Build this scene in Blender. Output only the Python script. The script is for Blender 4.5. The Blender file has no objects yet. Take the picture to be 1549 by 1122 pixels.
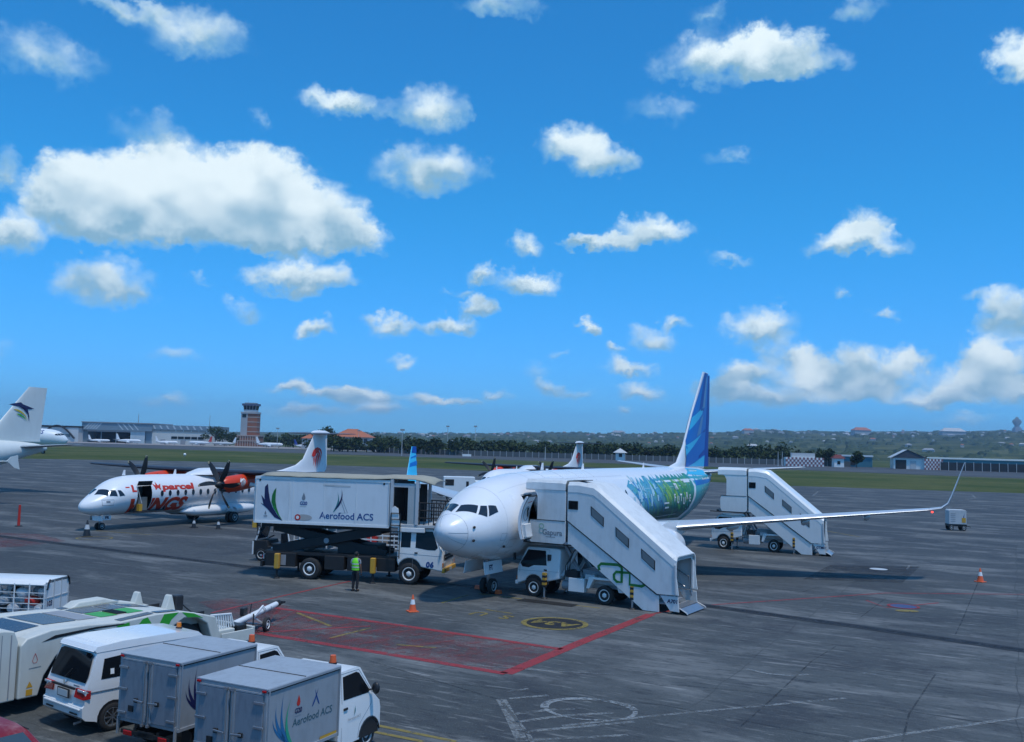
# Airport apron: airliner with boarding stairs, turboprops, catering truck and ramp vehicles
import bpy, bmesh, math, random
from mathutils import Vector, Matrix
from math import sin, cos, tan, pi, sqrt, asin, atan2, radians as R
random.seed(11)
SC = bpy.context.scene
COL = SC.collection

# ------------------------------------------------------------------ camera
CAM_H, PITCH, ROLL = 6.56, 0.0795, -0.0274
cd = bpy.data.cameras.new('camera'); cam = bpy.data.objects.new('camera', cd); COL.objects.link(cam)
cd.sensor_width = 36.0; cd.lens = 36.0 * 1428.4 / 1549; cd.clip_start = 0.2; cd.clip_end = 40000
_r = Vector((1, 0, 0)); _u = Vector((0, -sin(PITCH), cos(PITCH))); _f = Vector((0, cos(PITCH), sin(PITCH)))
_x = _r * cos(ROLL) - _u * sin(ROLL); _y = _r * sin(ROLL) + _u * cos(ROLL)
cam.matrix_world = Matrix(((_x.x, _y.x, -_f.x, 0), (_x.y, _y.y, -_f.y, 0), (_x.z, _y.z, -_f.z, CAM_H), (0, 0, 0, 1)))
SC.camera = cam

# ------------------------------------------------------------------ exposure, world, sun
SC.view_settings.view_transform = 'Standard'; SC.view_settings.look = 'None'
SC.view_settings.exposure = EXPO = 0.12; SC.view_settings.gamma = 1.0; SC.view_settings.use_curve_mapping = False
SUN_EL, SUN_AZ = 70.0, 142.0        # azimuth clockwise from +Y
SKY_STRENGTH, SUN_STRENGTH = 0.10, 2.2

class NT:
    """small helper to write node trees"""
    def __init__(s, tree): s.t = tree; s.n = tree.nodes; s.l = tree.links
    def put(s, sock, v):
        if v is None: return
        if isinstance(v, bpy.types.NodeSocket): s.l.new(v, sock)
        else:
            try: sock.default_value = v
            except Exception: sock.default_value = tuple(v) + (1,) if len(v) == 3 else tuple(v)[:3]
    def new(s, typ, **kw):
        nd = s.n.new(typ); ins = {}
        for k, v in kw.items():
            if k[0] == '_': ins[k[1:]] = v
            else: setattr(nd, k, v)
        for k, v in ins.items():
            k = k.replace('__', ' '); s.put(nd.inputs[int(k)] if k.isdigit() else nd.inputs[k], v)
        return nd
    def m(s, op, a, b=None, c=None, clamp=False):
        nd = s.n.new('ShaderNodeMath'); nd.operation = op; nd.use_clamp = clamp
        for i, v in enumerate((a, b, c)): s.put(nd.inputs[i], v)
        return nd.outputs[0]
    def v(s, op, a, b=None, c=None, out=0):
        nd = s.n.new('ShaderNodeVectorMath'); nd.operation = op
        for i, q in enumerate((a, b, c)):
            if q is not None and i < len(nd.inputs): s.put(nd.inputs[i], q)
        return nd.outputs['Value'] if op in ('LENGTH', 'DOT_PRODUCT') else nd.outputs[0]
    def mix(s, f, a, b, bt='MIX'):
        nd = s.n.new('ShaderNodeMix'); nd.data_type = 'RGBA'; nd.blend_type = bt
        s.put(nd.inputs[0], f); s.put(nd.inputs[6], a); s.put(nd.inputs[7], b); return nd.outputs[2]
    def ss(s, x, a, b, lo=0.0, hi=1.0):
        nd = s.n.new('ShaderNodeMapRange'); nd.interpolation_type = 'SMOOTHSTEP'
        for i, q in enumerate((x, a, b, lo, hi)): s.put(nd.inputs[i], q)
        return nd.outputs[0]
    def noise(s, vec, scale, detail=4, rough=.55, dist=0, out=0):
        nd = s.n.new('ShaderNodeTexNoise'); s.put(nd.inputs['Vector'], vec)
        for k, q in (('Scale', scale), ('Detail', detail), ('Roughness', rough), ('Distortion', dist)): s.put(nd.inputs[k], q)
        return nd.outputs[out]
    def xyz(s, vec):
        nd = s.n.new('ShaderNodeSeparateXYZ'); s.put(nd.inputs[0], vec); return nd.outputs
    def vec(s, x, y, z):
        nd = s.n.new('ShaderNodeCombineXYZ')
        for i, q in enumerate((x, y, z)): s.put(nd.inputs[i], q)
        return nd.outputs[0]

# cumulus of the day: (azimuth, elevation, half width, half height in degrees, opacity)
CLOUDS=[(-24.2,13.0,3.66,2.55,1.00),(-20.2,14.1,4.42,2.71,1.00),(-15.8,14.2,3.45,2.67,1.00),(-12.5,12.9,3.74,2.28,1.00),(-9.5,12.0,2.07,1.39,0.80),(-22.8,11.9,4.27,1.73,0.90),(-17.7,12.1,4.53,1.72,0.90),(-13.9,11.6,3.10,1.14,0.80),(-21.0,15.2,2.17,1.43,0.60),(-15.3,15.5,1.92,1.48,0.50),(-25.6,13.9,1.68,1.40,0.60),(-26.9,12.7,1.64,1.39,0.60),(-28.5,10.7,2.08,1.32,0.80),(-29.0,13.7,1.26,1.22,0.50),(-27.5,20.0,3.17,1.57,0.45),(-19.8,22.7,3.55,1.51,0.50),(-23.5,23.2,2.85,0.82,0.40),(-21.5,17.1,2.53,1.06,0.35),(-10.8,19.5,3.00,0.95,0.62),(-5.5,19.8,2.53,1.62,0.68),(-5.4,16.2,3.87,1.60,0.70),(-23.6,8.6,2.95,1.53,0.72),(-12.9,9.4,3.59,1.24,0.95),(-16.2,7.4,1.31,0.69,0.35),(-12.0,6.6,1.16,0.67,0.75),(-7.3,7.1,1.59,0.75,0.65),(-3.9,7.2,2.01,0.72,0.70),(-2.2,8.3,1.29,0.80,0.80),(-2.0,10.3,1.22,0.79,0.65),(1.1,9.7,2.35,1.03,1.00),(0.9,12.2,1.30,0.86,0.60),(5.9,12.4,2.80,0.70,0.65),(8.3,13.0,3.16,1.01,0.75),(3.1,18.1,2.04,1.28,0.75),(5.0,17.1,2.75,1.21,0.80),(12.3,22.7,4.26,1.62,0.72),(15.2,22.8,2.85,1.46,0.95),(17.5,22.0,2.41,0.83,0.50),(8.8,20.1,2.40,0.92,0.25),(20.3,12.0,2.81,0.81,0.80),(20.7,12.9,1.24,0.81,0.55),(28.4,20.9,1.83,1.30,0.85),(20.3,24.3,1.81,0.86,0.40),(11.5,25.0,1.51,0.76,0.35),(-1.2,25.7,3.11,0.76,0.45),(12.7,17.3,1.63,0.56,0.30),(4.8,7.1,0.68,0.68,0.75),(7.0,4.9,1.82,0.64,0.75),(8.4,6.7,1.65,0.95,0.55),(9.8,7.8,1.10,0.55,0.50),(14.6,7.5,2.47,1.24,0.75),(15.9,6.0,1.85,0.96,0.50),(12.9,3.7,1.90,1.02,0.80),(17.9,4.3,2.51,1.30,0.80),(19.9,5.4,1.41,1.13,0.60),(14.8,4.8,1.50,1.01,0.60),(28.1,3.6,1.54,0.99,0.60),(26.4,5.5,1.28,1.08,0.55),(21.8,4.8,2.05,1.42,0.70),(25.4,4.1,2.26,1.09,0.70),(27.9,8.0,1.56,1.48,0.70),(27.3,5.2,2.18,1.96,0.70),(21.3,3.3,7.57,0.52,0.35),(13.3,4.8,1.33,1.02,0.70),(15.2,3.3,2.22,0.85,0.60),(17.2,5.4,1.39,1.00,0.70),(20.3,3.9,2.10,0.98,0.60),(22.7,5.4,1.09,0.89,0.60),(27.0,6.1,1.14,0.86,0.60),(24.4,3.4,1.97,0.80,0.60),(26.4,9.1,0.97,0.43,0.30),(7.8,3.5,1.81,0.79,0.70),(2.1,3.5,1.20,0.56,0.65),(-1.1,3.2,1.28,0.36,0.55),(-13.2,3.0,1.72,0.43,0.85),(-10.8,2.8,2.14,0.51,0.80),(-8.5,2.8,1.97,0.59,0.80),(-12.0,1.7,3.49,0.55,0.55),(-7.9,2.0,2.37,0.56,0.55),(-5.3,2.8,1.51,0.40,0.75),(-3.3,2.7,1.80,0.36,0.60),(-10.1,2.4,1.17,0.39,0.60),(-20.1,1.9,1.50,0.49,0.45),(-19.8,4.5,2.16,0.68,0.28),(-28.2,4.3,0.94,0.56,0.30),(-6.8,4.9,0.99,0.48,0.45),(6.2,5.9,0.80,0.48,0.50),(2.8,5.5,0.88,0.40,0.35),(4.1,12.4,1.13,0.55,0.40),(13.0,11.3,1.53,0.46,0.30),(21.5,8.0,0.87,0.52,0.35),(19.2,9.2,0.58,0.34,0.30),(-3.1,9.3,1.01,0.40,0.30),(-18.7,8.8,0.91,0.45,0.30),(-15.8,18.2,0.69,0.72,0.25),(6.7,2.2,0.95,0.36,0.45),(3.5,3.1,1.60,0.40,0.35),(1.4,4.4,1.04,0.80,0.30),(25.5,2.3,1.93,0.43,0.35),(-26.4,0.5,1.95,0.36,0.30),]

def build_world():
    w = bpy.data.worlds.new('World'); SC.world = w; w.use_nodes = True
    t = NT(w.node_tree); t.n.clear()
    sky = t.new('ShaderNodeTexSky', sky_type='NISHITA', sun_disc=False, sun_elevation=R(SUN_EL), sun_rotation=R(SUN_AZ),
                altitude=0, air_density=1.0, dust_density=0.3, ozone_density=3.0)
    d = t.new('ShaderNodeTexCoord').outputs['Generated']
    x, y, z = t.xyz(d)
    az = t.m('MULTIPLY', t.m('ARCTAN2', x, y), 180 / pi)
    el = t.m('MULTIPLY', t.m('ARCSINE', z), 180 / pi)
    elc = t.m('MAXIMUM', el, 1.0)
    far = 1.25
    p = t.vec(az, t.m('MULTIPLY', el, 1.35), 0.0)
    d2 = t.v('MULTIPLY', d, (57.3, 57.3, 66.0))
    wn = t.noise(d2, .16, 2, .6, out=1); warp = t.v('SUBTRACT', wn, (.5, .5, .5))
    wn2 = t.noise(d2, .7, 4, .62, out=1); warp2 = t.v('SUBTRACT', wn2, (.5, .5, .5))
    q0 = t.vec(az, el, 0.0)
    wv = t.v('ADD', t.v('MULTIPLY', warp, (2.3, 2.0, 0)), t.v('MULTIPLY', warp2, (2.6, 2.4, 0)))
    damp = t.ss(el, 0.0, 9.0, .5, 1.0)
    wsc = t.n.new('ShaderNodeVectorMath'); wsc.operation = 'SCALE'; t.put(wsc.inputs[0], wv); t.put(wsc.inputs[3], damp)
    q = t.v('ADD', q0, wsc.outputs[0])
    tint = t.mix(1.0, sky.outputs[0], t.mix(t.ss(el, -2, 16), HORIZON_TINT, SKY_TINT), 'MULTIPLY')
    fade = t.ss(el, -1, 5, .78, 1.0)
    def shader(dens, hgt):
        # cauliflower tops from three sizes of rounded cells, frayed only slightly
        pv = t.v('ADD', d2, t.v('MULTIPLY', warp2, (1.6, 1.6, 1.6)))
        def cells(vec, sc, det=1.0):
            vo = t.n.new('ShaderNodeTexVoronoi'); vo.feature = 'F1'; vo.voronoi_dimensions = '3D'; vo.normalize = True
            t.put(vo.inputs['Vector'], vec); t.put(vo.inputs['Scale'], far * sc); t.put(vo.inputs['Detail'], det); t.put(vo.inputs['Roughness'], .5)
            return t.m('SUBTRACT', .42, vo.outputs['Distance'])
        c1 = cells(pv, .34, 2.0); fb = t.m('SUBTRACT', t.noise(d2, far * .45, 5, .52), .5)
        tex = t.m('ADD', t.m('MULTIPLY', fb, .75), t.m('MULTIPLY', c1, .75))
        # the same shapes sampled a little towards the sun: where they thin out that way the cloud is lit
        off = t.v('ADD', pv, (.35, -.2, .75)); c2 = cells(off, .34, 1.0)
        fl = t.noise(d2, .26, 2, .5); f2 = t.noise(t.v('ADD', d2, (.9, -.5, 1.6)), .26, 2, .5)
        edge = t.m('MULTIPLY', t.ss(dens, 0.0, .22, .45, 1.0), t.ss(dens, .35, .9, 1.0, .5))
        body = t.m('ADD', t.m('MULTIPLY', dens, 1.5), t.m('MULTIPLY', tex, t.m('MULTIPLY', edge, 1.0)))
        al = t.m('MULTIPLY', t.ss(body, .04, .95), t.m('MULTIPLY', t.ss(dens, .0, .12), .96))
        grad = t.m('ADD', t.m('MULTIPLY', t.m('SUBTRACT', fl, f2), 2.2), t.m('MULTIPLY', t.m('SUBTRACT', c1, c2), .38))
        lit = t.m('ADD', t.m('MULTIPLY', hgt, 1.35), t.m('ADD', grad, t.m('MULTIPLY', c1, .12)))
        lit = t.ss(t.m('ADD', lit, t.m('MULTIPLY', body, .18)), -.50, .95)
        cl = t.mix(lit, (2.4, 4.4, 5.9, 1), (8.2, 9.4, 9.8, 1))
        # thin parts let the blue through
        cl = t.mix(t.m('MULTIPLY', t.m('SUBTRACT', 1.0, t.ss(body, .15, 1.0)), .6), cl, (2.9, 6.3, 9.3, 1))
        return t.new('ShaderNodeBackground', _Color=t.mix(t.m('MULTIPLY', al, fade), tint, cl), _Strength=SKY_STRENGTH).outputs[0]
    def sector(lo, hi):
        acc = None
        for (ca, ce, ra, re, s) in CLOUDS:
            if ca + ra + 3.5 < lo or ca - ra - 3.5 > hi: continue
            k = t.v('MULTIPLY', t.v('SUBTRACT', q, (ca, ce - re * .05, 0)), (.88 / ra, .82 / re, 0))
            kk = t.v('ADD', t.v('MAXIMUM', k, (0, 0, 0)), t.v('MULTIPLY', t.v('MINIMUM', k, (0, 0, 0)), (1, 1.3, 0)))
            f = t.m('MULTIPLY', t.m('MAXIMUM', t.m('SUBTRACT', 1.0, t.v('LENGTH', kk)), 0.0), s)
            fv = t.vec(f, t.m('MULTIPLY', f, t.v('DOT_PRODUCT', kk, (0, 1, 0))), 0.0)
            acc = fv if acc is None else t.v('ADD', acc, fv)
        dens, shade, _ = t.xyz(acc)
        return shader(dens, t.m('DIVIDE', shade, t.m('ADD', dens, .03)))
    def mixsh(f, a, b):
        nd = t.n.new('ShaderNodeMixShader'); t.put(nd.inputs[0], f); t.l.new(a, nd.inputs[1]); t.l.new(b, nd.inputs[2]); return nd.outputs[0]
    # more clouds of the same kind all round, outside the listed part of the sky
    n0 = t.noise(t.v('MULTIPLY', d, (1, 1, 2.2)), 3.3, 1, .5)
    out = t.m('MAXIMUM', t.ss(t.m('ABSOLUTE', az), 37, 46), t.ss(el, 33, 40))
    gen = t.m('MULTIPLY', t.ss(n0, .56, .72, 0, .8), t.m('MULTIPLY', out, t.ss(el, 0, 6)))
    rest = shader(gen, .1)
    A = sector(-40, -12); B = sector(-12, 7); Cc = sector(7, 40)
    near = t.m('MULTIPLY', t.m('LESS_THAN', t.m('ABSOLUTE', az), 36.5), t.m('MULTIPLY', t.m('LESS_THAN', el, 32.5), t.m('GREATER_THAN', el, -.5)))
    top = mixsh(near, rest, mixsh(t.m('GREATER_THAN', az, -12), A, mixsh(t.m('GREATER_THAN', az, 7), B, Cc)))
    t.l.new(top, t.new('ShaderNodeOutputWorld').inputs[0])
    w.cycles.sampling_method = 'MANUAL'; w.cycles.sample_map_resolution = 1024
SKY_TINT = (.165, 1.02, 1.56, 1); HORIZON_TINT = (.29, .84, 1.80, 1)
build_world()
sd = bpy.data.lights.new('sun', 'SUN'); sd.energy = SUN_STRENGTH; sd.angle = R(4.0); sd.color = (1, .965, .915)
sun = bpy.data.objects.new('sun', sd); COL.objects.link(sun)
_sv = Vector((sin(R(SUN_AZ)) * cos(R(SUN_EL)), cos(R(SUN_AZ)) * cos(R(SUN_EL)), sin(R(SUN_EL))))
sun.rotation_euler = _sv.to_track_quat('Z', 'Y').to_euler()
SC.cycles.max_bounces = 6; SC.cycles.diffuse_bounces = 3; SC.cycles.glossy_bounces = 3; SC.cycles.transmission_bounces = 4
SC.cycles.volume_bounces = 0; SC.cycles.use_denoising = True; SC.cycles.caustics_reflective = False; SC.cycles.caustics_refractive = False

# ------------------------------------------------------------------ mesh and object helpers
class MB:
    """collects shapes, then links them as ONE mesh object"""
    def __init__(s): s.v = []; s.f = []; s.mi = []
    def add(s, vs, fs, m=0):
        o = len(s.v); s.v += [tuple(p) for p in vs]; s.f += [tuple(i + o for i in f) for f in fs]; s.mi += [m] * len(fs); return s
    def box(s, c, d, m=0, rot=None):
        x, y, z = d[0] / 2, d[1] / 2, d[2] / 2
        vs = [Vector((a * x, b * y, e * z)) for a in (-1, 1) for b in (-1, 1) for e in (-1, 1)]
        if rot is not None: vs = [rot @ p for p in vs]
        return s.add([p + Vector(c) for p in vs], [(0, 1, 3, 2), (4, 6, 7, 5), (0, 4, 5, 1), (2, 3, 7, 6), (0, 2, 6, 4), (1, 5, 7, 3)], m)
    def span(s, a, b, m=0):        # box between two corners
        return s.box([(a[i] + b[i]) / 2 for i in range(3)], [abs(b[i] - a[i]) for i in range(3)], m)
    def bar(s, p, q, w, h, m=0):
        p, q = Vector(p), Vector(q); d = q - p; up = Vector((0, 0, 1)) if abs(d.normalized().z) < .95 else Vector((0, 1, 0))
        r = d.to_track_quat('X', 'Z').to_matrix() if abs(d.normalized().z) < .95 else Matrix((d.normalized(), d.normalized().cross(up).cross(d.normalized()), d.normalized().cross(up))).transposed()
        return s.box((p + q) / 2, (d.length, w, h), m, r)
    def loft(s, rings, cap=True, m=0, closed=True):
        n = len(rings[0]); vs = [p for r in rings for p in r]; fs = []
        for i in range(len(rings) - 1):
            for j in range(n if closed else n - 1):
                k = (j + 1) % n; fs.append((i * n + j, i * n + k, (i + 1) * n + k, (i + 1) * n + j))
        if cap: fs += [tuple(range(n)), tuple(range((len(rings) - 1) * n, len(rings) * n))]
        return s.add(vs, fs, m)
    def ring(s, c, ax, r, n):
        ax = Vector(ax).normalized(); u = ax.orthogonal().normalized(); w = ax.cross(u)
        return [Vector(c) + u * (r * cos(2 * pi * i / n)) + w * (r * sin(2 * pi * i / n)) for i in range(n)]
    def cyl(s, p, q, r0, r1=None, n=12, m=0, cap=True):
        p, q = Vector(p), Vector(q); r1 = r0 if r1 is None else r1
        return s.loft([s.ring(p, q - p, r0, n), s.ring(q, q - p, r1, n)], cap, m)
    def tube(s, pts, r, n=6, m=0):
        pts = [Vector(p) for p in pts]; rings = []
        u = None
        for i, p in enumerate(pts):
            d = (pts[min(i + 1, len(pts) - 1)] - pts[max(i - 1, 0)]).normalized()
            u = d.orthogonal() if u is None else (u - d * u.dot(d)); u.normalize(); w = d.cross(u)
            rr = r[i] if isinstance(r, (list, tuple)) else r
            rings.append([p + u * (rr * cos(2 * pi * k / n)) + w * (rr * sin(2 * pi * k / n)) for k in range(n)])
        return s.loft(rings, True, m)
    def prism(s, poly, y0, y1, m=0):          # (x, z) outline pushed along y
        n = len(poly)
        return s.add([(x, y0, z) for x, z in poly] + [(x, y1, z) for x, z in poly],
                     [tuple(range(n)), tuple(range(2 * n - 1, n - 1, -1))] + [(i, (i + 1) % n, n + (i + 1) % n, n + i) for i in range(n)], m)
    def slab(s, poly, z0, z1, m=0):           # (x, y) outline pushed along z
        n = len(poly)
        return s.add([(x, y, z0) for x, y in poly] + [(x, y, z1) for x, y in poly],
                     [tuple(range(n)), tuple(range(2 * n - 1, n - 1, -1))] + [(i, (i + 1) % n, n + (i + 1) % n, n + i) for i in range(n)], m)
    def sheet(s, poly, z=0, m=0):
        return s.add([(p[0], p[1], z) for p in poly], [tuple(range(len(poly)))], m)
    def lathe(s, c, ax, prof, n=20, m=0, cap=True):   # prof: (t along axis, radius)
        c, ax = Vector(c), Vector(ax).normalized()
        return s.loft([s.ring(c + ax * t, ax, max(r, 1e-4), n) for t, r in prof], cap, m)
    def ball(s, c, r, n=10, k=6, m=0):
        r = r if isinstance(r, (list, tuple)) else (r, r, r)
        return s.loft([[(c[0] + r[0] * sin(pi * i / k) * cos(2 * pi * j / n), c[1] + r[1] * sin(pi * i / k) * sin(2 * pi * j / n), c[2] - r[2] * cos(pi * i / k))
                        for j in range(n)] for i in range(k + 1)], False, m)
    def build(s, name, mats, par=None, smooth=None, bevel=0, seg=2, loc=None, keep=False):
        me = bpy.data.meshes.new(name); me.from_pydata(s.v, [], s.f)
        mats = mats if isinstance(mats, (list, tuple)) else [mats]
        for q in mats: me.materials.append(q)
        me.polygons.foreach_set('material_index', s.mi)
        if not keep:
            bm = bmesh.new(); bm.from_mesh(me); bmesh.ops.remove_doubles(bm, verts=bm.verts, dist=1e-5); bmesh.ops.recalc_face_normals(bm, faces=bm.faces); bm.to_mesh(me); bm.free()
        if smooth or bevel:
            me.polygons.foreach_set('use_smooth', [True] * len(me.polygons)); me.set_sharp_from_angle(angle=R(smooth or 30))
        me.update()
        o = bpy.data.objects.new(name, me); COL.objects.link(o)
        if bevel:
            b = o.modifiers.new('bevel', 'BEVEL'); b.width = bevel; b.segments = seg; b.limit_method = 'ANGLE'; b.angle_limit = R(35); b.harden_normals = True
        if par is not None: o.parent = par
        if loc is not None: o.location = loc
        return o

def tag(o, label=None, cat=None, group=None, kind=None):
    for k, q in (('label', label), ('category', cat), ('group', group), ('kind', kind)):
        if q: o[k] = q
    return o
def thing(name, label, cat, loc=(0, 0, 0), rz=0.0, group=None):
    o = bpy.data.objects.new(name, None); COL.objects.link(o); o.empty_display_size = .3
    o.location = loc; o.rotation_euler = (0, 0, rz); return tag(o, label, cat, group)
def kids(o): return [c for c in bpy.data.objects if c.parent == o]
def copy_tree(o, loc=None, rz=None, label=None, par=None):
    c = o.copy(); COL.objects.link(c)
    if par is not None: c.parent = par
    if loc is not None: c.location = loc
    if rz is not None: c.rotation_euler = (0, 0, rz)
    if label: c['label'] = label
    for k in kids(o): copy_tree(k, par=c)
    return c
def share(o, par, loc=(0, 0, 0), rot=None, scale=None):   # another part with the same mesh
    c = o.copy(); COL.objects.link(c); c.parent = par; c.location = loc
    if rot: c.rotation_euler = rot
    if scale: c.scale = scale
    return c
def text2d(s, size, shear=0.0, bold=0.0, space=1.0):
    cu = bpy.data.curves.new('t', 'FONT'); cu.body = s; cu.size = size; cu.shear = shear; cu.offset = bold; cu.space_character = space
    cu.align_x = 'CENTER'; cu.align_y = 'CENTER'; cu.resolution_u = 3
    o = bpy.data.objects.new('t', cu); me = o.to_mesh()
    out = [(v.co.x, v.co.y) for v in me.vertices], [tuple(p.vertices) for p in me.polygons]
    o.to_mesh_clear(); bpy.data.objects.remove(o); bpy.data.curves.remove(cu); return out
def decal(name, shapes, fn, mat, par, cut=None, hole=None):
    """thin print: 2-D shapes ((verts, faces) or outlines) laid on a surface by fn(u, v)"""
    bm = bmesh.new()
    for sh in shapes:
        vs, fs = sh if isinstance(sh, tuple) and len(sh) == 2 and isinstance(sh[1], list) and sh[1] and isinstance(sh[1][0], tuple) and isinstance(sh[1][0][0], int) else (sh, [tuple(range(len(sh)))])
        bv = [bm.verts.new((p[0], p[1], 0)) for p in vs]
        for f in fs:
            try: bm.faces.new([bv[i] for i in f])
            except ValueError: pass
    if cut:
        bmesh.ops.triangulate(bm, faces=bm.faces)
        for ax in (0, 1):
            c = [q.co[ax] for q in bm.verts]; k = math.floor(min(c) / cut) + 1
            while k * cut < max(c):
                co = [0, 0, 0]; no = [0, 0, 0]; co[ax] = k * cut; no[ax] = 1
                bmesh.ops.bisect_plane(bm, geom=bm.verts[:] + bm.edges[:] + bm.faces[:], plane_co=co, plane_no=no); k += 1
    if hole:
        for ax, vals in ((0, hole[:2]), (1, hole[2:])):
            for c in vals:
                co = [0, 0, 0]; no = [0, 0, 0]; co[ax] = c; no[ax] = 1
                bmesh.ops.bisect_plane(bm, geom=bm.verts[:] + bm.edges[:] + bm.faces[:], plane_co=co, plane_no=no)
        cc = lambda f: f.calc_center_median()
        bmesh.ops.delete(bm, geom=[f for f in bm.faces if hole[0] < cc(f).x < hole[1] and hole[2] < cc(f).y < hole[3]], context='FACES')
    for q in bm.verts: q.co = Vector(fn(q.co.x, q.co.y))
    me = bpy.data.meshes.new(name); bm.to_mesh(me); bm.free(); me.materials.append(mat)
    if cut: me.polygons.foreach_set('use_smooth', [True] * len(me.polygons))
    o = bpy.data.objects.new(name, me); COL.objects.link(o); o.parent = par; return o
def arc(cx, cy, r, a0, a1, n=8): return [(cx + r * cos(R(a0 + (a1 - a0) * i / n)), cy + r * sin(R(a0 + (a1 - a0) * i / n))) for i in range(n + 1)]
def swoosh(pts, w0, w1=0.0, n=14):
    """curved blade through a quadratic path, widest in the middle"""
    (ax, ay), (bx, by), (cx, cy) = pts; L = []; Rr = []
    for i in range(n + 1):
        t = i / n; x = (1 - t) ** 2 * ax + 2 * t * (1 - t) * bx + t * t * cx; y = (1 - t) ** 2 * ay + 2 * t * (1 - t) * by + t * t * cy
        dx = 2 * (1 - t) * (bx - ax) + 2 * t * (cx - bx); dy = 2 * (1 - t) * (by - ay) + 2 * t * (cy - by); l = sqrt(dx * dx + dy * dy) or 1
        w = (w0 * (1 - t) + w1 * t) * (sin(pi * min(1, max(0, t))) ** .7 if w1 == 0 or w0 == 0 else 1) / 2
        L.append((x - dy / l * w, y + dx / l * w)); Rr.append((x + dy / l * w, y - dx / l * w))
    return L + Rr[::-1]
def stroke(pts, w):
    L = []; Rr = []
    for i, p in enumerate(pts):
        a = pts[max(i - 1, 0)]; b = pts[min(i + 1, len(pts) - 1)]; dx, dy = b[0] - a[0], b[1] - a[1]; l = sqrt(dx * dx + dy * dy) or 1
        L.append((p[0] - dy / l * w / 2, p[1] + dx / l * w / 2)); Rr.append((p[0] + dy / l * w / 2, p[1] - dx / l * w / 2))
    vs = L + Rr; n = len(pts)
    return vs, [(i, i + 1, n + i + 1, n + i) for i in range(n - 1)]

# ------------------------------------------------------------------ materials
MATS = {}
def principled(name):
    m = bpy.data.materials.new(name); m.use_nodes = True; t = NT(m.node_tree); MATS[name] = m
    return m, t, t.n['Principled BSDF']
def paint(name, col, rough=.4, dirt=.12, metal=0.0, scale=1.2, bump=0.0, coat=0.0, dirtcol=(.2, .19, .17)):
    """painted or plain surface with uneven tone, streaks of grime and varying gloss"""
    m, t, b = principled(name)
    co = t.new('ShaderNodeTexCoord').outputs['Object']
    n1 = t.noise(co, scale, 5, .6); n2 = t.noise(t.v('MULTIPLY', co, (3.0, 3.0, .6)), scale * 1.7, 4, .6)
    k = t.m('MULTIPLY', t.ss(t.m('ADD', t.m('MULTIPLY', n1, .6), t.m('MULTIPLY', n2, .4)), .42, .72), dirt)
    t.put(b.inputs['Base Color'], t.mix(k, tuple(col) + (1,), tuple(dirtcol) + (1,)))
    t.put(b.inputs['Roughness'], t.m('ADD', rough - .06, t.m('MULTIPLY', n1, .14), clamp=True)); b.inputs['Metallic'].default_value = metal
    if coat: b.inputs['Coat Weight'].default_value = coat; b.inputs['Coat Roughness'].default_value = .08
    if bump:
        bp = t.new('ShaderNodeBump', _Height=n1, _Strength=bump, _Distance=.02); t.l.new(bp.outputs[0], b.inputs['Normal'])
    return m
def flat(name, col, rough=.5, metal=0.0, emit=None, spec=None):
    m, t, b = principled(name)
    if spec is not None: b.inputs['Specular IOR Level'].default_value = spec
    b.inputs['Base Color'].default_value = tuple(col) + (1,); b.inputs['Roughness'].default_value = rough; b.inputs['Metallic'].default_value = metal
    if emit: b.inputs['Emission Color'].default_value = tuple(col) + (1,); b.inputs['Emission Strength'].default_value = emit
    return m
WHITE = paint('white_paint', (.80, .81, .80), .33, .10, coat=.3)
JETW = paint('aircraft_white', (.82, .83, .84), .28, .05, scale=.35, coat=.4)
OLDW = paint('weathered_white', (.72, .74, .74), .45, .28, scale=.9)
BOXW = paint('box_white', (.70, .74, .76), .42, .2, scale=.7)
VANW = paint('van_white', (.78, .79, .79), .25, .06, coat=.5)
TUGW = paint('tug_cream', (.62, .62, .56), .42, .2)
ALU = paint('aluminium_sheet', (.40, .43, .46), .42, .3, metal=.35, scale=1.6, dirtcol=(.16, .17, .18))
ALUD = paint('dull_aluminium_door', (.27, .30, .34), .45, .45, metal=.3, scale=2.2, dirtcol=(.10, .11, .13))
GREY = paint('grey_metal', (.30, .31, .33), .5, .25)
LGREY = paint('light_grey_metal', (.52, .54, .55), .45, .2)
DARK = paint('dark_metal', (.012, .013, .015), .6, .4, dirtcol=(.035, .033, .03))
BLACK = flat('black_plastic', (.018, .018, .02), .45)
RUBBER = paint('tyre_rubber', (.022, .022, .023), .8, .5, dirtcol=(.06, .058, .055))
GLASS = flat('tinted_glass', (.008, .010, .013), .08, spec=.22)
GLASSB = flat('cockpit_glass', (.02, .03, .045), .05)
PANE = flat('grey_window', (.16, .20, .22), .12)
STEEL = paint('bare_steel', (.45, .46, .48), .35, .3, metal=.8)
CHROME = flat('bright_metal', (.7, .72, .74), .18, .9)
YEL = paint('yellow_paint', (.62, .33, .03), .45, .3)
ORANGE = paint('orange_plastic', (.75, .12, .03), .45, .1)
RED = paint('red_paint', (.55, .03, .02), .4, .1)
LRED = flat('livery_red', (.62, .045, .02), .35)
LORANGE = paint('livery_orange', (.70, .055, .014), .35, .12)
NAVY = flat('navy_print', (.012, .014, .075), .4)
GREEN = flat('green_print', (.015, .16, .03), .4)
LGREEN = flat('bright_green_print', (.04, .36, .05), .4)
TEAL = flat('teal_print', (.03, .20, .22), .4)
BLUE = flat('blue_print', (.012, .065, .24), .4)
GPRINT = flat('grey_print', (.22, .25, .28), .5)
REDL = flat('red_lens', (.45, .01, .01), .15)
AMBER = flat('amber_lens', (.7, .2, .02), .2)
CLEAR = flat('clear_lens', (.5, .53, .55), .1)

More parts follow.
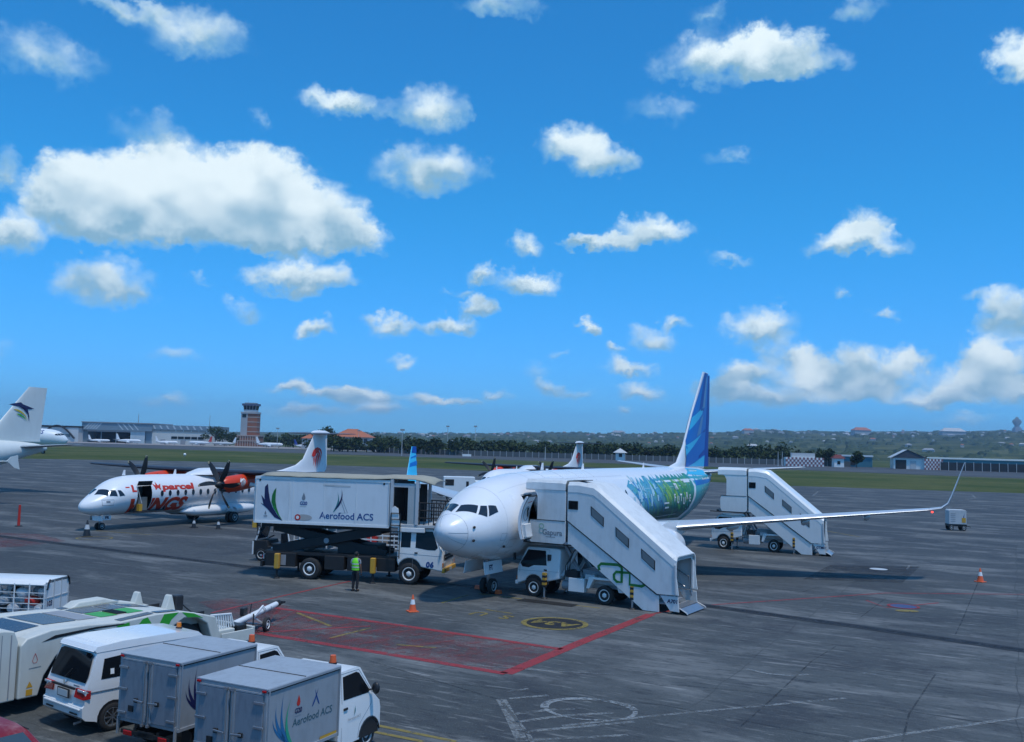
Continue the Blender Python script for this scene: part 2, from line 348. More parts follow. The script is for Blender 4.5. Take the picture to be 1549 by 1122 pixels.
# wheels: a tyre with a rim as its sub-part, meshes shared by size
_wh = {}
def wheel(par, x, y, r, w, side, rim='steel', z=None):
    key = (r, w, rim)
    if key not in _wh:
        t = MB(); h = w / 2; b = r * .14
        t.lathe((0, 0, 0), (0, 1, 0), [(-h * .7, r * .60), (-h, r * .70), (-h, r * .9), (-h * .8, r * .985), (-h * .45, r), (-h * .4, r * .98), (0, r * .98), (.4 * h, r * .98), (h * .45, r), (h * .8, r * .985), (h, r * .9), (h, r * .70), (h * .7, r * .60)], 28)
        ty = t.build('wheel', RUBBER, None, 40)
        q = MB(); rr = r * (.66 if rim == 'alloy' else .62)
        if rim == 'alloy':
            q.lathe((0, 0, 0), (0, 1, 0), [(h * .2, rr * .9), (h * .95, rr), (h * .95, rr * .88), (h * .55, rr * .84)], 28, 0, False)
            for i in range(8):
                a = 2 * pi * i / 8; u = (cos(a), sin(a)); 
                q.bar((u[0] * rr * .12, h * .8, u[1] * rr * .12), (u[0] * rr * .92, h * .85, u[1] * rr * .92), .035, .03)
            q.cyl((0, h * .5, 0), (0, h * .95, 0), rr * .2, rr * .16, 12); q.cyl((0, -h * .5, 0), (0, h * .3, 0), rr * .9, rr * .9, 24, 1)
        else:
            q.lathe((0, 0, 0), (0, 1, 0), [(h * .5, rr * .95), (h * .98, rr), (h * 1.0, rr * .9), (h * .62, rr * .82), (h * .45, rr * .6), (h * .55, rr * .45), (h * .8, rr * .34), (h * .9, rr * .2), (h * .9, 0)], 24, 0, False)
            q.cyl((0, -h * .5, 0), (0, h * .35, 0), rr * .97, rr * .97, 20, 1)
            for i in range(6):
                a = 2 * pi * i / 6; q.cyl((cos(a) * rr * .66, h * .3, sin(a) * rr * .66), (cos(a) * rr * .66, h * .56, sin(a) * rr * .66), rr * .11, rr * .11, 8, 1)
                q.cyl((cos(a + .5) * rr * .4, h * .5, sin(a + .5) * rr * .4), (cos(a + .5) * rr * .4, h * .72, sin(a + .5) * rr * .4), rr * .05, rr * .05, 6)
        ri = q.build('rim', [{'steel': LGREY, 'white': WHITE, 'alloy': CHROME}[rim], BLACK], None, 35)
        _wh[key] = (ty.data, ri.data); bpy.data.objects.remove(ty); bpy.data.objects.remove(ri)
    a, b = _wh[key]
    o = bpy.data.objects.new('wheel', a); COL.objects.link(o); o.parent = par; o.location = (x, y, r if z is None else z)
    if side < 0: o.rotation_euler = (0, 0, pi)
    i = bpy.data.objects.new('rim', b); COL.objects.link(i); i.parent = o
    return o

# ------------------------------------------------------------------ ground and paving
def mat_apron():
    m, t, b = principled('apron_concrete')
    co = t.new('ShaderNodeTexCoord').outputs['Object']
    rot = t.new('ShaderNodeMapping', _Vector=co, _Rotation=(0, 0, .49)).outputs[0]
    x, y, z = t.xyz(co)
    big = t.noise(rot, .035, 4, .6, .4); mid = t.noise(t.v('MULTIPLY', rot, (.35, 1.1, 1)), .30, 6, .66, .5); fine = t.noise(co, 2.6, 5, .7); grit = t.noise(co, 22, 3, .6)
    scr = t.noise(t.v('MULTIPLY', rot, (.22, 1.6, 1)), 1.25, 5, .7)
    # pale concrete stands near the terminal, blacktop beyond; poured in bays that each took a slightly different tone
    zone = t.ss(t.m('ADD', t.m('ADD', y, t.m('MULTIPLY', x, -.15)), t.m('MULTIPLY', t.m('SUBTRACT', big, .5), 30)), 34, 54)
    br = t.n.new('ShaderNodeTexBrick'); t.put(br.inputs['Vector'], t.v('ADD', rot, t.v('MULTIPLY', t.v('SUBTRACT', t.noise(co, .25, 2, .5, out=1), (.5, .5, .5)), (.5, .5, 0))))
    for k, q in (('Scale', 1.0), ('Mortar Size', .022), ('Mortar Smooth', .4), ('Brick Width', 7.5), ('Row Height', 6.0)): br.inputs[k].default_value = q
    br.inputs['Color1'].default_value = (.0, .0, .0, 1); br.inputs['Color2'].default_value = (1, 1, 1, 1); br.inputs['Mortar'].default_value = (.5, .5, .5, 1); br.offset = 0
    c = t.mix(zone, (.050, .056, .056, 1), (.031, .035, .038, 1))
    c = t.mix(t.m('MULTIPLY', br.outputs['Color'], .40), c, (.100, .107, .104, 1))
    c = t.mix(t.m('MULTIPLY', t.ss(mid, .47, .66), .85), c, (.165, .170, .164, 1))
    c = t.mix(t.m('MULTIPLY', t.ss(t.noise(rot, .16, 6, .7, .9), .50, .66), .8), c, (.030, .032, .036, 1))
    c = t.mix(t.m('MULTIPLY', t.ss(scr, .57, .70), t.mix(zone, (.6,) * 3 + (1,), (.25,) * 3 + (1,))), c, (.30, .30, .285, 1))
    c = t.mix(t.m('MULTIPLY', t.ss(t.noise(t.v('MULTIPLY', rot, (.5, 1.4, 1)), .75, 6, .75, .6), .56, .70), .8), c, (.024, .026, .030, 1))
    fl = t.noise(t.v('MULTIPLY', rot, (.55, 3.2, 1)), 1.5, 5, .72, .4)      # scuffed, chipped flecks along the bays
    c = t.mix(t.m('MULTIPLY', t.ss(fl, .565, .66), t.mix(zone, (.55,) * 3 + (1,), (.18,) * 3 + (1,))), c, (.20, .208, .198, 1))
    c = t.mix(t.m('MULTIPLY', t.ss(fl, .44, .36), .75), c, (.020, .022, .026, 1))
    c = t.mix(t.m('MULTIPLY', t.ss(fine, .52, .75), .6), c, (.028, .030, .033, 1))
    c = t.mix(t.m('MULTIPLY', t.ss(t.noise(co, .09, 3, .6), .55, .7), .5), c, (.040, .042, .047, 1))
    c = t.mix(t.m('MULTIPLY', t.ss(grit, .54, .7), .45), c, (.18, .18, .175, 1))
    c = t.mix(t.m('MULTIPLY', br.outputs['Fac'], t.m('MULTIPLY', t.ss(mid, .35, .6), .55)), c, (.018, .019, .021, 1))
    t.put(b.inputs['Base Color'], c); t.put(b.inputs['Roughness'], t.m('ADD', .62, t.m('MULTIPLY', fine, .3)))
    bp = t.new('ShaderNodeBump', _Height=t.m('ADD', t.m('MULTIPLY', fine, .6), grit), _Strength=.25, _Distance=.01); t.l.new(bp.outputs[0], b.inputs['Normal'])
    return m
def mat_paintmark(name, col, wear=.5, cover=1.0):
    m, t, b = principled(name)
    co = t.new('ShaderNodeTexCoord').outputs['Object']
    n = t.m('ADD', t.m('MULTIPLY', t.noise(co, 1.3, 6, .7), .55), t.m('MULTIPLY', t.noise(co, 9, 4, .65), .45))
    t.put(b.inputs['Base Color'], t.mix(t.ss(n, .4, .65), tuple(col) + (1,), tuple(q * .62 + .02 for q in col) + (1,))); b.inputs['Roughness'].default_value = .7
    tr = t.new('ShaderNodeBsdfTransparent'); mx = t.n.new('ShaderNodeMixShader')
    t.put(mx.inputs[0], t.m('MULTIPLY', t.ss(n, wear + .10, wear - .06), cover)); t.l.new(tr.outputs[0], mx.inputs[1]); t.l.new(b.outputs[0], mx.inputs[2])
    t.l.new(mx.outputs[0], t.n['Material Output'].inputs[0]); return m
def mat_grass():
    m, t, b = principled('airfield_grass')
    co = t.new('ShaderNodeTexCoord').outputs['Object']
    n = t.noise(co, .018, 5, .65); f = t.noise(co, .35, 5, .7)
    c = t.mix(t.ss(n, .38, .64), (.042, .068, .016, 1), (.100, .108, .038, 1)); c = t.mix(t.m('MULTIPLY', t.ss(f, .45, .7), .6), c, (.035, .050, .012, 1))
    t.put(b.inputs['Base Color'], c); b.inputs['Roughness'].default_value = .95; b.inputs['Specular IOR Level'].default_value = .1
    return m
def mat_tarmac(name, a, bb, sc=.05):
    m, t, b = principled(name)
    co = t.new('ShaderNodeTexCoord').outputs['Object']; n = t.noise(co, sc, 6, .65)
    t.put(b.inputs['Base Color'], t.mix(t.ss(n, .35, .68), a + (1,), bb + (1,))); b.inputs['Roughness'].default_value = .85; return m
APRON = mat_apron(); GRASS = mat_grass()
TARMAC = mat_tarmac('runway_tarmac', (.040, .043, .048), (.075, .078, .082)); FARCON = mat_tarmac('far_concrete', (.22, .20, .19), (.34, .31, .29))
M_WHITE = mat_paintmark('worn_white_marking', (.30, .32, .32), .50, .6); M_YEL = mat_paintmark('worn_yellow_marking', (.30, .23, .05), .56, .75); M_RED = mat_paintmark('worn_red_marking', (.36, .035, .04), .58, .85)
M_REDF = mat_paintmark('faded_red_fill', (.23, .06, .06), .50, .40); M_BLK = mat_paintmark('black_overpaint', (.012, .012, .014), .62, .85); M_BOLD = mat_paintmark('fresh_white_marking', (.36, .39, .40), .50, .65)
TAR = mat_paintmark('joint_sealant', (.014, .015, .017), .50, .45)

g = MB().sheet([(-16000, -3000), (16000, -3000), (16000, 16000), (-16000, 16000)], -.06).build('ground', GRASS); tag(g, kind='structure')
edge = [(-900, 250), (-300, 238), (-128.8, 240), (-88, 262), (-24, 258), (20, 226), (58, 196), (103, 189), (220, 150), (700, 20)]
apron = MB().sheet([(-900, -60), (700, -60)] + edge[::-1], 0).build('apron', APRON); tag(apron, kind='structure')
rwy = [(-1500, 820), (-700, 640), (-243, 530), (-78, 485), (60, 432), (126, 392), (176, 348), (420, 210), (900, -40)]
rwf = [(1200, 60), (600, 330), (263, 517), (209, 585), (60, 650), (-150, 690), (-235, 720), (-900, 900), (-1500, 1080)]
tag(MB().sheet(rwy + rwf, -.03).build('runway', TARMAC), kind='structure')
tag(MB().sheet([(-1500, 730), (-700, 735), (-240, 735), (-60, 700), (-30, 640), (-80, 900), (-400, 960), (-1500, 960)], -.015).build('far_apron', FARCON), kind='structure')
def strip(mb, pts, w, z):
    vs, fs = stroke(pts, w); mb.add([(p[0], p[1], z) for p in vs], fs)
tw = MB(); strip(tw, [(-700, 600), (-243, 505), (-100, 462), (60, 412), (150, 348), (300, 250), (600, 80)], 2.2, -.026); strip(tw, [(-600, 690), (-200, 610), (-27, 549), (72, 485), (170, 425), (330, 320)], 3.0, -.026)
tw.build('painted_line', M_BOLD, rwy_o := bpy.data.objects['runway'])
def line_set(name, L, m, z, par=apron):
    for w, p in L:
        q = MB(); strip(q, p, w, z); q.build(name, m, par)
RED_ZONE = [(-9.47,37.75),(1.88,31.44),(0.06,27.91),(-8.51,32.74)]
RED_LEFT = [(-12.28,38.38),(-11.43,39.51),(-8.50,38.06),(-8.86,35.41),(-8.51,32.74),(-9.62,34.64)]
RED_FAR = [(-33.16,62.43),(-30.49,62.28),(-27.17,58.88),(-27.94,55.59),(-28.95,54.62)]
RED_LINES = [
  (0.28, [(-9.56,37.89),(-3.41,34.53),(1.88,31.44)]),
  (0.32, [(-8.51,32.74),(-4.22,30.37),(0.06,27.91)]),
  (0.42, [(0.06,27.91),(2.62,32.69),(5.84,38.50)]),
  (0.14, [(-11.05,36.17),(-9.46,40.37),(-7.36,45.26)]),
  (0.14, [(-8.51,32.74),(-4.83,34.45)]),
  (0.13, [(5.84,38.50),(8.33,40.95),(18.30,46.17),(25.42,47.01)]),
  (0.12, [(16.42,43.70),(16.56,41.78),(19.64,43.51)]),
]
YELLOW_LINES = [
  (0.14, [(-1.21,42.53),(1.41,41.00),(3.91,39.58)]),
  (0.12, [(-2.66,39.82),(-1.66,42.08)]),
  (0.15, [(-7.93,36.66),(-6.21,34.25)]),
  (0.13, [(-5.82,32.21),(-4.77,34.09)]),
  (0.14, [(-29.39,66.05),(-23.74,63.80)]),
  (0.20, [(28.54,77.37),(27.56,82.46)]),
  (0.14, [(-3.09,22.66),(-1.01,21.51)]),
  (0.14, [(-3.00,22.11),(-1.74,21.45)]),
  (0.12, [(-0.78,38.52),(0.27,37.79)]),
  (0.15, [(-3.52,31.46),(-2.20,31.12)]),
]
WHITE_LINES = [
  (0.16, [(43.66,139.35),(55.42,130.52),(69.45,128.12)]),
  (0.16, [(39.52,118.25),(52.74,140.31)]),
  (0.30, [(49.15,153.47),(55.59,170.63),(63.04,182.93),(69.08,183.75)]),
  (0.30, [(49.15,153.47),(47.60,139.55),(52.39,136.82),(61.05,139.21),(69.31,146.44),(78.92,160.59),(85.23,174.90),(85.85,182.69)]),
  (0.12, [(34.45,83.92),(38.49,81.39),(40.53,74.84)]),
  (0.14, [(28.91,76.92),(34.23,75.71),(37.85,69.92)]),
  (0.10, [(24.76,71.14),(30.18,68.87),(35.27,65.16)]),
  (0.12, [(42.26,102.93),(45.88,101.45)]),
  (0.12, [(29.81,86.50),(31.33,84.93)]),
  (0.14, [(1.41,22.92),(3.94,24.05),(9.30,26.21)]),
  (0.15, [(7.97,22.25),(10.18,23.31),(13.35,24.78)]),
  (0.10, [(-1.23,28.92),(1.32,28.38),(3.24,28.19)]),
  (0.10, [(-3.65,42.29),(-2.04,44.98)]),
  (0.12, [(-1.98,43.95),(0.79,47.28)]),
  (0.10, [(-0.01,24.80),(0.61,22.14),(0.76,21.07)]),
  (0.28, [(-0.05,25.11),(0.19,23.63),(0.45,21.64)]),
  (0.16, [(0.24,23.08),(1.46,23.75),(2.80,24.17)]),
  (0.16, [(0.39,22.32),(1.72,22.85),(3.19,23.41)]),
  (0.16, [(0.32,23.81),(1.15,24.25),(1.99,24.45)]),
  (0.14, [(0.16,25.20),(1.21,25.64)]),
  (0.14, [(0.07,25.85),(0.69,26.26)]),
  (0.14, [(0.60,21.75),(2.90,22.34)]),
  (0.40, [(-276.12,513.59),(-251.65,600.34),(-155.39,634.68),(-27.15,548.93),(71.95,450.17),(140.80,381.55),(183.52,338.23)]),
  (0.16, [(7.39,29.33),(7.85,28.80),(8.49,28.63),(9.18,28.87)]),
  (0.14, [(10.87,29.23),(11.23,29.10)]),
  (0.10, [(18.66,52.55),(21.20,51.25)]),
  (0.20, [(-29.36,183.39),(-16.19,179.03),(-1.17,170.32)]),
  (0.20, [(-86.83,162.09),(-76.29,168.68),(-55.09,168.48)]),
  (0.20, [(-58.57,118.82),(-44.80,121.76)]),
  (0.20, [(-43.23,100.58),(-30.96,101.58)]),
  (0.20, [(46.99,204.54),(56.08,187.33)]),
]
CRACKS = [
  (0.05, [(-6.35,28.74),(-2.24,26.88),(1.73,25.62),(4.09,25.03),(6.93,23.06),(8.17,22.17)]),
  (0.05, [(9.80,30.69),(7.10,25.71),(5.70,23.22)]),
  (0.05, [(13.12,29.32),(10.41,24.79),(9.25,22.41)]),
  (0.05, [(3.54,27.45),(6.72,26.62),(9.73,25.46),(12.80,23.76)]),
  (0.05, [(15.07,27.95),(12.69,29.02),(8.89,31.05),(6.47,31.72)]),
  (0.05, [(20.07,51.53),(15.08,47.07),(14.22,45.86)]),
  (0.05, [(25.29,51.29),(18.44,38.79),(16.81,35.88)]),
  (0.04, [(17.63,44.47),(14.35,38.91)]),
  (0.04, [(11.38,33.08),(9.80,30.69)]),
  (0.05, [(-4.02,29.02),(-0.01,24.99)]),
]
DRAIN = [(-32.10,60.46),(-12.72,48.97),(8.36,41.12),(13.63,36.98),(17.97,33.28)]
PATCH = [(19.25,57.01),(24.87,57.60),(20.65,49.92),(15.63,50.41)]
BRACKET = [(24.51,58.16),(26.48,57.64),(25.58,55.93),(23.48,56.08)]

DRAIN = [(-44, 67.0)] + DRAIN + [(30, 25.5)]
dr = MB()
for i in range(len(DRAIN) - 1):
    a, b_ = Vector(DRAIN[i]), Vector(DRAIN[i + 1]); n = max(2, int((b_ - a).length / 1.2))
    for k in range(n):                                   # cast covers, one after another
        p, q = a.lerp(b_, (k + .02) / n), a.lerp(b_, (k + .98) / n); d = (q - p).normalized(); s_ = Vector((-d.y, d.x)) * .2
        dr.add([(*(p + s_), .016), (*(q + s_), .016), (*(q - s_), .016), (*(p - s_), .016)], [(0, 1, 2, 3)])
tag(dr.build('drain_cover', TAR, apron), kind='stuff')
q = MB(); strip(q, DRAIN, .80, .012); q.build('drain_channel', mat_paintmark('drain_concrete', (.018, .020, .024), .66, .9), apron)
MB().sheet(RED_ZONE, .004).build('red_zone', M_REDF, apron); MB().sheet(RED_LEFT, .004).build('red_zone', M_REDF, apron); MB().sheet(RED_FAR, .004).build('red_zone', M_REDF, apron)
hz = MB(); A, B, Cq, Dq = [Vector(p) for p in RED_ZONE]
for i in range(1, 16):
    t0 = i / 16; p = A.lerp(B, t0); q2 = Dq.lerp(Cq, max(0, t0 - .24)); strip(hz, [tuple(p), tuple(q2)], .15, .0085)
hz.build('hatching', mat_paintmark('faded_red_hatching', (.32, .05, .05), .48, .4), apron)
line_set('painted_line', RED_LINES, M_RED, .008); line_set('painted_line', YELLOW_LINES, M_YEL, .008); line_set('painted_line', WHITE_LINES[:22] + WHITE_LINES[23:], M_WHITE, .008); line_set('slab_joint', CRACKS, TAR, .010)
# stand number disc, lettering, old ovals and covers
YB = .4915; BX, BY = cos(YB), -sin(YB)
def on_ground(cx, cy, rz, z): return lambda u, v: (cx + u * cos(rz) - v * sin(rz), cy + u * sin(rz) + v * cos(rz), z)
rt = atan2(-BY, -BX)
decal('stand_disc', [arc(0, 0, 1.05, 0, 360, 40)[:-1]], on_ground(1.85, 35.9, 0, .012), M_BLK, apron)
decal('stand_ring', [stroke(arc(0, 0, 1.16, 0, 360, 48), .2)], on_ground(1.85, 35.9, 0, .016), M_YEL, apron)
decal('stand_number', [text2d('A34', 1.05, 0, .03)], on_ground(1.85, 35.95, rt, .016), M_YEL, apron)
decal('painted_letter', [text2d('S', 1.0, 0, .02)], on_ground(.05, 36.95, rt, .012), M_YEL, apron)
decal('painted_letter', [text2d('U', 1.0, 0, .02)], on_ground(-1.0, 37.55, rt, .012), M_YEL, apron)
decal('overpainted_patch', [[(-1.3, -.35), (1.3, -.35), (1.3, .4), (-1.3, .4)]], on_ground(1.75, 40.6, -YB, .013), M_BLK, apron)
decal('painted_oval', [stroke([(p[0] * 1.15, p[1] * .95) for p in arc(0, 0, 1, 20, 200, 24)], .22), stroke([(p[0] * 1.15, p[1] * .95) for p in arc(0, 0, 1, 205, 375, 24)], .13)], on_ground(2.19, 24.41, -.3, .014), M_BOLD, apron)
decal('painted_ring', [stroke(arc(0, 0, 1.05, 0, 360, 32), .12)], on_ground(-26.27, 60.81, 0, .012), M_YEL, apron)
MB().sheet(PATCH, .005).build('dark_patch', mat_paintmark('dark_patch', (.022, .021, .023), .52, .45), apron)
q = MB(); strip(q, BRACKET + BRACKET[:1], .14, .013); q.build('painted_bracket', M_WHITE, apron)
decal('cover_plate', [arc(0, 0, .5, 0, 360, 24)[:-1]], on_ground(21.66, 55.7, 0, .018), LGREY, apron)
decal('hydrant_pit', [arc(0, 0, .55, 0, 360, 28)[:-1]], on_ground(17.5, 42.2, 0, .018), flat('hydrant_blue', (.05, .07, .16), .6), apron)
decal('hydrant_ring', [stroke(arc(0, 0, .62, 0, 360, 28), .12)], on_ground(17.5, 42.2, 0, .022), M_RED, apron)
decal('yellow_mark', [[(p[0] * .5, p[1] * .28) for p in arc(0, 0, 1, 0, 360, 20)[:-1]]], on_ground(17.15, 41.0, 0, .018), M_YEL, apron)
# ------------------------------------------------------------------ far country
def fbm(x, y, s=0):
    return (sin(x * 1.0 + s) * cos(y * 1.3 - s) + .5 * sin(x * 2.3 + y * 1.7 + s) + .3 * sin(x * 4.9 - y * 3.7 + 2 * s) + .2 * sin(x * 9.1 + y * 8.3)) / 2
def hill_top(az):
    P = [(-60, 25), (-20, 35), (-9, 60), (-6.8, 64), (-2.9, 72), (-.5, 80), (1.1, 92), (5.1, 94), (9, 104), (13, 120), (14.8, 142), (16.7, 136), (20.3, 140), (23.7, 150), (28.5, 160), (60, 175)]
    for i in range(len(P) - 1):
        if P[i][0] <= az <= P[i + 1][0]: return P[i][1] + (P[i + 1][1] - P[i][1]) * (az - P[i][0]) / (P[i + 1][0] - P[i][0])
    return 30
def hill_z(x, y):
    r = sqrt(x * x + y * y); az = math.degrees(atan2(x, y)); k = min(1, max(0, (r - 1500) / 4500)); k = k * k * (3 - 2 * k) * .55 + k * .45
    return hill_top(az) * k * (r / 6000 if r > 6000 else 1) * (1 + .10 * fbm(x / 420, y / 500)) + 5 * k * fbm(x / 130, y / 150, 1.3) - .5
def mat_hill():
    m, t, b = principled('hillside')
    co = t.new('ShaderNodeTexCoord').outputs['Object']
    n = t.noise(co, .006, 6, .65); f = t.noise(co, .03, 5, .7)
    c = t.mix(t.ss(n, .4, .62), (.035, .055, .022, 1), (.10, .115, .055, 1)); c = t.mix(t.m('MULTIPLY', t.ss(f, .55, .7), .5), c, (.17, .15, .115, 1))
    t.put(b.inputs['Base Color'], c); b.inputs['Roughness'].default_value = 1; b.inputs['Specular IOR Level'].default_value = 0; return m
hm = MB(); na, nr = 150, 44
for i in range(nr + 1):
    r = 1500 * (9500 / 1500) ** (i / nr)
    for j in range(na + 1):
        a_ = R(-46 + 92 * j / na); x, y = r * sin(a_), r * cos(a_); hm.v.append((x, y, hill_z(x, y)))
for i in range(nr):
    for j in range(na): k = i * (na + 1) + j; hm.f.append((k, k + 1, k + na + 2, k + na + 1)); hm.mi.append(0)
tag(hm.build('hills', mat_hill(), None, 80), kind='structure')
def mat_leaf(name, a, b2, sc=.25):
    m, t, b = principled(name)
    co = t.new('ShaderNodeTexCoord').outputs['Object']; n = t.noise(co, sc, 4, .7); f = t.noise(co, sc * 6, 2, .6)
    t.put(b.inputs['Base Color'], t.mix(t.ss(t.m('ADD', t.m('MULTIPLY', n, .6), t.m('MULTIPLY', f, .4)), .36, .64), a + (1,), b2 + (1,))); b.inputs['Roughness'].default_value = .8; b.inputs['Specular IOR Level'].default_value = .15; return m
LEAF = mat_leaf('dark_foliage', (.012, .024, .008), (.055, .078, .022)); LEAF2 = mat_leaf('green_foliage', (.020, .040, .012), (.07, .10, .03)); HLEAF = mat_leaf('hill_foliage', (.025, .045, .018), (.075, .10, .04), .02)
BARK = paint('bark', (.07, .055, .04), .9, .3)
def crown(mb, c, r, n, s, rng):
    """leaf sprays spread through a few overlapping clumps"""
    cl = [(Vector((rng.gauss(0, .42) * r[0], rng.gauss(0, .42) * r[1], rng.uniform(-.55, .75) * r[2])), rng.uniform(.32, .6)) for _ in range(9)]
    for _ in range(n):
        o, k = rng.choice(cl); d = Vector((rng.gauss(0, 1), rng.gauss(0, 1), rng.gauss(0, 1))).normalized() * (rng.random() ** .4)
        p = Vector(c) + o + Vector((d.x * r[0] * k, d.y * r[1] * k, d.z * r[2] * k))
        u = Vector((rng.gauss(0, 1), rng.gauss(0, 1), rng.gauss(0, .7))).normalized(); w = u.cross(Vector((rng.gauss(0, 1), rng.gauss(0, 1), rng.gauss(0, 1)))).normalized()
        a_ = s * rng.uniform(.6, 1.3); b_ = a_ * rng.uniform(.5, .9)
        mb.add([p - u * a_, p - w * b_, p + u * a_, p + w * b_], [(0, 1, 2, 3)])
rng = random.Random(5)
wood = MB()
for i in range(150):
    x = rng.uniform(-125, 205); y = rng.uniform(596, 650); z = rng.uniform(8.5, 12.5) * (.85 + .2 * fbm(x / 17, 3.1) + (.18 if 150 < x < 180 else 0)) * (y / 600) ** .3
    w_ = rng.uniform(4.5, 8); crown(wood, (x, y, z * .56), (w_, w_, z * .46), 150, 1.0, rng)
    wood.cyl((x, y, 0), (x, y, z * .5), .35, .2, 5)
tag(wood.build('treeline', LEAF, None, keep=True), kind='stuff')
wood2 = MB()
for i in range(46):
    x = rng.uniform(-226, -105); y = rng.uniform(850, 900); z = rng.uniform(9, 14); w_ = rng.uniform(5, 9); crown(wood2, (x, y, z * .55), (w_, w_, z * .46), 90, 1.4, rng); wood2.cyl((x, y, 0), (x, y, z * .5), .35, .2, 5)
tag(wood2.build('distant_wood', LEAF, None, keep=True), kind='stuff')
scrub = MB()
for i in range(1500):
    a_ = R(rng.uniform(-9, 36)); r = 1500 + 4800 * rng.random() ** .8; x, y = r * sin(a_), r * cos(a_); s = rng.uniform(7, 22)
    z0 = hill_z(x, y); m_ = 7
    vs = [(x + s * cos(2 * pi * k / m_) * rng.uniform(.7, 1.2), y + s * sin(2 * pi * k / m_), z0 - 1) for k in range(m_)] + [(x + .6 * s * cos(2 * pi * k / m_) * rng.uniform(.6, 1.3), y + .6 * s * sin(2 * pi * k / m_), z0 + s * rng.uniform(.3, .55)) for k in range(m_)]
    scrub.add(vs, [(k, (k + 1) % m_, m_ + (k + 1) % m_, m_ + k) for k in range(m_)] + [tuple(range(m_, 2 * m_))])
tag(scrub.build('hillside_trees', HLEAF, None, keep=True), kind='stuff')
def tree(name, x, y, h, w, label, n=1100, s=.75, mat=None, group=None):
    t = thing(name, label, 'tree', (x, y, -.05), 0, group)
    k = MB(); k.tube([(0, 0, 0), (w * .05, 0, h * .3), (0, w * .04, h * .62)], [h * .03, h * .022, h * .012], 7)
    for i in range(5):
        a_ = i * 1.3; k.tube([(0, 0, h * (.3 + .05 * i)), (w * .35 * cos(a_), w * .35 * sin(a_), h * (.5 + .06 * i)), (w * .55 * cos(a_), w * .55 * sin(a_), h * (.62 + .05 * i))], [h * .014, h * .009, h * .004], 5)
    k.build('trunk', BARK, t)
    c = MB(); crown(c, (0, 0, h * .62), (w, w, h * .38), n, s, rng); c.build('crown', mat or LEAF, t, keep=True); return t
tree('round_tree', -261, 838, 16, 9.5, 'round dark tree at the right hand end of the long hangar')
tree('broad_tree', -250, 846, 12, 7, 'lower dark tree between the long hangar and the brick control tower')
tree('leafy_tree', -150, 770, 18, 9, 'tall dark tree rising behind the red roofed pavilion on its left')
tree('bushy_tree', -105, 745, 10, 6, 'bushy tree right of the red roofed pavilion')
tree('small_tree', 191, 522, 8.5, 4.5, 'small dark tree beside the white hut with a red roof')
tree('thin_tree', 184, 545, 11, 5, 'taller tree at the right end of the dark wood')
p_ = thing('palm_tree', 'spreading dark palm in front of the long blue roofed wall', 'tree', (237, 541, -.05))
k = MB(); k.tube([(0, 0, 0), (.2, 0, 3), (0, 0, 6.2)], [.35, .25, .2], 7); k.build('trunk', BARK, p_)
for i in range(16):
    a_ = i * 2.4; el_ = rng.uniform(-.1, .9); f = MB(); L = rng.uniform(4, 5.8); pr_ = None; rr = []
    for j in range(7):
        s = j / 6; d_ = L * s; z = 6.2 + sin(el_) * d_ - 1.9 * s * s * 1.6; c0 = Vector((cos(a_) * d_ * cos(el_ * .6), sin(a_) * d_ * cos(el_ * .6), z)); sd_ = Vector((-sin(a_), cos(a_), 0)) * (.75 * sin(pi * min(.97, s * .9 + .08))); rr.append([c0 - sd_ - Vector((0, 0, .25)), c0, c0 + sd_ - Vector((0, 0, .25))])
    for j in range(6): f.add(rr[j] + rr[j + 1], [(0, 1, 4, 3), (1, 2, 5, 4)])
    f.build('frond', LEAF2, p_, keep=True)

# hillside houses
HW = [paint('house_wall', (.46, .45, .43), .8, .3), paint('house_wall_grey', (.42, .42, .42), .8, .2)]; HR = [paint('tile_roof', (.42, .13, .06), .8, .3), paint('grey_roof', (.30, .31, .33), .7, .3), paint('white_roof', (.52, .52, .51), .7, .2)]
hs = []
for i, (w, l, h) in enumerate(((9, 14, 6), (12, 22, 7), (8, 9, 9), (14, 30, 6))):
    for j in range(3):
        q = MB(); q.box((0, 0, h / 2), (l, w, h), 0)
        q.add([(-l / 2 - .7, -w / 2 - .7, h), (l / 2 + .7, -w / 2 - .7, h), (l / 2 + .7, w / 2 + .7, h), (-l / 2 - .7, w / 2 + .7, h), (-l / 2 + w * .35, 0, h + w * .33), (l / 2 - w * .35, 0, h + w * .33)], [(0, 1, 5, 4), (1, 2, 5), (2, 3, 4, 5), (3, 0, 4), (0, 3, 2, 1)], 1)
        o = q.build('house', [HW[i % 2], HR[j]]); hs.append((o.data, j)); bpy.data.objects.remove(o)
HL = ('tiny house with an orange tiled roof on the distant hillside', 'tiny grey roofed house among the trees of the distant hillside', 'tiny white roofed building on the distant hillside'); HG = ('orange roofed houses on the far hill', 'grey roofed houses on the far hill', 'white buildings on the far hill')
for i in range(230):
    a_ = R(rng.uniform(-8.5, 31)); r = 2100 + 3900 * rng.random() ** .55; x, y = r * sin(a_), r * cos(a_)
    me, j = hs[rng.choice([0, 1, 1, 2, 2, 2, 4, 5, 5, 7, 8, 8, 10, 11, 3, 6])]
    o = bpy.data.objects.new('house', me); COL.objects.link(o); o.location = (x, y, hill_z(x, y) - .8); s = rng.uniform(.55, 1.05); o.scale = (s, s, s); o.rotation_euler = (0, 0, rng.uniform(-.6, .6)); tag(o, HL[j], 'house', HG[j])
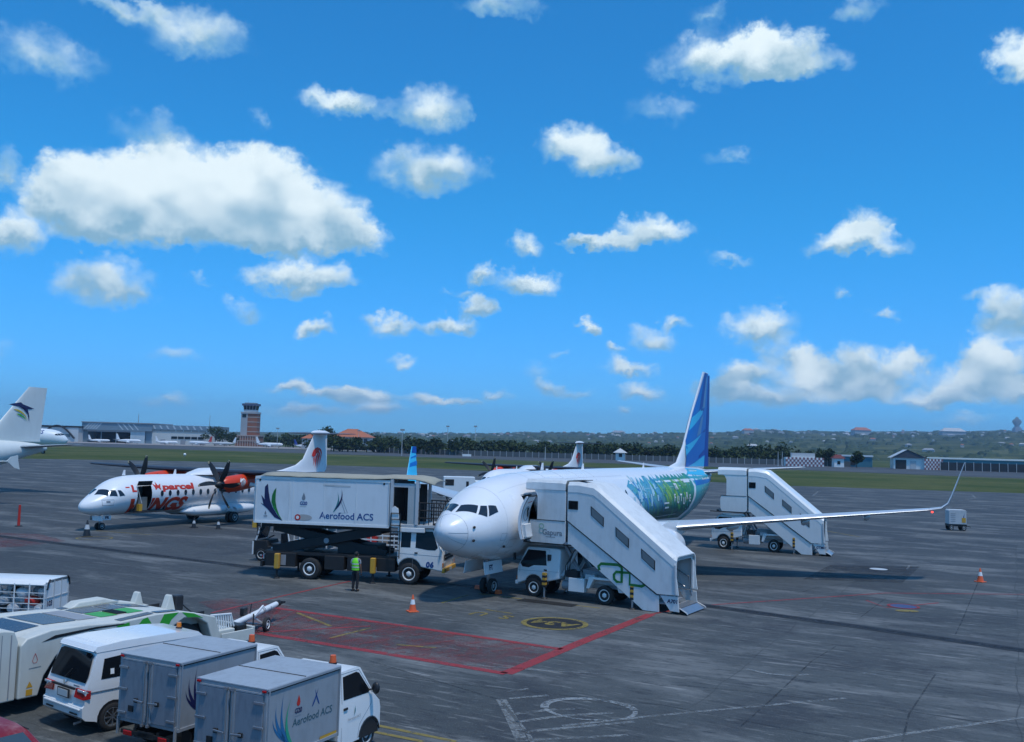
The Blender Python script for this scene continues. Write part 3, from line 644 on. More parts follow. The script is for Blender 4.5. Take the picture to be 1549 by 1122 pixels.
for (x, y, s, rz_, lb, j) in ((1650, 4450, 3.6, .1, 'large orange roofed house standing out on the distant hillside', 3), (1080, 4300, 2.2, .2, 'wide orange roofed house left of the largest one on the hill', 3), (1870, 4000, 3.2, -.1, 'long white building on the distant hillside at the right', 11), (640, 5600, 2.6, 0, 'dark grey block on the far ridge behind the second turboprop tail', 10), (2450, 5900, 1.5, 0, 'small white building on the ridge line', 8)):
    o = bpy.data.objects.new('hillside_house', hs[j][0]); COL.objects.link(o); o.location = (x, y, hill_z(x, y) - 1.5); o.scale = (s, s, s); o.rotation_euler = (0, 0, rz_); tag(o, lb, 'house')
mo = thing('hilltop_monument', 'tall grey monument standing on the hill crest at the far right', 'monument', (3216, 6000, hill_z(3216, 6000) - 2))
q = MB(); q.box((0, 0, 18), (44, 40, 36)); q.box((0, 0, 40), (30, 28, 12)); q.build('pedestal', GREY, mo)
q = MB(); q.loft([[(w * cos(2 * pi * k / 10), d * sin(2 * pi * k / 10), z) for k in range(10)] for z, w, d in ((42, 14, 10), (55, 17, 11), (66, 26, 11), (78, 31, 11), (88, 27, 10), (96, 14, 9), (104, 9, 8), (110, 3, 3))]); q.build('figure_block', paint('weathered_copper', (.16, .20, .20), .7, .3), mo, 50)

# ------------------------------------------------------------------ airfield buildings
def hangar():
    t = thing('hangar', 'long blue grey hangar with striped fascia and dark open front', 'hangar', (-354, 850, 0))
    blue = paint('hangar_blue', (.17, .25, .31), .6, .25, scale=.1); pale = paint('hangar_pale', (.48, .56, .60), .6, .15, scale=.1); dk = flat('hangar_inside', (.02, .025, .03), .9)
    q = MB(); q.span((-30, 2, 0), (-26, 50, 11)); q.span((26, 2, 0), (32, 50, 11)); q.span((-26, 48, 0), (26, 50, 11)); q.build('wall', blue, t)
    q = MB(); q.span((-30.5, -.5, 11), (32.5, 50, 17.6)); q.build('roof', blue, t)
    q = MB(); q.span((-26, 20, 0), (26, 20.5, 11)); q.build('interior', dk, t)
    q = MB(); q.span((-31, -1.2, 17.6), (33, 51, 18.4)); q.build('roof_edge', GREY, t)
    for i in range(9): 
        q = MB(); x = (-29 + i * 2.6) if i < 5 else (6 + (i - 5) * 4.6); s = 1 if i < 5 else -1; q.add([(x, -.62, 11.6), (x + 1.3, -.62, 11.6), (x + 1.3 + s * 5, -.62, 17.2), (x + s * 5, -.62, 17.2)], [(0, 1, 2, 3)]); q.build('fascia_stripe', pale, t)
    for x in (-26, -13.5, 0, 13): MB().span((x - .3, 1.2, 0), (x + .3, 1.8, 11)).build('post', blue, t)
    q = MB(); q.span((13, .6, 0), (26, 1.0, 11.6)); q.build('sliding_door', pale, t)
    MB().span((-26, .5, 9.6), (13, .9, 11)).build('lintel', GREY, t)
    q = MB(); q.cyl((15, 12, 18), (15, 12, 27), .35, .2, 6); q.build('mast', GREY, t)
    t = thing('workshop_block', 'pale two storey block with striped roof right of the hangar', 'building', (-294, 852, 0))
    q = MB(); q.span((-28, 0, 0), (28, 40, 11.5)); q.build('wall', paint('workshop_wall', (.55, .57, .55), .7, .15, scale=.1), t)
    MB().span((-28.6, -.6, 12.9), (29, 40.5, 17)).build('roof', blue, t)
    for i in range(9): MB().add([(-26 + i * 6, -.75, 13.4), (-24.4 + i * 6, -.75, 13.4), (-28 + i * 6 + 1.6, -.75, 16.6), (-28 + i * 6, -.75, 16.6)], [(0, 1, 2, 3)]).build('fascia_stripe', pale, t)
    q0 = MB().span((-3.2, -.25, -.75), (3.2, .1, .75)).build('window', PANE, t, loc=(-24, -.2, 12.2))
    for i in range(1, 8): share(q0, t, (-24 + i * 6.9, -.2, 12.2))
    w0 = MB().span((-2.6, -.2, -1.1), (2.6, .1, 1.1)).build('window', GLASS, t, loc=(-8, -.1, 6))
    for i in range(1, 5): share(w0, t, (-8 + i * 6, -.1, 6))
    for x in (-20, -2, 16): MB().span((x, -.4, 0), (x + 4.2, .1, 4.2)).build('door', GREY, t)
    MB().cyl((20, 10, 17), (20, 10, 27), .35, .2, 6).build('mast', GREY, t)
    t = thing('arched_hangar', 'old white hangar front with a dark arched truss at the left', 'hangar', (-403, 842, 0))
    q = MB(); q.span((-19, 0, 0), (19, 40, 12.5)); q.build('wall', paint('old_white_wall', (.60, .62, .62), .7, .2, scale=.1), t)
    q = MB(); q.tube([(-16 + 32 * i / 16, -.6, 3 + 11 * sin(pi * i / 16)) for i in range(17)], .75, 6); q.build('arch', DARK, t)
    MB().span((-20, -.5, 12.6), (20, 40, 14)).build('roof', DARK, t); MB().span((-2.2, -.4, 3), (1.2, .1, 9)).build('door', DARK, t)
    for x in (-9, 7): MB().span((x, -.3, 4), (x + 5, .1, 6.6)).build('window', PANE, t)
hangar()
def tower():
    t = thing('control_tower', 'brick airport control tower with a glazed cab on top', 'tower', (-242, 880, 0))
    brick = paint('tower_brick', (.30, .105, .055), .85, .3, scale=.15); pale = paint('tower_pale', (.36, .37, .38), .8, .2, scale=.1); band = flat('tower_band', (.42, .34, .30), .8)
    MB().span((-7.2, -6, 0), (-1.2, 6, 31)).build('stair_shaft', pale, t); MB().span((-1.2, -5.6, 0), (7.6, 6, 30)).build('shaft', brick, t)
    for z in (13, 17.5, 22, 26.4): MB().span((-1.1, -5.75, z), (7.75, 6.1, z + .8)).build('band', band, t)
    MB().span((-6, -6.2, 26.5), (-2.4, -5.9, 29.5)).build('window', GLASS, t)
    MB().span((-7.6, -6.4, 30), (8, 6.4, 31.6)).build('gallery_slab', pale, t)
    q = MB(); q.loft([[(c * 6.0 * k + .2, s * 5.6 * k, z) for c, s in ((-1, -1), (1, -1), (1, 1), (-1, 1))] for z, k in ((31.6, .9), (33.6, .92))]); q.build('cab_base', paint('cab_white', (.6, .6, .6), .6, .1), t)
    q = MB(); q.loft([[(c * 6.0 * k + .2, s * 5.6 * k, z) for c, s in ((-1, -1), (1, -1), (1, 1), (-1, 1))] for z, k in ((33.6, .9), (37.4, 1.0))]); q.build('glazing', GLASS, t)
    for i in range(5): 
        x = -5.4 + i * 2.8; MB().bar((x * .96, -5.15, 33.6), (x * 1.03 + .2, -5.72, 37.4), .22, .22).build('mullion', LGREY, t)
    MB().span((-6.8, -6.6, 37.4), (7.2, 6.6, 39.3)).build('roof', flat('cab_roof', (.08, .10, .16), .6), t); MB().span((-5, -4, 39.3), (5, 4, 40.2)).build('roof_plant', GREY, t)
    MB().cyl((-3, 0, 40), (-3, 0, 45), .15, .1, 5).build('mast', GREY, t)
    MB().span((-11, -9, 0), (10.5, 9, 9.2)).build('podium', paint('podium_brick', (.28, .13, .09), .85, .25, scale=.15), t)
    for z in (4.4, 9.2): MB().span((-11.4, -9.5, z), (10.9, 9.4, z + .9)).build('podium_band', band, t)
    c0 = MB().span((-.3, -.3, 0), (.3, .3, 9)).build('column', band, t, loc=(-10.6, -9.4, 0))
    for i in range(1, 10): share(c0, t, (-10.6 + i * 2.3, -9.4, 0))
tower()
def lodge():
    t = thing('pavilion', 'low pavilion with a wide red tiled hipped roof and white windows', 'building', (-126, 752, 0))
    MB().span((-14, 0, 2.5), (14, 22, 10.6)).build('wall', paint('pavilion_wall', (.50, .52, .52), .7, .15, scale=.1), t)
    MB().add([(-16, -2, 10.4), (16, -2, 10.4), (16, 24, 10.4), (-16, 24, 10.4), (-5, 11, 17), (3, 11, 17)], [(0, 1, 5, 4), (1, 2, 5), (2, 3, 4, 5), (3, 0, 4), (0, 3, 2, 1)]).build('roof', HR[0], t)
    w0 = MB().span((-1.4, -.3, -1.7), (1.4, .1, 1.7)).build('window', GLASSB, t, loc=(-11.5, 0, 7.6))
    for i in range(1, 7): share(w0, t, (-11.5 + i * 3.8, 0, 7.6))
    c0 = MB().cyl((0, 0, 0), (0, 0, 2.5), .4, .4, 6).build('column', LGREY, t, loc=(-13, 1, 0))
    for i in range(1, 6): share(c0, t, (-13 + i * 5.2, 1, 0))
    MB().span((-16, -4, 2.0), (16, 0, 2.5)).build('canopy', LGREY, t)
    MB().span((-13, 2, 0), (13, 20, 2.5)).build('ground_floor', DARK, t)
    t2 = thing('annex', 'grey annex with small red roof behind the turboprop tail', 'building', (-158, 760, 0))
    MB().span((-9, 0, 0), (9, 12, 8.4)).build('wall', paint('annex_wall', (.36, .38, .40), .7, .2, scale=.1), t2)
    MB().add([(-10, -1, 8.4), (10, -1, 8.4), (10, 13, 8.4), (-10, 13, 8.4), (-4, 6, 12), (4, 6, 12)], [(0, 1, 5, 4), (1, 2, 5), (2, 3, 4, 5), (3, 0, 4), (0, 3, 2, 1)]).build('roof', HR[0], t2)
    for x in (-6, -1, 4): MB().span((x, -.3, 3), (x + 3, .1, 5.4)).build('window', GLASS, t2)
lodge()
t = thing('white_hut', 'small white hut with a pyramid roof on the grass before the wood', 'hut', (65.2, 560, 0))
MB().span((-2.6, -2, 0), (2.6, 2, 4.6)).build('wall', WHITE, t); MB().add([(-4, -3.4, 4.5), (4, -3.4, 4.5), (4, 3.4, 4.5), (-4, 3.4, 4.5), (0, 0, 7.2)], [(0, 1, 4), (1, 2, 4), (2, 3, 4), (3, 0, 4), (0, 3, 2, 1)]).build('roof', LGREY, t); MB().span((-.9, -2.2, 2), (.9, -1.9, 4)).build('window', GLASS, t)
def chequered(name, label, x, y, w, h, nx, nz, top):
    t = thing(name, label, 'equipment shelter', (x, y, 0)); MB().span((-w / 2, 0, 0), (w / 2, 4, h)).build('wall', WHITE, t)
    red = flat('chequer_dark', (.24, .11, .12), .7); q0 = MB().span((0, -.12, 0), (w / nx, .05, h / nz)).build('chequer_panel', red, t, loc=(-w / 2, 0, 0))
    for i in range(nx):
        for k in range(nz):
            if (i + k) % 2 == 0 and (i or k): share(q0, t, (-w / 2 + i * w / nx, 0, k * h / nz))
    if top: MB().span((-w * .33, 1, h), (w * .28, 3.5, h + 2.4)).build('roof_box', LGREY, t)
    return t
chequered('chequered_shelter', 'long red and white chequered shelter in front of the wood', 162, 520, 21, 4.8, 20, 4, True)
chequered('chequered_shelter', 'short red and white chequered shelter beside the gabled white shed', 231.8, 518, 10.2, 5.8, 11, 5, False)
t = thing('small_hut', 'small white hut with a red roof beside a dark tree', 'hut', (180.8, 520, 0)); MB().span((-2.7, 0, 0), (2.7, 4, 4.9)).build('wall', WHITE, t); MB().add([(-3.4, -.7, 4.8), (3.4, -.7, 4.8), (3.4, 4.7, 4.8), (-3.4, 4.7, 4.8), (-1.5, 2, 6.9), (1.5, 2, 6.9)], [(0, 1, 5, 4), (1, 2, 5), (2, 3, 4, 5), (3, 0, 4), (0, 3, 2, 1)]).build('roof', flat('dark_red_roof', (.14, .03, .03), .8), t); MB().span((-1, -.2, 1.6), (.6, .1, 3.4)).build('window', GLASS, t)
t = thing('gabled_shed', 'white shed with a dark gable and broad pale roof', 'shed', (219.5, 522, 0), -.25)
q = MB(); q.span((-7.5, 0, 0), (9, 14, 6.4)); q.build('wall', WHITE, t); q = MB(); q.add([(-8.5, -1, 6.2), (-.5, -1, 10.6), (9.5, -1, 6.2)], [(0, 1, 2)]); q.build('gable', flat('gable_dark', (.06, .065, .08), .7), t)
q = MB(); q.add([(-.5, -1.3, 10.7), (9.9, -1.3, 6.1), (9.9, 15, 6.1), (-.5, 15, 10.7), (-8.9, -1.3, 6.1), (-8.9, 15, 6.1)], [(0, 1, 2, 3), (4, 0, 3, 5)]); q.build('roof', LGREY, t); MB().span((1, -.25, 0), (4, .1, 4.6)).build('door', LGREY, t); MB().span((-6.5, -.25, 0), (-1, .1, 5)).build('carport', DARK, t)
for i, (x0, x1, y0, y1, lb) in enumerate(((192, 212, 560, 552, 'blue walled shed with white roof left of the gabled shed'), (238, 330, 560, 548, 'long blue wall with a white roof edge right of the gabled shed'), (330, 470, 548, 520, 'far end of the long blue wall at the edge of view'))):
    t = thing('blue_shed', lb, 'shed', ((x0 + x1) / 2, (y0 + y1) / 2, 0), atan2(y1 - y0, x1 - x0)); w = x1 - x0; bl = paint('blue_wall_%d' % i, (.05, .20, .26), .6, .2, scale=.1)
    MB().span((-w / 2, 0, 0), (w / 2, 8, 6.0)).build('wall', bl, t); MB().span((-w / 2 - .5, -.5, 6.0), (w / 2 + .5, 8.5, 7.0)).build('roof', WHITE, t)
    for k in range(int(w / 7)): MB().span((-w / 2 + 1 + k * 7, -.25, 1), (-w / 2 + 4 + k * 7, .1, 4)).build('bay', DARK, t)
def fence(name, pts, h, label, mat):
    t = thing(name, label, 'fence', (pts[0][0], pts[0][1], 0)); o = Vector(pts[0]); q = MB(); pz = MB()
    for i in range(len(pts) - 1):
        a, b_ = Vector(pts[i]) - o, Vector(pts[i + 1]) - o; q.bar((a.x, a.y, h / 2), (b_.x, b_.y, h / 2), .06, h * .96); n = max(1, int((b_ - a).length / 4))
        for k in range(n): p = a.lerp(b_, k / n); pz.span((p.x - .12, p.y - .25, 0), (p.x + .12, p.y - .05, h + .3))
    q.build('mesh_panel', mat, t); tag(pz.build('post', LGREY, t), kind='stuff')
FEN = flat('fence_mesh', (.10, .11, .11), .8); FEND = flat('dark_fence', (.030, .036, .042), .8)
fence('fence', [(-90, 640), (-38, 600), (62, 575), (143, 560), (196, 545)], 3.2, 'long grey fence at the foot of the dark wood', FEN)
fence('fence', [(234, 515), (272, 500), (480, 420)], 4.4, 'tall dark fence at the right in front of the blue wall', FEND)
def mast(x, y, h, label, head=True, group=None):
    t = thing('light_mast', label, 'mast', (x, y, 0), 0, group); MB().cyl((0, 0, 0), (0, 0, h), .22, .12, 6).build('pole', LGREY, t)
    if head: MB().box((0, 0, h), (2.2, .8, .9)).build('lamp_head', GREY, t)
mast(-57, 500, 13.6, 'tall slim light mast right of the red roofed pavilion'); mast(18.7, 500, 6.6, 'thin pale post on the grass left of the second turboprop tail', False); mast(141.6, 500, 7.6, 'left one of two pale posts beside the long chequered shelter', False); mast(143.8, 500, 7.6, 'right one of two pale posts beside the long chequered shelter', False)
mast(-172, 700, 15, 'light mast between the control tower and the pavilion'); mast(-43, 650, 19, 'dark mast with a wide head above the wood left of centre'); mast(-24, 650, 19.5, 'mast above the wood second from left'); mast(-112, 700, 15, 'light mast in front of the red roofed pavilion')
t = thing('marker_board', 'small white marker board on the grass beside the runway', 'marker board', (-23.5, 520, 0)); MB().span((-2.4, 0, .4), (2.4, .3, 1.6)).build('board', WHITE, t); MB().span((-2, .05, 0), (-1.8, .25, .5)).build('leg', GREY, t); MB().span((1.8, .05, 0), (2, .25, .5)).build('leg', GREY, t)
t = thing('runway_marker', 'white round marker on the left grass strip', 'marker', (-113, 330, 0)); MB().ball((0, 0, .6), .5, 10, 6).build('marker_ball', WHITE, t, 60); MB().cyl((0, 0, -.1), (0, 0, .3), .2).build('foot', GREY, t)
t = thing('red_tender', 'red airport vehicle parked far off right of the pavilion', 'truck', (-68.5, 650, 0)); MB().span((-4.5, 0, .6), (3.2, 2.6, 3.4)).build('body', RED, t, bevel=.3); MB().span((3.2, 0, .6), (5, 2.6, 3)).build('cab', RED, t, bevel=.3); [MB().cyl((x, -.1, .6), (x, .3, .6), .6, .6, 10).build('wheel', RUBBER, t) for x in (-3, 3)]

# ------------------------------------------------------------------ aircraft
def pchip(xs,ys):
    n=len(xs);h=[xs[i+1]-xs[i] for i in range(n-1)];d=[(ys[i+1]-ys[i])/h[i] for i in range(n-1)]
    m=[d[0]]+[0]*(n-2)+[d[-1]]
    for i in range(1,n-1):
        if d[i-1]*d[i]>0:
            a=2*h[i]+h[i-1];b=h[i]+2*h[i-1];m[i]=(a+b)/(a/d[i-1]+b/d[i])
    def f(x):
        if x<=xs[0]: return ys[0]
        if x>=xs[-1]: return ys[-1]
        i=0
        while x>xs[i+1]: i+=1
        t=(x-xs[i])/h[i]
        return (2*t**3-3*t*t+1)*ys[i]+(t**3-2*t*t+t)*h[i]*m[i]+(3*t*t-2*t**3)*ys[i+1]+(t**3-t*t)*h[i]*m[i+1]
    return f
class Fus:
    """body of revolution-like skin; x aft from the nose, y port, z up"""
    def __init__(s,st):
        # sqrt-spaced parameter keeps the nose round
        xs=[sqrt(p[0]) for p in st]
        s.L=st[-1][0];s.fb=pchip(xs,[p[1] for p in st]);s.ft=pchip(xs,[p[2] for p in st]);s.fw=pchip(xs,[p[3] for p in st])
    def sec(s,x):
        q=sqrt(max(x,0));b,t,w=s.fb(q),s.ft(q),s.fw(q)
        return (b+t)/2,(t-b)/2,w
    def raw(s,x,th):
        zc,rz,w=s.sec(x);return (x,w*cos(th),zc+rz*sin(th))
    def pt(s,x,th,off=0.):
        p=s.raw(x,th)
        if not off: return p
        e=.02;a=s.raw(x+e,th);c=s.raw(max(x-e,0),th);u=s.raw(x,th+.02);v=s.raw(x,th-.02)
        A=[a[i]-c[i] for i in range(3)];B=[u[i]-v[i] for i in range(3)]
        N=(A[1]*B[2]-A[2]*B[1],A[2]*B[0]-A[0]*B[2],A[0]*B[1]-A[1]*B[0]);l=sqrt(sum(k*k for k in N)) or 1
        zc=s.sec(x)[0]
        sg=1 if N[1]*p[1]+N[2]*(p[2]-zc)>0 else -1
        return tuple(p[i]+off*sg*N[i]/l for i in range(3))
    def th(s,x,z,side=1):
        zc,rz,w=s.sec(x);k=max(-.999,min(.999,(z-zc)/rz));t=asin(k)
        return t if side>0 else pi-t
    def side(s,x,z,sd=1,off=.005): return s.pt(x,s.th(x,z,sd),off)
F737=[(0,2.95,2.95,.01),(.06,2.72,3.17,.24),(.3,2.42,3.42,.52),(.8,2.1,3.72,.88),(1.4,1.88,4.02,1.18),(1.75,1.79,4.2,1.32),(2.3,1.68,4.54,1.48),(2.9,1.59,4.80,1.62),(3.7,1.51,5.02,1.75),(4.8,1.46,5.19,1.84),(6.2,1.44,5.31,1.88),(9,1.44,5.40,1.88),(12,1.44,5.43,1.88),(20,1.44,5.45,1.88),(25,1.44,5.45,1.88),(27.5,1.6,5.45,1.87),(30.5,2.1,5.45,1.72),(33.5,2.95,5.4,1.32),(36,3.8,5.3,.78),(38.02,4.5,5.1,.25)]
FATR=[(0,1.62,1.62,.01),(.08,1.4,1.85,.25),(.35,1.2,2.1,.52),(.8,1.08,2.38,.82),(1.3,1.02,2.72,1.04),(1.75,1.0,3.05,1.18),(2.3,.98,3.38,1.3),(3.0,.97,3.6,1.38),(3.9,.97,3.72,1.425),(5,.97,3.76,1.4325),(12,.97,3.76,1.4325),(17.5,.97,3.76,1.4325),(20,1.25,3.76,1.33),(23,1.95,3.72,1.0),(25.5,2.7,3.62,.6),(27.17,3.2,3.5,.15)]

def LX(p): return (-p[0], p[1], p[2])           # station aft of the nose -> local frame (nose points to +x)
def skin(F, name, mat, par, xs, holes=(), nth=44):
    xs = sorted(set([round(x, 4) for x in xs] + [round(h[k], 4) for h in holes for k in (0, 1)]))
    ths = sorted(set([round(2 * pi * i / nth, 5) for i in range(nth)] + [round(h[k] % (2 * pi), 5) for h in holes for k in (2, 3)]))
    for h in holes:     # drop stations that crowd the edges of an opening
        xs = [x for x in xs if not any(1e-6 < abs(x - h[k]) < .1 for k in (0, 1))]
    mb = MB(); n = len(ths)
    for x in xs: mb.v += [LX(F.raw(x, t)) for t in ths]
    for i in range(len(xs) - 1):
        for j in range(n):
            k = (j + 1) % n; xm = (xs[i] + xs[i + 1]) / 2; t0, t1 = ths[j], ths[k] + (2 * pi if k == 0 else 0); tm = (t0 + t1) / 2; tm = tm - 2 * pi if tm > pi * 1.5 else tm
            if any(h[0] < xm < h[1] and h[2] < tm < h[3] for h in holes): continue
            mb.f.append((i * n + j, i * n + k, (i + 1) * n + k, (i + 1) * n + j)); mb.mi.append(0)
    mb.f += [tuple(range(n)), tuple(range((len(xs) - 1) * n, len(xs) * n))]; mb.mi += [0, 0]
    return mb.build(name, mat, par, 50)
def pane(F, par, c, name='cockpit_window', mat=None, off=.012, n=5):
    """glass patch on the skin between four (station, angle) corners"""
    mb = MB()
    for i in range(n + 1):
        for j in range(n + 1):
            u, v = i / n, j / n
            x = (c[0][0] * (1 - u) + c[1][0] * u) * (1 - v) + (c[3][0] * (1 - u) + c[2][0] * u) * v
            t = (c[0][1] * (1 - u) + c[1][1] * u) * (1 - v) + (c[3][1] * (1 - u) + c[2][1] * u) * v
            mb.v.append(LX(F.pt(x, t, off)))
    for i in range(n):
        for j in range(n): k = i * (n + 1) + j; mb.f.append((k, k + 1, k + n + 2, k + n + 1)); mb.mi.append(0)
    return mb.build(name, mat or GLASSB, par, 60)
_af = [0, .015, .06, .15, .3, .5, .72, .9, 1]
def _th(x, tc): return 5 * tc * (.2969 * sqrt(x) - .126 * x - .3516 * x * x + .2843 * x ** 3 - .1036 * x ** 4)
def foil(secs):
    rings = []
    for xl, y, z, c, tc, ph in secs:
        up = [(xl + f * c, y - sin(ph) * _th(f, tc) * c, z + cos(ph) * _th(f, tc) * c) for f in _af]
        lo = [(xl + f * c, y + sin(ph) * _th(f, tc) * c * .8, z - cos(ph) * _th(f, tc) * c * .8) for f in _af[1:-1]]
        rings.append([LX(p) for p in up + lo[::-1]])
    return MB().loft(rings)
def finy(secs, x, z):
    for i in range(len(secs) - 1):
        a, b = secs[i], secs[i + 1]
        if z <= b[2] or i == len(secs) - 2:
            t = max(0, min(1, (z - a[2]) / (b[2] - a[2]))); xl = a[0] + (b[0] - a[0]) * t; c = a[3] + (b[3] - a[3]) * t; tc = a[4] + (b[4] - a[4]) * t
            return _th(max(0, min(1, (x - xl) / c)), tc) * c
def fin_decal(name, shapes, secs, mat, par, off=.012, sides=(1, -1), cut=.35):
    for s in sides: decal(name, shapes, lambda u, v: (-u, s * (finy(secs, u, v) + off), v), mat, par, cut)
def skin_decal(F, name, shapes, mat, par, off=.008, sides=(1,), cut=.3, hole=None):
    for s in sides: decal(name, shapes, lambda u, v: LX(F.side(u, v, s, off)), mat, par, cut, hole)
def mvtext(s, size, cx, cz, shear=0, bold=0, flip=True, space=1.0):
    """lettering for the port side: reads towards the tail, so x runs aft"""
    vs, fs = text2d(s, size, shear, bold, space); return [(cx + p[0], cz + p[1]) for p in vs], fs
def fitted(s, x0, x1, z0, z1, shear=0, bold=0):      # lettering stretched to a given field
    vs, fs = text2d(s, 1.0, shear, bold); a = min(p[0] for p in vs); b = max(p[0] for p in vs); c = min(p[1] for p in vs); e = max(p[1] for p in vs)
    return [(x0 + (p[0] - a) / (b - a) * (x1 - x0), z0 + (p[1] - c) / (e - c) * (z1 - z0)) for p in vs], fs
def plane_at(name, label, cat, nose, yaw, group=None): return thing(name, label, cat, (nose[0], nose[1], 0), atan2(-cos(yaw), -sin(yaw)), group)
def turbofan(par, x, y, z, r, L, mat):
    q = MB(); q.lathe(LX((x, y, z)), (-1, 0, 0), [(L * .12, r * .76), (.02, r * .80), (0, r * .86), (.05, r * .92), (L * .18, r * 1.0), (L * .45, r * 1.02), (L * .8, r * .86), (L, r * .72), (L - .02, r * .66), (L * .7, r * .68)], 32, 0, False)
    o = q.build('nacelle', mat, par, 50)
    MB().lathe(LX((x - .004, y, z)), (-1, 0, 0), [(.09, r * .79), (.01, r * .81), (-.006, r * .865), (.06, r * .935)], 32, 0, False).build('intake_lip', STEEL, par, 50)
    q = MB(); q.lathe(LX((x + L * .14, y, z)), (-1, 0, 0), [(0, r * .78), (.02, r * .78)], 28); q.build('fan_case', BLACK, par)
    q = MB(); q.lathe(LX((x + L * .02, y, z)), (-1, 0, 0), [(0, .01), (.12, r * .12), (.32, r * .26)], 16, 0, False); q.build('spinner', GREY, par, 60)
    f = MB()
    for i in range(20):
        a = 2 * pi * i / 20; u = Vector((0, cos(a), sin(a))); w = Vector((0, -sin(a), cos(a))); o0 = Vector(LX((x + L * .11, y, z)))
        f.add([o0 + u * r * .25 - w * .03 + Vector((.05, 0, 0)), o0 + u * r * .25 + w * .05, o0 + u * r * .77 + w * .13, o0 + u * r * .77 - w * .06 + Vector((.1, 0, 0))], [(0, 1, 2, 3)])
    f.build('fan_blades', GREY, par)
    MB().lathe(LX((x + L * .86, y, z)), (-1, 0, 0), [(0, r * .5), (L * .22, r * .40), (L * .3, r * .2), (L * .38, .02)], 18).build('exhaust', STEEL, par, 50)

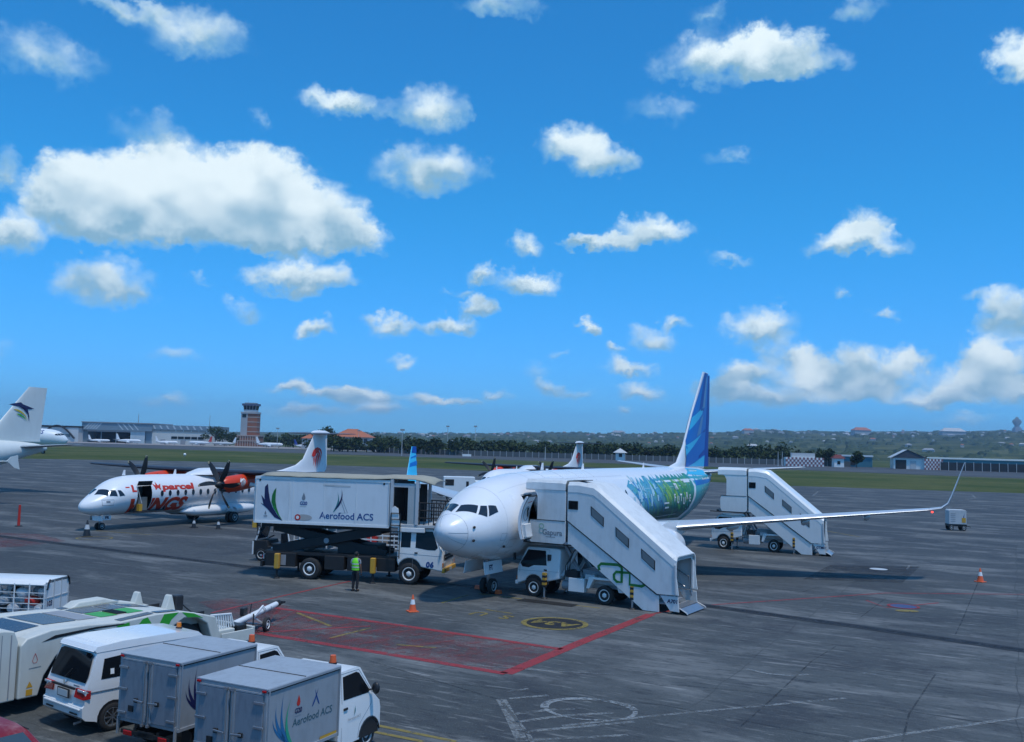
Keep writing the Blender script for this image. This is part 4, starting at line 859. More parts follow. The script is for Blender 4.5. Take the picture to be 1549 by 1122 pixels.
def airliner():
    F = Fus(F737); t = plane_at('airliner', 'white twin jet airliner with blue tail and green mural, boarding stairs at its door', 'airplane', (-2.70, 39.15), .4915)
    z0, z1 = 2.62, 4.42; hole = (4.22, 5.06, F.th(4.64, z0), F.th(4.64, z1))
    fu = skin(F, 'fuselage', JETW, t, [.0, .02, .06, .12, .2, .3, .45, .6, .8, 1, 1.2, 1.4, 1.6, 1.8, 2, 2.3, 2.6, 2.9, 3.3, 3.7, 4.2, 4.8, 5.6, 6.2, 8, 11, 14, 17, 20, 23, 25, 26, 27, 28, 29, 30, 31, 32, 33, 34, 35, 36, 37, 37.6, 38.02], [hole], 56)
    P = [[(1.38, 1.53), (1.73, 1.022), (1.37, .80), (.86, 1.46)], [(1.79, .965), (2.0, .82), (1.72, .50), (1.42, .735)], [(2.06, .80), (2.36, .655), (2.33, .46), (1.81, .492)]]
    for q in P:
        pane(F, t, q); pane(F, t, [(a, pi - b) for a, b in q])
    ln = GPRINT
    MB().tube([LX(F.pt(.72, a * pi / 24, .001)) for a in range(49)], .006, 4).build('radome_seam', ln, t)
    for th in (.04, -.62, 2.1): MB().tube([LX(F.pt(.08 + .64 * k / 10, th, .003)) for k in range(11)], .006, 4).build('lightning_strip', ln, t)
    for x, th in ((.99, .27), (.99, -.33), (2.9, -.61), (.99, pi - .27)):
        p = LX(F.pt(x, th, .03)); MB().ball(p, (.09, .05, .06), 8, 5).build('air_probe', DARK, t)
    for x in (2.75, 6.05, 7.6, 9.4, 11.3, 13.2): MB().tube([LX(F.pt(x, -.9 + a * .125, .0005)) for a in range(40)], .0035, 3).build('panel_seam', ln, t)
    for th in (.95, -.35): MB().tube([LX(F.pt(3.0 + .3 * k, th, .0005)) for k in range(48)], .003, 3).build('panel_seam', ln, t)
    for (x, z, w, h) in ((2.45, 2.55, .34, .3), (3.1, 2.2, .5, .36), (7.4, 2.3, .5, .4)): skin_decal(F, 'access_panel', [stroke([(x, z), (x + w, z), (x + w, z + h), (x, z + h), (x, z)], .014)], ln, t, .003, (1,), .2)
    # door opening, cabin seen through it, and the door swung forward
    q = MB(); q.span((-5.1, -1.2, 2.5), (-4.16, -1.15, 4.6)); q.span((-5.1, -1.2, 2.54), (-4.72, 1.6, 2.6)); q.span((-4.2, -1.2, 2.6), (-4.14, 1.3, 4.5)); q.span((-5.14, -1.2, 2.6), (-5.08, 1.3, 4.5)); q.build('entry_vestibule', flat('cabin_lining', (.45, .44, .42), .7), t)
    MB().tube([LX(F.side(x, z, 1, .004)) for x, z in ((4.22, z0), (4.22, (z0 + z1) / 2), (4.22, z1), (5.06, z1), (5.06, (z0 + z1) / 2), (5.06, z0), (4.22, z0))], .02, 5).build('door_frame', STEEL, t)
    d = MB(); nz = 12
    def dpt(u, k, o): z = z0 - .02 + (z1 - z0 + .04) * k / nz; e = .5 - abs(u - .5); rd = .0; return (-(2.92 + 1.0 * u), 1.93 + 1.0 * (1.83 - F.side(4.64, z, 1, 0)[1]) + .12 * (1 - u) + o, z)
    o_ = [[dpt(u, k, .07) for u in (0, .1, .5, .9, 1)] for k in range(nz + 1)]; i_ = [[dpt(u, k, -.07) for u in (1, .9, .5, .1, 0)] for k in range(nz + 1)]
    d.loft([a + b for a, b in zip(o_, i_)]); dd = d.build('door', JETW, t, 40, .02)
    g = MB(); g.tube([dpt(.03, k, .05) for k in range(nz + 1)], .03, 5); g.tube([dpt(.97, k, .05) for k in range(nz + 1)], .03, 5); g.tube([dpt(u / 6, 0, .05) for u in range(7)], .03, 5); g.tube([dpt(u / 6, nz, .05) for u in range(7)], .03, 5); g.build('gasket', DARK, dd)
    MB().tube([dpt(.62, 8.2, .1), dpt(.5, 8.6, .13), dpt(.5, 7.6, .14), dpt(.66, 6.2, .13)], .03, 6).build('handle', DARK, dd)
    MB().tube([Vector(dpt(.55 + .28 * cos(a * pi / 10), 7 + 2.0 * sin(a * pi / 10), .085)) for a in range(21)], .014, 5).build('handle_ring', GREY, dd)
    q = MB(); q.loft([[dpt(u, k, o) for u, o in ((.14, .06), (.86, .06), (.86, .24), (.14, .24))] for k in (.6, 1.6, 3.2, 4.2)]); q.build('slide_pack', paint('slide_cover', (.66, .68, .68), .6, .15), dd, 40, .02)
    MB().tube([(-4.25, 1.72, 3.6), (-4.0, 1.95, 3.6), (-3.8, 2.0, 3.6)], .05, 6).build('hinge_arm', STEEL, dd)
    decal('warning_strip', [[(.3, 10.0), (.8, 10.3), (.8, 10.55), (.3, 10.2)]], lambda u, v: dpt(u, v, .085), RED, dd, .3)
    # aft mural
    rngm = random.Random(3)
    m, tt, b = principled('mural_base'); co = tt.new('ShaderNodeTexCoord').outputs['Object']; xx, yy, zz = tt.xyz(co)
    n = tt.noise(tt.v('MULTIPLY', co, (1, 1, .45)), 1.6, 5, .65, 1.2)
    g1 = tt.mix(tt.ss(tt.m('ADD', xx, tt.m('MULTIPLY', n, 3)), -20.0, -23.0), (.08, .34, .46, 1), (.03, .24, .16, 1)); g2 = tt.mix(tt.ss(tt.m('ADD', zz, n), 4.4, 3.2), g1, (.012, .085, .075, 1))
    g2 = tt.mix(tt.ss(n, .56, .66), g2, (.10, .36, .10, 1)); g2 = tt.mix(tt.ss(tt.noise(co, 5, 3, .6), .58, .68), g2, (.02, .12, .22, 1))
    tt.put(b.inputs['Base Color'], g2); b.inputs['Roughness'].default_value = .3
    top = []
    x = 28.7
    while x > 17.0:
        h = 4.72 + .33 * min(1, (x - 16.5) / 5); top += [(x, h - .18 - .12 * rngm.random()), (x - .25, h + .05 * rngm.random())]; x -= rngm.uniform(.45, .8)
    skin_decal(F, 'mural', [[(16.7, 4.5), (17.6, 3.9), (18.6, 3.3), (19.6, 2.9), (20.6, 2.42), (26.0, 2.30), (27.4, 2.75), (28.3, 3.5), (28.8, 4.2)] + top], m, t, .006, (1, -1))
    cols = [(flat('mural_green', (.12, .42, .05), .35), 26, (20.6, 27.6)), (flat('mural_teal', (.02, .28, .26), .35), 18, (20, 28)), (flat('mural_blue', (.03, .22, .55), .35), 12, (17.5, 22.5)), (flat('mural_pale', (.38, .60, .68), .35), 16, (16.9, 21.5)), (flat('mural_lime', (.28, .55, .10), .35), 14, (22, 28))]
    for k, (mm, cnt, (xa, xb)) in enumerate(cols):
        sh = []
        for i in range(cnt):
            x = rngm.uniform(xa, xb); zt = 4.85 - rngm.random() * .9 if k in (0, 4) else 4.9 - rngm.random() * 1.6; ln_ = rngm.uniform(.7, 1.5)
            if k == 3: w = rngm.uniform(.10, .3); h = rngm.uniform(.25, .8); zt = rngm.uniform(3.3, 4.5) - (x - 17) * .02; sh.append([(x, zt), (x + w, zt), (x + w, zt + h), (x, zt + h)])
            else: sh.append(swoosh([(x - .35, zt), (x + .25, zt - ln_ * .3), (x + .3, max(2.6, zt - ln_))], rngm.uniform(.12, .24), .0, 8))
        skin_decal(F, 'mural_shapes', sh, mm, t, .010 + .002 * k, (1,), .25)
    skin_decal(F, 'lettering', [mvtext(c, .62, 24.35 + i * .62, 3.48 + (.12, -.02, .1, -.14, .16, 0)[i], 0, .02) for i, c in enumerate('FUTURE')], WHITE, t, .022, (1,), .12)
    skin_decal(F, 'lettering', [mvtext('TR', .5, 25.0, 4.28, 0, .02)], WHITE, t, .022, (1,), .12)
    skin_decal(F, 'mural_line', [[(22.3, 3.3), (23.2, 3.3), (23.2, 3.4), (22.3, 3.4)], [(22.5, 3.02), (23.2, 3.02), (23.2, 3.12), (22.5, 3.12)], [(26.9, 4.5), (28.2, 4.5), (28.2, 4.72), (26.9, 4.72)]], WHITE, t, .022, (1,), .2)
    LB = flat('tail_light_blue', (.045, .46, .72), .4); MBL = flat('tail_mid_blue', (.008, .15, .50), .4); DB = flat('tail_deep_blue', (.004, .05, .30), .4); TL = flat('tail_teal', (.05, .36, .42), .3)
    skin_decal(F, 'tail_sweep', [[(28.5, 4.95), (29.3, 4.3), (28.9, 3.6), (28.0, 2.7), (26.9, 2.2), (26.2, 1.9), (29.5, 2.15), (32.3, 2.85), (36.8, 4.2), (36.9, 4.9), (33.5, 5.25), (30.4, 5.3)]], TL, t, .006, (1, -1), .3)
    skin_decal(F, 'tail_sweep', [[(29.0, 5.0), (31.5, 4.9), (37.4, 4.72), (37.4, 4.95), (33, 5.3), (30.5, 5.38)]], LB, t, .010, (1, -1), .3)
    skin_decal(F, 'tail_sweep', [[(29.4, 4.25), (33.5, 4.35), (37.3, 4.55), (33.5, 4.6), (29.4, 4.6)]], MBL, t, .012, (1, -1), .3)
    # cabin windows along the plain part of the cabin
    wm = MB(); wm.loft([[(dx * 1.0, 0, dz) for dx, dz in arc(0, 0, 1, 0, 360, 12)[:-1]]], False); 
    W0 = None
    for s in (1, -1):
        x = 6.6
        while x < 28:
            if not (s > 0 and 16.4 < x < 28.6):
                p = F.side(x, 4.16, s, .006)
                if W0 is None:
                    q = MB(); q.add([(.13 * cos(a * pi / 6), (.0 if 1 else 0), .19 * sin(a * pi / 6)) for a in range(12)], [tuple(range(12))]); W0 = q.build('cabin_window', GLASSB, t, loc=LX(p)); W0.rotation_euler = (.42 * s, 0, 0)
                else: share(W0, t, LX(p), (.42 * s, 0, 0))
            x += .508
    # wings
    WM = paint('wing_grey', (.56, .60, .64), .3, .12, scale=.4, metal=.25)
    for s in (1, -1):
        K = 1.026 if s > 0 else 1.0
        S = [(12.2, 0, 2.05, 8.2, .13, 0), (13.3, s * 1.85, 2.15, 7.2, .13, 0), (15.5, s * 5.6, 2.62, 4.6, .115, s * .1), (18.6, s * 11.2, 3.22, 3.0, .105, s * .1), (21.55, s * K * 16.3, 3.80, 1.75, .10, s * .12)]
        foil(S).build('wing', WM, t, 40)
        Wl = [(21.57, s * K * 16.31, 3.803, 1.72, .10, s * .12), (22.0, s * K * 16.85, 3.90, 1.55, .09, s * .45), (22.4, s * K * 17.15, 4.15, 1.4, .085, s * 1.0), (22.75, s * K * 17.32, 4.6, 1.2, .08, s * 1.28), (24.0, s * K * 17.88, 6.35, .55, .07, s * 1.3)]
        foil(Wl).build('winglet', LB if s < 0 else WM, t, 50)
        if s < 0:
            for (a, bq, mm) in ((.15, .42, MBL), (.5, .66, MBL), (.74, 1.0, DB)):
                for sd in (.045, -.045):
                    q = MB(); V = lambda f, k: LX((22.75 + 1.25 * k + f * (1.2 - .65 * k), s * (17.32 + .56 * k + sd), 4.6 + 1.75 * k)); q.add([V(.12, a), V(1.0, a + .1 if a < .7 else a), V(1.0, bq), V(.12, bq - .1 if bq < 1 else bq)], [(0, 1, 2, 3)]); q.build('winglet_stripe', mm, t)
        for (x, y, z, L) in ((17.6, 7.0, 2.52, 3.0), (19.3, 10.6, 2.95, 2.4), (20.9, 13.6, 3.3, 1.9)):
            MB().loft([[LX((x + f * L, s * y + .16 * w * cos(a * pi / 4), z - .06 + .2 * w * sin(a * pi / 4))) for a in range(8)] for f, w in ((0, .1), (.25, 1), (.65, .85), (1, .08))]).build('flap_fairing', WM, t, 50)
        turbofan(t, 10.9, s * 4.83, 1.62, 1.08, 4.0, JETW)
        MB().loft([[LX((x, s * 4.83 + e * w, z)) for e in (-1, 1)] + [LX((x, s * 4.83 + e * w, zz)) for e in (1, -1)] for x, w, z, zz in ((12.0, .1, 2.45, 2.55), (13.5, .2, 2.3, 2.9), (16, .18, 2.1, 2.75), (17.2, .06, 2.2, 2.5))]).build('pylon', JETW, t, 50)
        foil([(33.9, 0, 5.05, 3.6, .10, 0), (34.3, s * .9, 5.1, 3.3, .10, 0), (37.25, s * 7.17, 5.62, 1.25, .09, 0)]).build('stabilizer', WM, t, 40)
        for dy in (-.43, .43): wheel(t, -19.65, s * 2.86 + dy, .565, .38, s if dy > 0 else -s, 'steel')
        MB().cyl(LX((19.65, s * 2.86, .5)), LX((19.3, s * 2.7, 2.3)), .12, .14, 10).build('main_gear_leg', LGREY, t)
        MB().add([LX(p) for p in ((18.9, s * 3.2, 1.0), (20.3, s * 3.2, 1.0), (20.3, s * 3.0, 2.2), (18.9, s * 3.0, 2.2))], [(0, 1, 2, 3)]).build('gear_door', JETW, t)
    MB().ball(LX((17.5, 0, 1.75)), (4.6, 1.95, .62), 20, 10).build('belly_fairing', JETW, t, 60)
    q = MB(); q.ball(LX((21.3, 16.9, 3.72)), (.1, .06, .05), 8, 5); q.build('navigation_light', flat('red_light', (1, .05, .03), .3, 0, 3.0), t)
    # nose gear
    MB().cyl(LX((4.05, 0, .34)), LX((3.85, 0, 1.7)), .085, .1, 10).build('nose_gear_leg', STEEL, t); MB().cyl(LX((4.05, -.3, .343)), LX((4.05, .3, .343)), .06, .06, 8).build('axle', STEEL, t)
    wheel(t, -4.05, .2, .343, .2, 1, 'steel'); wheel(t, -4.05, -.2, .343, .2, -1, 'steel')
    for s in (1, -1):
        q = MB(); q.loft([[LX((x, s * .42, 1.52)), LX((x, s * .47, 1.52)), LX((x, s * .56, .98)), LX((x, s * .51, .98))] for x in (2.75, 4.35)]); g = q.build('nose_gear_door', JETW, t, 40, .02)
        if s > 0: decal('registration', [text2d('FT', .3, 0, .012)], lambda u, v: (-(3.3 + u), .53 - v * .16, 1.25 + v), NAVY, g)
    # fin: white leading edge and dorsal fillet, blue panels, rudder
    FS = [(27.9, 0, 5.35, 8.9, .035, pi / 2), (30.2, 0, 5.75, 6.75, .06, pi / 2), (31.6, 0, 6.9, 5.4, .085, pi / 2), (33.3, 0, 9.2, 4.0, .09, pi / 2), (36.25, 0, 12.57, 1.45, .09, pi / 2)]
    foil(FS).build('fin', JETW, t, 50)
    RU = [(36.75, 0, 5.45, 1.25, .06, pi / 2), (36.75, 0, 6.9, 1.15, .06, pi / 2), (37.25, 0, 9.2, .85, .06, pi / 2), (37.68, 0, 12.4, .42, .06, pi / 2)]
    foil(RU).build('rudder', DB, t, 50)
    fin_decal('fin_panel', [[(31.75, 5.45), (36.78, 5.45), (36.95, 7.2), (37.3, 9.4), (37.68, 12.5), (36.55, 12.52), (33.5, 9.3), (31.98, 7.3)]], FS, MBL, t, .010)
    fin_decal('fin_stripe', [[(33.32, 9.0), (36.3, 10.0), (35.73, 9.33), (32.58, 8.01)], [(31.8, 6.93), (35.66, 7.87), (33.82, 7.1), (31.75, 6.22)], [(32.35, 5.46), (34.86, 5.93), (36.9, 6.28), (36.75, 5.46)]], FS, LB, t, .016)
    fin_decal('fin_stripe', [[(35.0, 6.23), (36.9, 6.77), (36.85, 6.35), (34.97, 6.04)], [(35.66, 7.95), (37.0, 8.29), (36.95, 8.06)], [(36.6, 12.5), (37.2, 12.5), (36.3, 9.6), (34.9, 9.55)]], FS, DB, t, .016)
    fin_decal('fin_stripe', [[(36.9, 12.2), (37.2, 12.2), (36.6, 9.9), (35.9, 9.8)], [(35.4, 9.0), (36.1, 9.3), (35.4, 7.9), (34.2, 7.6)]], FS, flat('tail_grey_blue', (.10, .24, .46), .35), t, .020)
    for x, h in ((9.0, .35), (14, .3), (23.5, .32)): foil([(x, 0, 5.43, .35, .1, pi / 2), (x + .14, 0, 5.43 + h, .18, .1, pi / 2)]).build('antenna', JETW, t)
    return t
airliner()

def lion(cx, cz, s):
    """red lion's head with a mane of curved feathers"""
    L = [[(cx + p[0] * s, cz + p[1] * s) for p in q] for q in (
        [(-.55, .42), (-.42, .62), (-.2, .78), (.1, .86), (.3, .7), (.2, .45), (-.05, .4), (-.22, .18), (-.4, .1), (-.62, .22)],
        swoosh([(.22, .78), (.68, .55), (.62, -.05)], .27), swoosh([(.10, .58), (.55, .22), (.55, -.42)], .27), swoosh([(0, .42), (.40, 0), (.36, -.72)], .27), swoosh([(-.14, .28), (.22, -.2), (.08, -.92)], .25), swoosh([(-.28, .14), (.02, -.3), (-.2, -.86)], .19), swoosh([(-.42, .08), (-.2, -.25), (-.44, -.64)], .16))]
    return L
def turboprop(name, label, nose, yaw, cargo):
    F = Fus(FATR); t = plane_at(name, label, 'airplane', nose, yaw)
    hz0, hz1 = 1.28, 3.02; holes = [(3.62, 4.92, F.th(4.3, hz0), F.th(4.3, hz1))] if cargo else []
    skin(F, 'fuselage', JETW, t, [0, .03, .08, .18, .35, .55, .8, 1.05, 1.3, 1.5, 1.75, 2, 2.3, 2.65, 3, 3.5, 4.2, 5, 6.5, 8, 10, 12, 14, 16, 17.5, 18.5, 19.5, 20.5, 21.5, 22.5, 23.5, 24.5, 25.5, 26.5, 27.17], holes, 48)
    P = [[(1.38, 1.50), (1.68, .86), (1.46, .50), (.93, 1.30)], [(1.76, .80), (2.02, .62), (2.06, .20), (1.56, .44)], [(2.14, .56), (2.34, .49), (2.6, .13), (2.2, .16)]]
    for q in P: pane(F, t, q); pane(F, t, [(a, pi - b) for a, b in q])
    if cargo:
        q = MB(); q.span((-5.0, -1.25, 1.2), (-3.55, -1.2, 3.1)); q.span((-6.5, -1.25, 1.18), (-3.4, 1.1, 1.26)); q.span((-6.5, -1.2, 1.26), (-6.4, 1.15, 3.1)); q.span((-3.5, -1.2, 1.26), (-3.4, 1.1, 3.1)); q.build('cargo_hold', flat('hold_lining', (.035, .04, .045), .8), t)
        q = MB(); q.span((-4.9, .2, 1.28), (-4.1, 1.0, 2.2)); q.build('freight', paint('freight_wrap', (.16, .18, .18), .8, .3), t)
        MB().span((-4.02, 1.25, 1.27), (-3.74, 1.5, 1.75)).build('sill_guard', YEL, t); MB().cyl((-3.72, 1.2, 3.0), (-4.0, 1.45, 1.8), .025).build('door_strut', LGREY, t)
        q = MB(); n = 8
        q.loft([[LX((x, 1.30 + .45 * k / n + o, 3.05 + .72 * sin(pi * .5 * k / n) + oz)) for x, o, oz in ((3.62, 0, 0), (4.92, 0, 0), (4.92, .02, .05), (3.62, .02, .05))] for k in range(3)]); q.build('cargo_door', DARK, t, 40)
    W = None
    for s in (1, -1):
        for i in range(26):
            x = 5.85 + i * .765
            if x > 21.5: break
            p = F.side(x, 2.45, s, .006)
            if W is None: W = MB().add([(.15 * cos(a * pi / 6), 0, .22 * sin(a * pi / 6)) for a in range(12)], [tuple(range(12))]).build('cabin_window', GLASSB, t, loc=LX(p)); W.rotation_euler = (.06, 0, 0)
            else: share(W, t, LX(p), (.06 * s, 0, 0))
    hl = (3.58, 4.96, 1.24, 3.06) if cargo else None
    for s in (1,):
        skin_decal(F, 'airline_name', [fitted('WINGS', 3.0, 8.55, 1.06, 2.22, .32, .085)], WHITE, t, .007, (s,), .12, hl)
        skin_decal(F, 'airline_name', [fitted('WINGS', 3.08, 8.46, 1.12, 2.16, .32, .055)], LRED, t, .011, (s,), .12, hl)
        skin_decal(F, 'freight_name', [fitted('parcel', 5.95, 9.0, 2.55, 3.14, 0, .05)], LRED, t, .009, (s,), .15)
        skin_decal(F, 'freight_name', [fitted('LION', 3.2, 5.05, 2.60, 3.10, 0, .06)], LRED, t, .009, (s,), .1, (3.58, 5.2, 1.2, 3.3) if cargo else None)
        skin_decal(F, 'freight_emblem', [[(5.4 + p[0] * .38, 2.95 + p[1] * .32) for p in q] for q in ([(-1, .8), (-.2, .2), (0, 1), (.4, .2), (1.1, .6), (.9, -.2), (1.0, -.9), (.3, -.3), (-.3, -.8), (-.5, -.1)],)], LRED, t, .009, (s,), .2)
        skin_decal(F, 'stencil', [stroke([(1.05, 1.75), (1.8, 1.75), (1.8, 2.12), (1.05, 2.12), (1.05, 1.75)], .03), [(1.3, 1.92), (1.55, 1.92), (1.55, 2.05), (1.3, 2.05)]], GPRINT, t, .007, (s,), .2)
        skin_decal(F, 'small_flag', [[(2.75, 2.9), (3.05, 2.9), (3.05, 2.98), (2.75, 2.98)]], LRED, t, .007, (s,), .2)
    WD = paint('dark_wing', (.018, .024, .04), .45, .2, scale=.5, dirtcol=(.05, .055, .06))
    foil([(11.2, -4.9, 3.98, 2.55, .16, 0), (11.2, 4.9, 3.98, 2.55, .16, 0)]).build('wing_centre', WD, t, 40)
    MB().loft([[LX((x, w * cos(a), 3.7 + h * sin(a))) for a in [pi * k / 10 for k in range(11)]] for x, w, h in ((9.6, .3, .05), (10.4, .9, .26), (11.2, 1.15, .5), (13.2, 1.15, .5), (14.6, .8, .25), (15.4, .3, .04))]).build('wing_fairing', JETW, t, 50)
    for s in (1, -1):
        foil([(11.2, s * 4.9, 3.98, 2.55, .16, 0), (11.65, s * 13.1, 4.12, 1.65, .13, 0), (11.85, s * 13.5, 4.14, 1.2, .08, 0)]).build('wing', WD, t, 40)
        q = MB(); y0 = s * 4.05
        q.loft([[LX((x, y0 + w * cos(2 * pi * k / 18), zc + (h if sin(2 * pi * k / 18) > 0 else h * 1.0) * sin(2 * pi * k / 18))) for k in range(18)] for x, w, h, zc in ((9.05, .30, .34, 3.12), (9.2, .42, .50, 3.10), (9.8, .50, .62, 3.12), (10.8, .52, .64, 3.2), (12.2, .48, .56, 3.34), (13.6, .36, .36, 3.55), (14.9, .12, .10, 3.75))])
        nc = q.build('nacelle', LORANGE, t, 50)
        if cargo and s > 0: decal('lion_badge', [[(p[0], p[1]) for p in q] for q in lion(10.75, 3.2, .50)], lambda u, v: LX((u, y0 + .545 - .9 * (v - 3.2) ** 2, v)), WHITE, nc)
        MB().ball(LX((9.25, y0, 2.72)), (.35, .28, .16), 10, 6).build('air_intake', BLACK, nc, 60)
        MB().cyl(LX((11.6, y0 + s * .4, 3.1)), LX((12.1, y0 + s * .62, 3.0)), .17, .17, 10).build('exhaust_stub', JETW, nc, 40)
        MB().lathe(LX((9.05, y0, 3.12)), (1, 0, 0), [(0, .34), (.25, .31), (.5, .2), (.68, .02)], 16).build('spinner', BLACK, t, 60)
        bl = MB(); rings = []
        for i in range(7):
            f = i / 6; r = .3 + 1.67 * f; c = .22 + .18 * sin(pi * min(1, f * .9 + .1)); sw = -.34 * f * f; tw = R(50 - 38 * f)
            rings.append([(-sin(tw) * e * c * .5 + .03 * n_, sw + cos(tw) * e * c * .5, r) for e, n_ in ((-1, 0), (-.3, .7), (.5, .5), (1, 0), (.5, -.5), (-.3, -.7))])
        bl.loft(rings); B0 = None; ph = (.42 if s > 0 else .6)
        for i in range(6):
            a = ph + i * pi / 3; loc = LX((8.78, y0, 3.12))
            if B0 is None:
                B0 = bl.build('propeller_blade', BLACK, t, 60, loc=loc); B0.rotation_euler = (a, 0, 0)
                tip = MB(); tip.loft([[(-.04 * e + .04 * n_, -.30 - .03 * k + .09 * e, 1.82 + .17 * k) for e, n_ in ((-1, 0), (0, .8), (1, 0), (0, -.8))] for k in (0, 1)]); T0 = tip.build('tip', flat('blade_tip', (.42, .36, .22), .5), B0)
            else:
                o = share(B0, t, loc, (a, 0, 0)); share(T0, o)
        # landing gear pod and wheels
        for k in (0, 1): wheel(t, -12.52, s * (1.88 + .42 * k) - s * .05, .42, .27, s if k else -s, 'steel')
        MB().cyl(LX((12.5, s * 2.0, .45)), LX((12.6, s * 1.5, 1.0)), .09, .1, 8).build('main_gear_leg', LGREY, t)
        MB().loft([[LX((x, s * (.9 + w * cos(a)), .98 + h * sin(a))) for a in [2 * pi * k / 14 for k in range(14)]] for x, w, h in ((8.3, .12, .08), (9.2, .6, .36), (10.5, .78, .44), (14.0, .78, .46), (15.6, .5, .36), (17.0, .12, .08))]).build('gear_pod', JETW, t, 50)
        q = MB(); q.loft([[LX((12.52 + .62 * cos(a), s * (1.78 + .3 * j), .55 + .62 * sin(a) + .06)) for a in [R(35 + 110 * k / 8) for k in range(9)]] for j in (0, 1, 1.02, .0)], False, 0, False); q.build('wheel_door', JETW, t, 50)
        foil([(24.7, 0, 7.22, 1.9, .1, 0), (25.5, s * 3.65, 7.26, 1.05, .09, 0)]).build('tailplane', WD if not cargo else paint('tailplane_grey', (.10, .12, .16), .4, .2), t, 40)
    MB().cyl(LX((1.75, 0, .3)), LX((1.65, 0, 1.2)), .07, .08, 8).build('nose_gear_leg', STEEL, t)
    for s in (1, -1): wheel(t, -1.75, s * .18, .25, .16, s, 'steel')
    MB().add([LX(p) for p in ((.95, .12, 1.02), (1.55, .42, .98), (1.6, .42, .62), (1.0, .14, .7))], [(0, 1, 2, 3)]).build('nose_gear_door', JETW, t)
    MB().add([LX(p) for p in ((.95, -.12, 1.02), (1.55, -.42, .98), (1.6, -.42, .62), (1.0, -.14, .7))], [(0, 1, 2, 3)]).build('nose_gear_door', JETW, t)
    q = MB().add([LX(p) for p in ((1.7, .3, 1.0), (2.3, .42, 1.0), (2.3, .42, .68), (1.7, .3, .68))], [(0, 1, 2, 3)]).build('plate', JETW, t)
    decal('registration', [text2d('FR' if cargo else 'FQ', .26, 0, .01)], lambda u, v: LX((2.0 + u, .37 + .2 * u + .012, .84 + v)), NAVY, q)
    FS = [(18.9, 0, 3.72, 7.9, .034, pi / 2), (20.8, 0, 3.98, 6.2, .042, pi / 2), (22.5, 0, 4.35, 4.6, .055, pi / 2), (23.5, 0, 4.9, 3.55, .070, pi / 2), (25.0, 0, 7.2, 1.95, .115, pi / 2)]
    foil(FS).build('fin', JETW, t, 50)
    MB().loft([[LX((x, w * cos(a), 7.3 + h * sin(a))) for a in [2 * pi * k / 12 for k in range(12)]] for x, w, h in ((24.55, .03, .04), (24.9, .17, .18), (25.7, .22, .26), (26.7, .18, .22), (27.3, .04, .06))]).build('tail_bullet', JETW, t, 60)
    fin_decal('lion_emblem', lion(25.38, 4.95, 1.22), FS, flat('lion_red', (.75, .03, .02), .4) if 'lion_red' not in MATS else MATS['lion_red'], t, .012)
    MB().tube([LX((25.9 - .16, 0, 4.0)), LX((26.4, 0, 7.0))], .012, 4).build('rudder_seam', GPRINT, t)
    for x in (3.4, 8.2): foil([(x, 0, 3.74, .3, .1, pi / 2), (x + .12, 0, 4.12, .16, .1, pi / 2)]).build('antenna', JETW, t)
    return t
turboprop('turboprop', 'white twin propeller plane with red engines, red lettering and open cargo door', (-29.1, 64.72), .458, True)
turboprop('turboprop', 'twin propeller plane with red lion tail, half hidden behind the airliner', (-3.35, 111.9), .535, False)

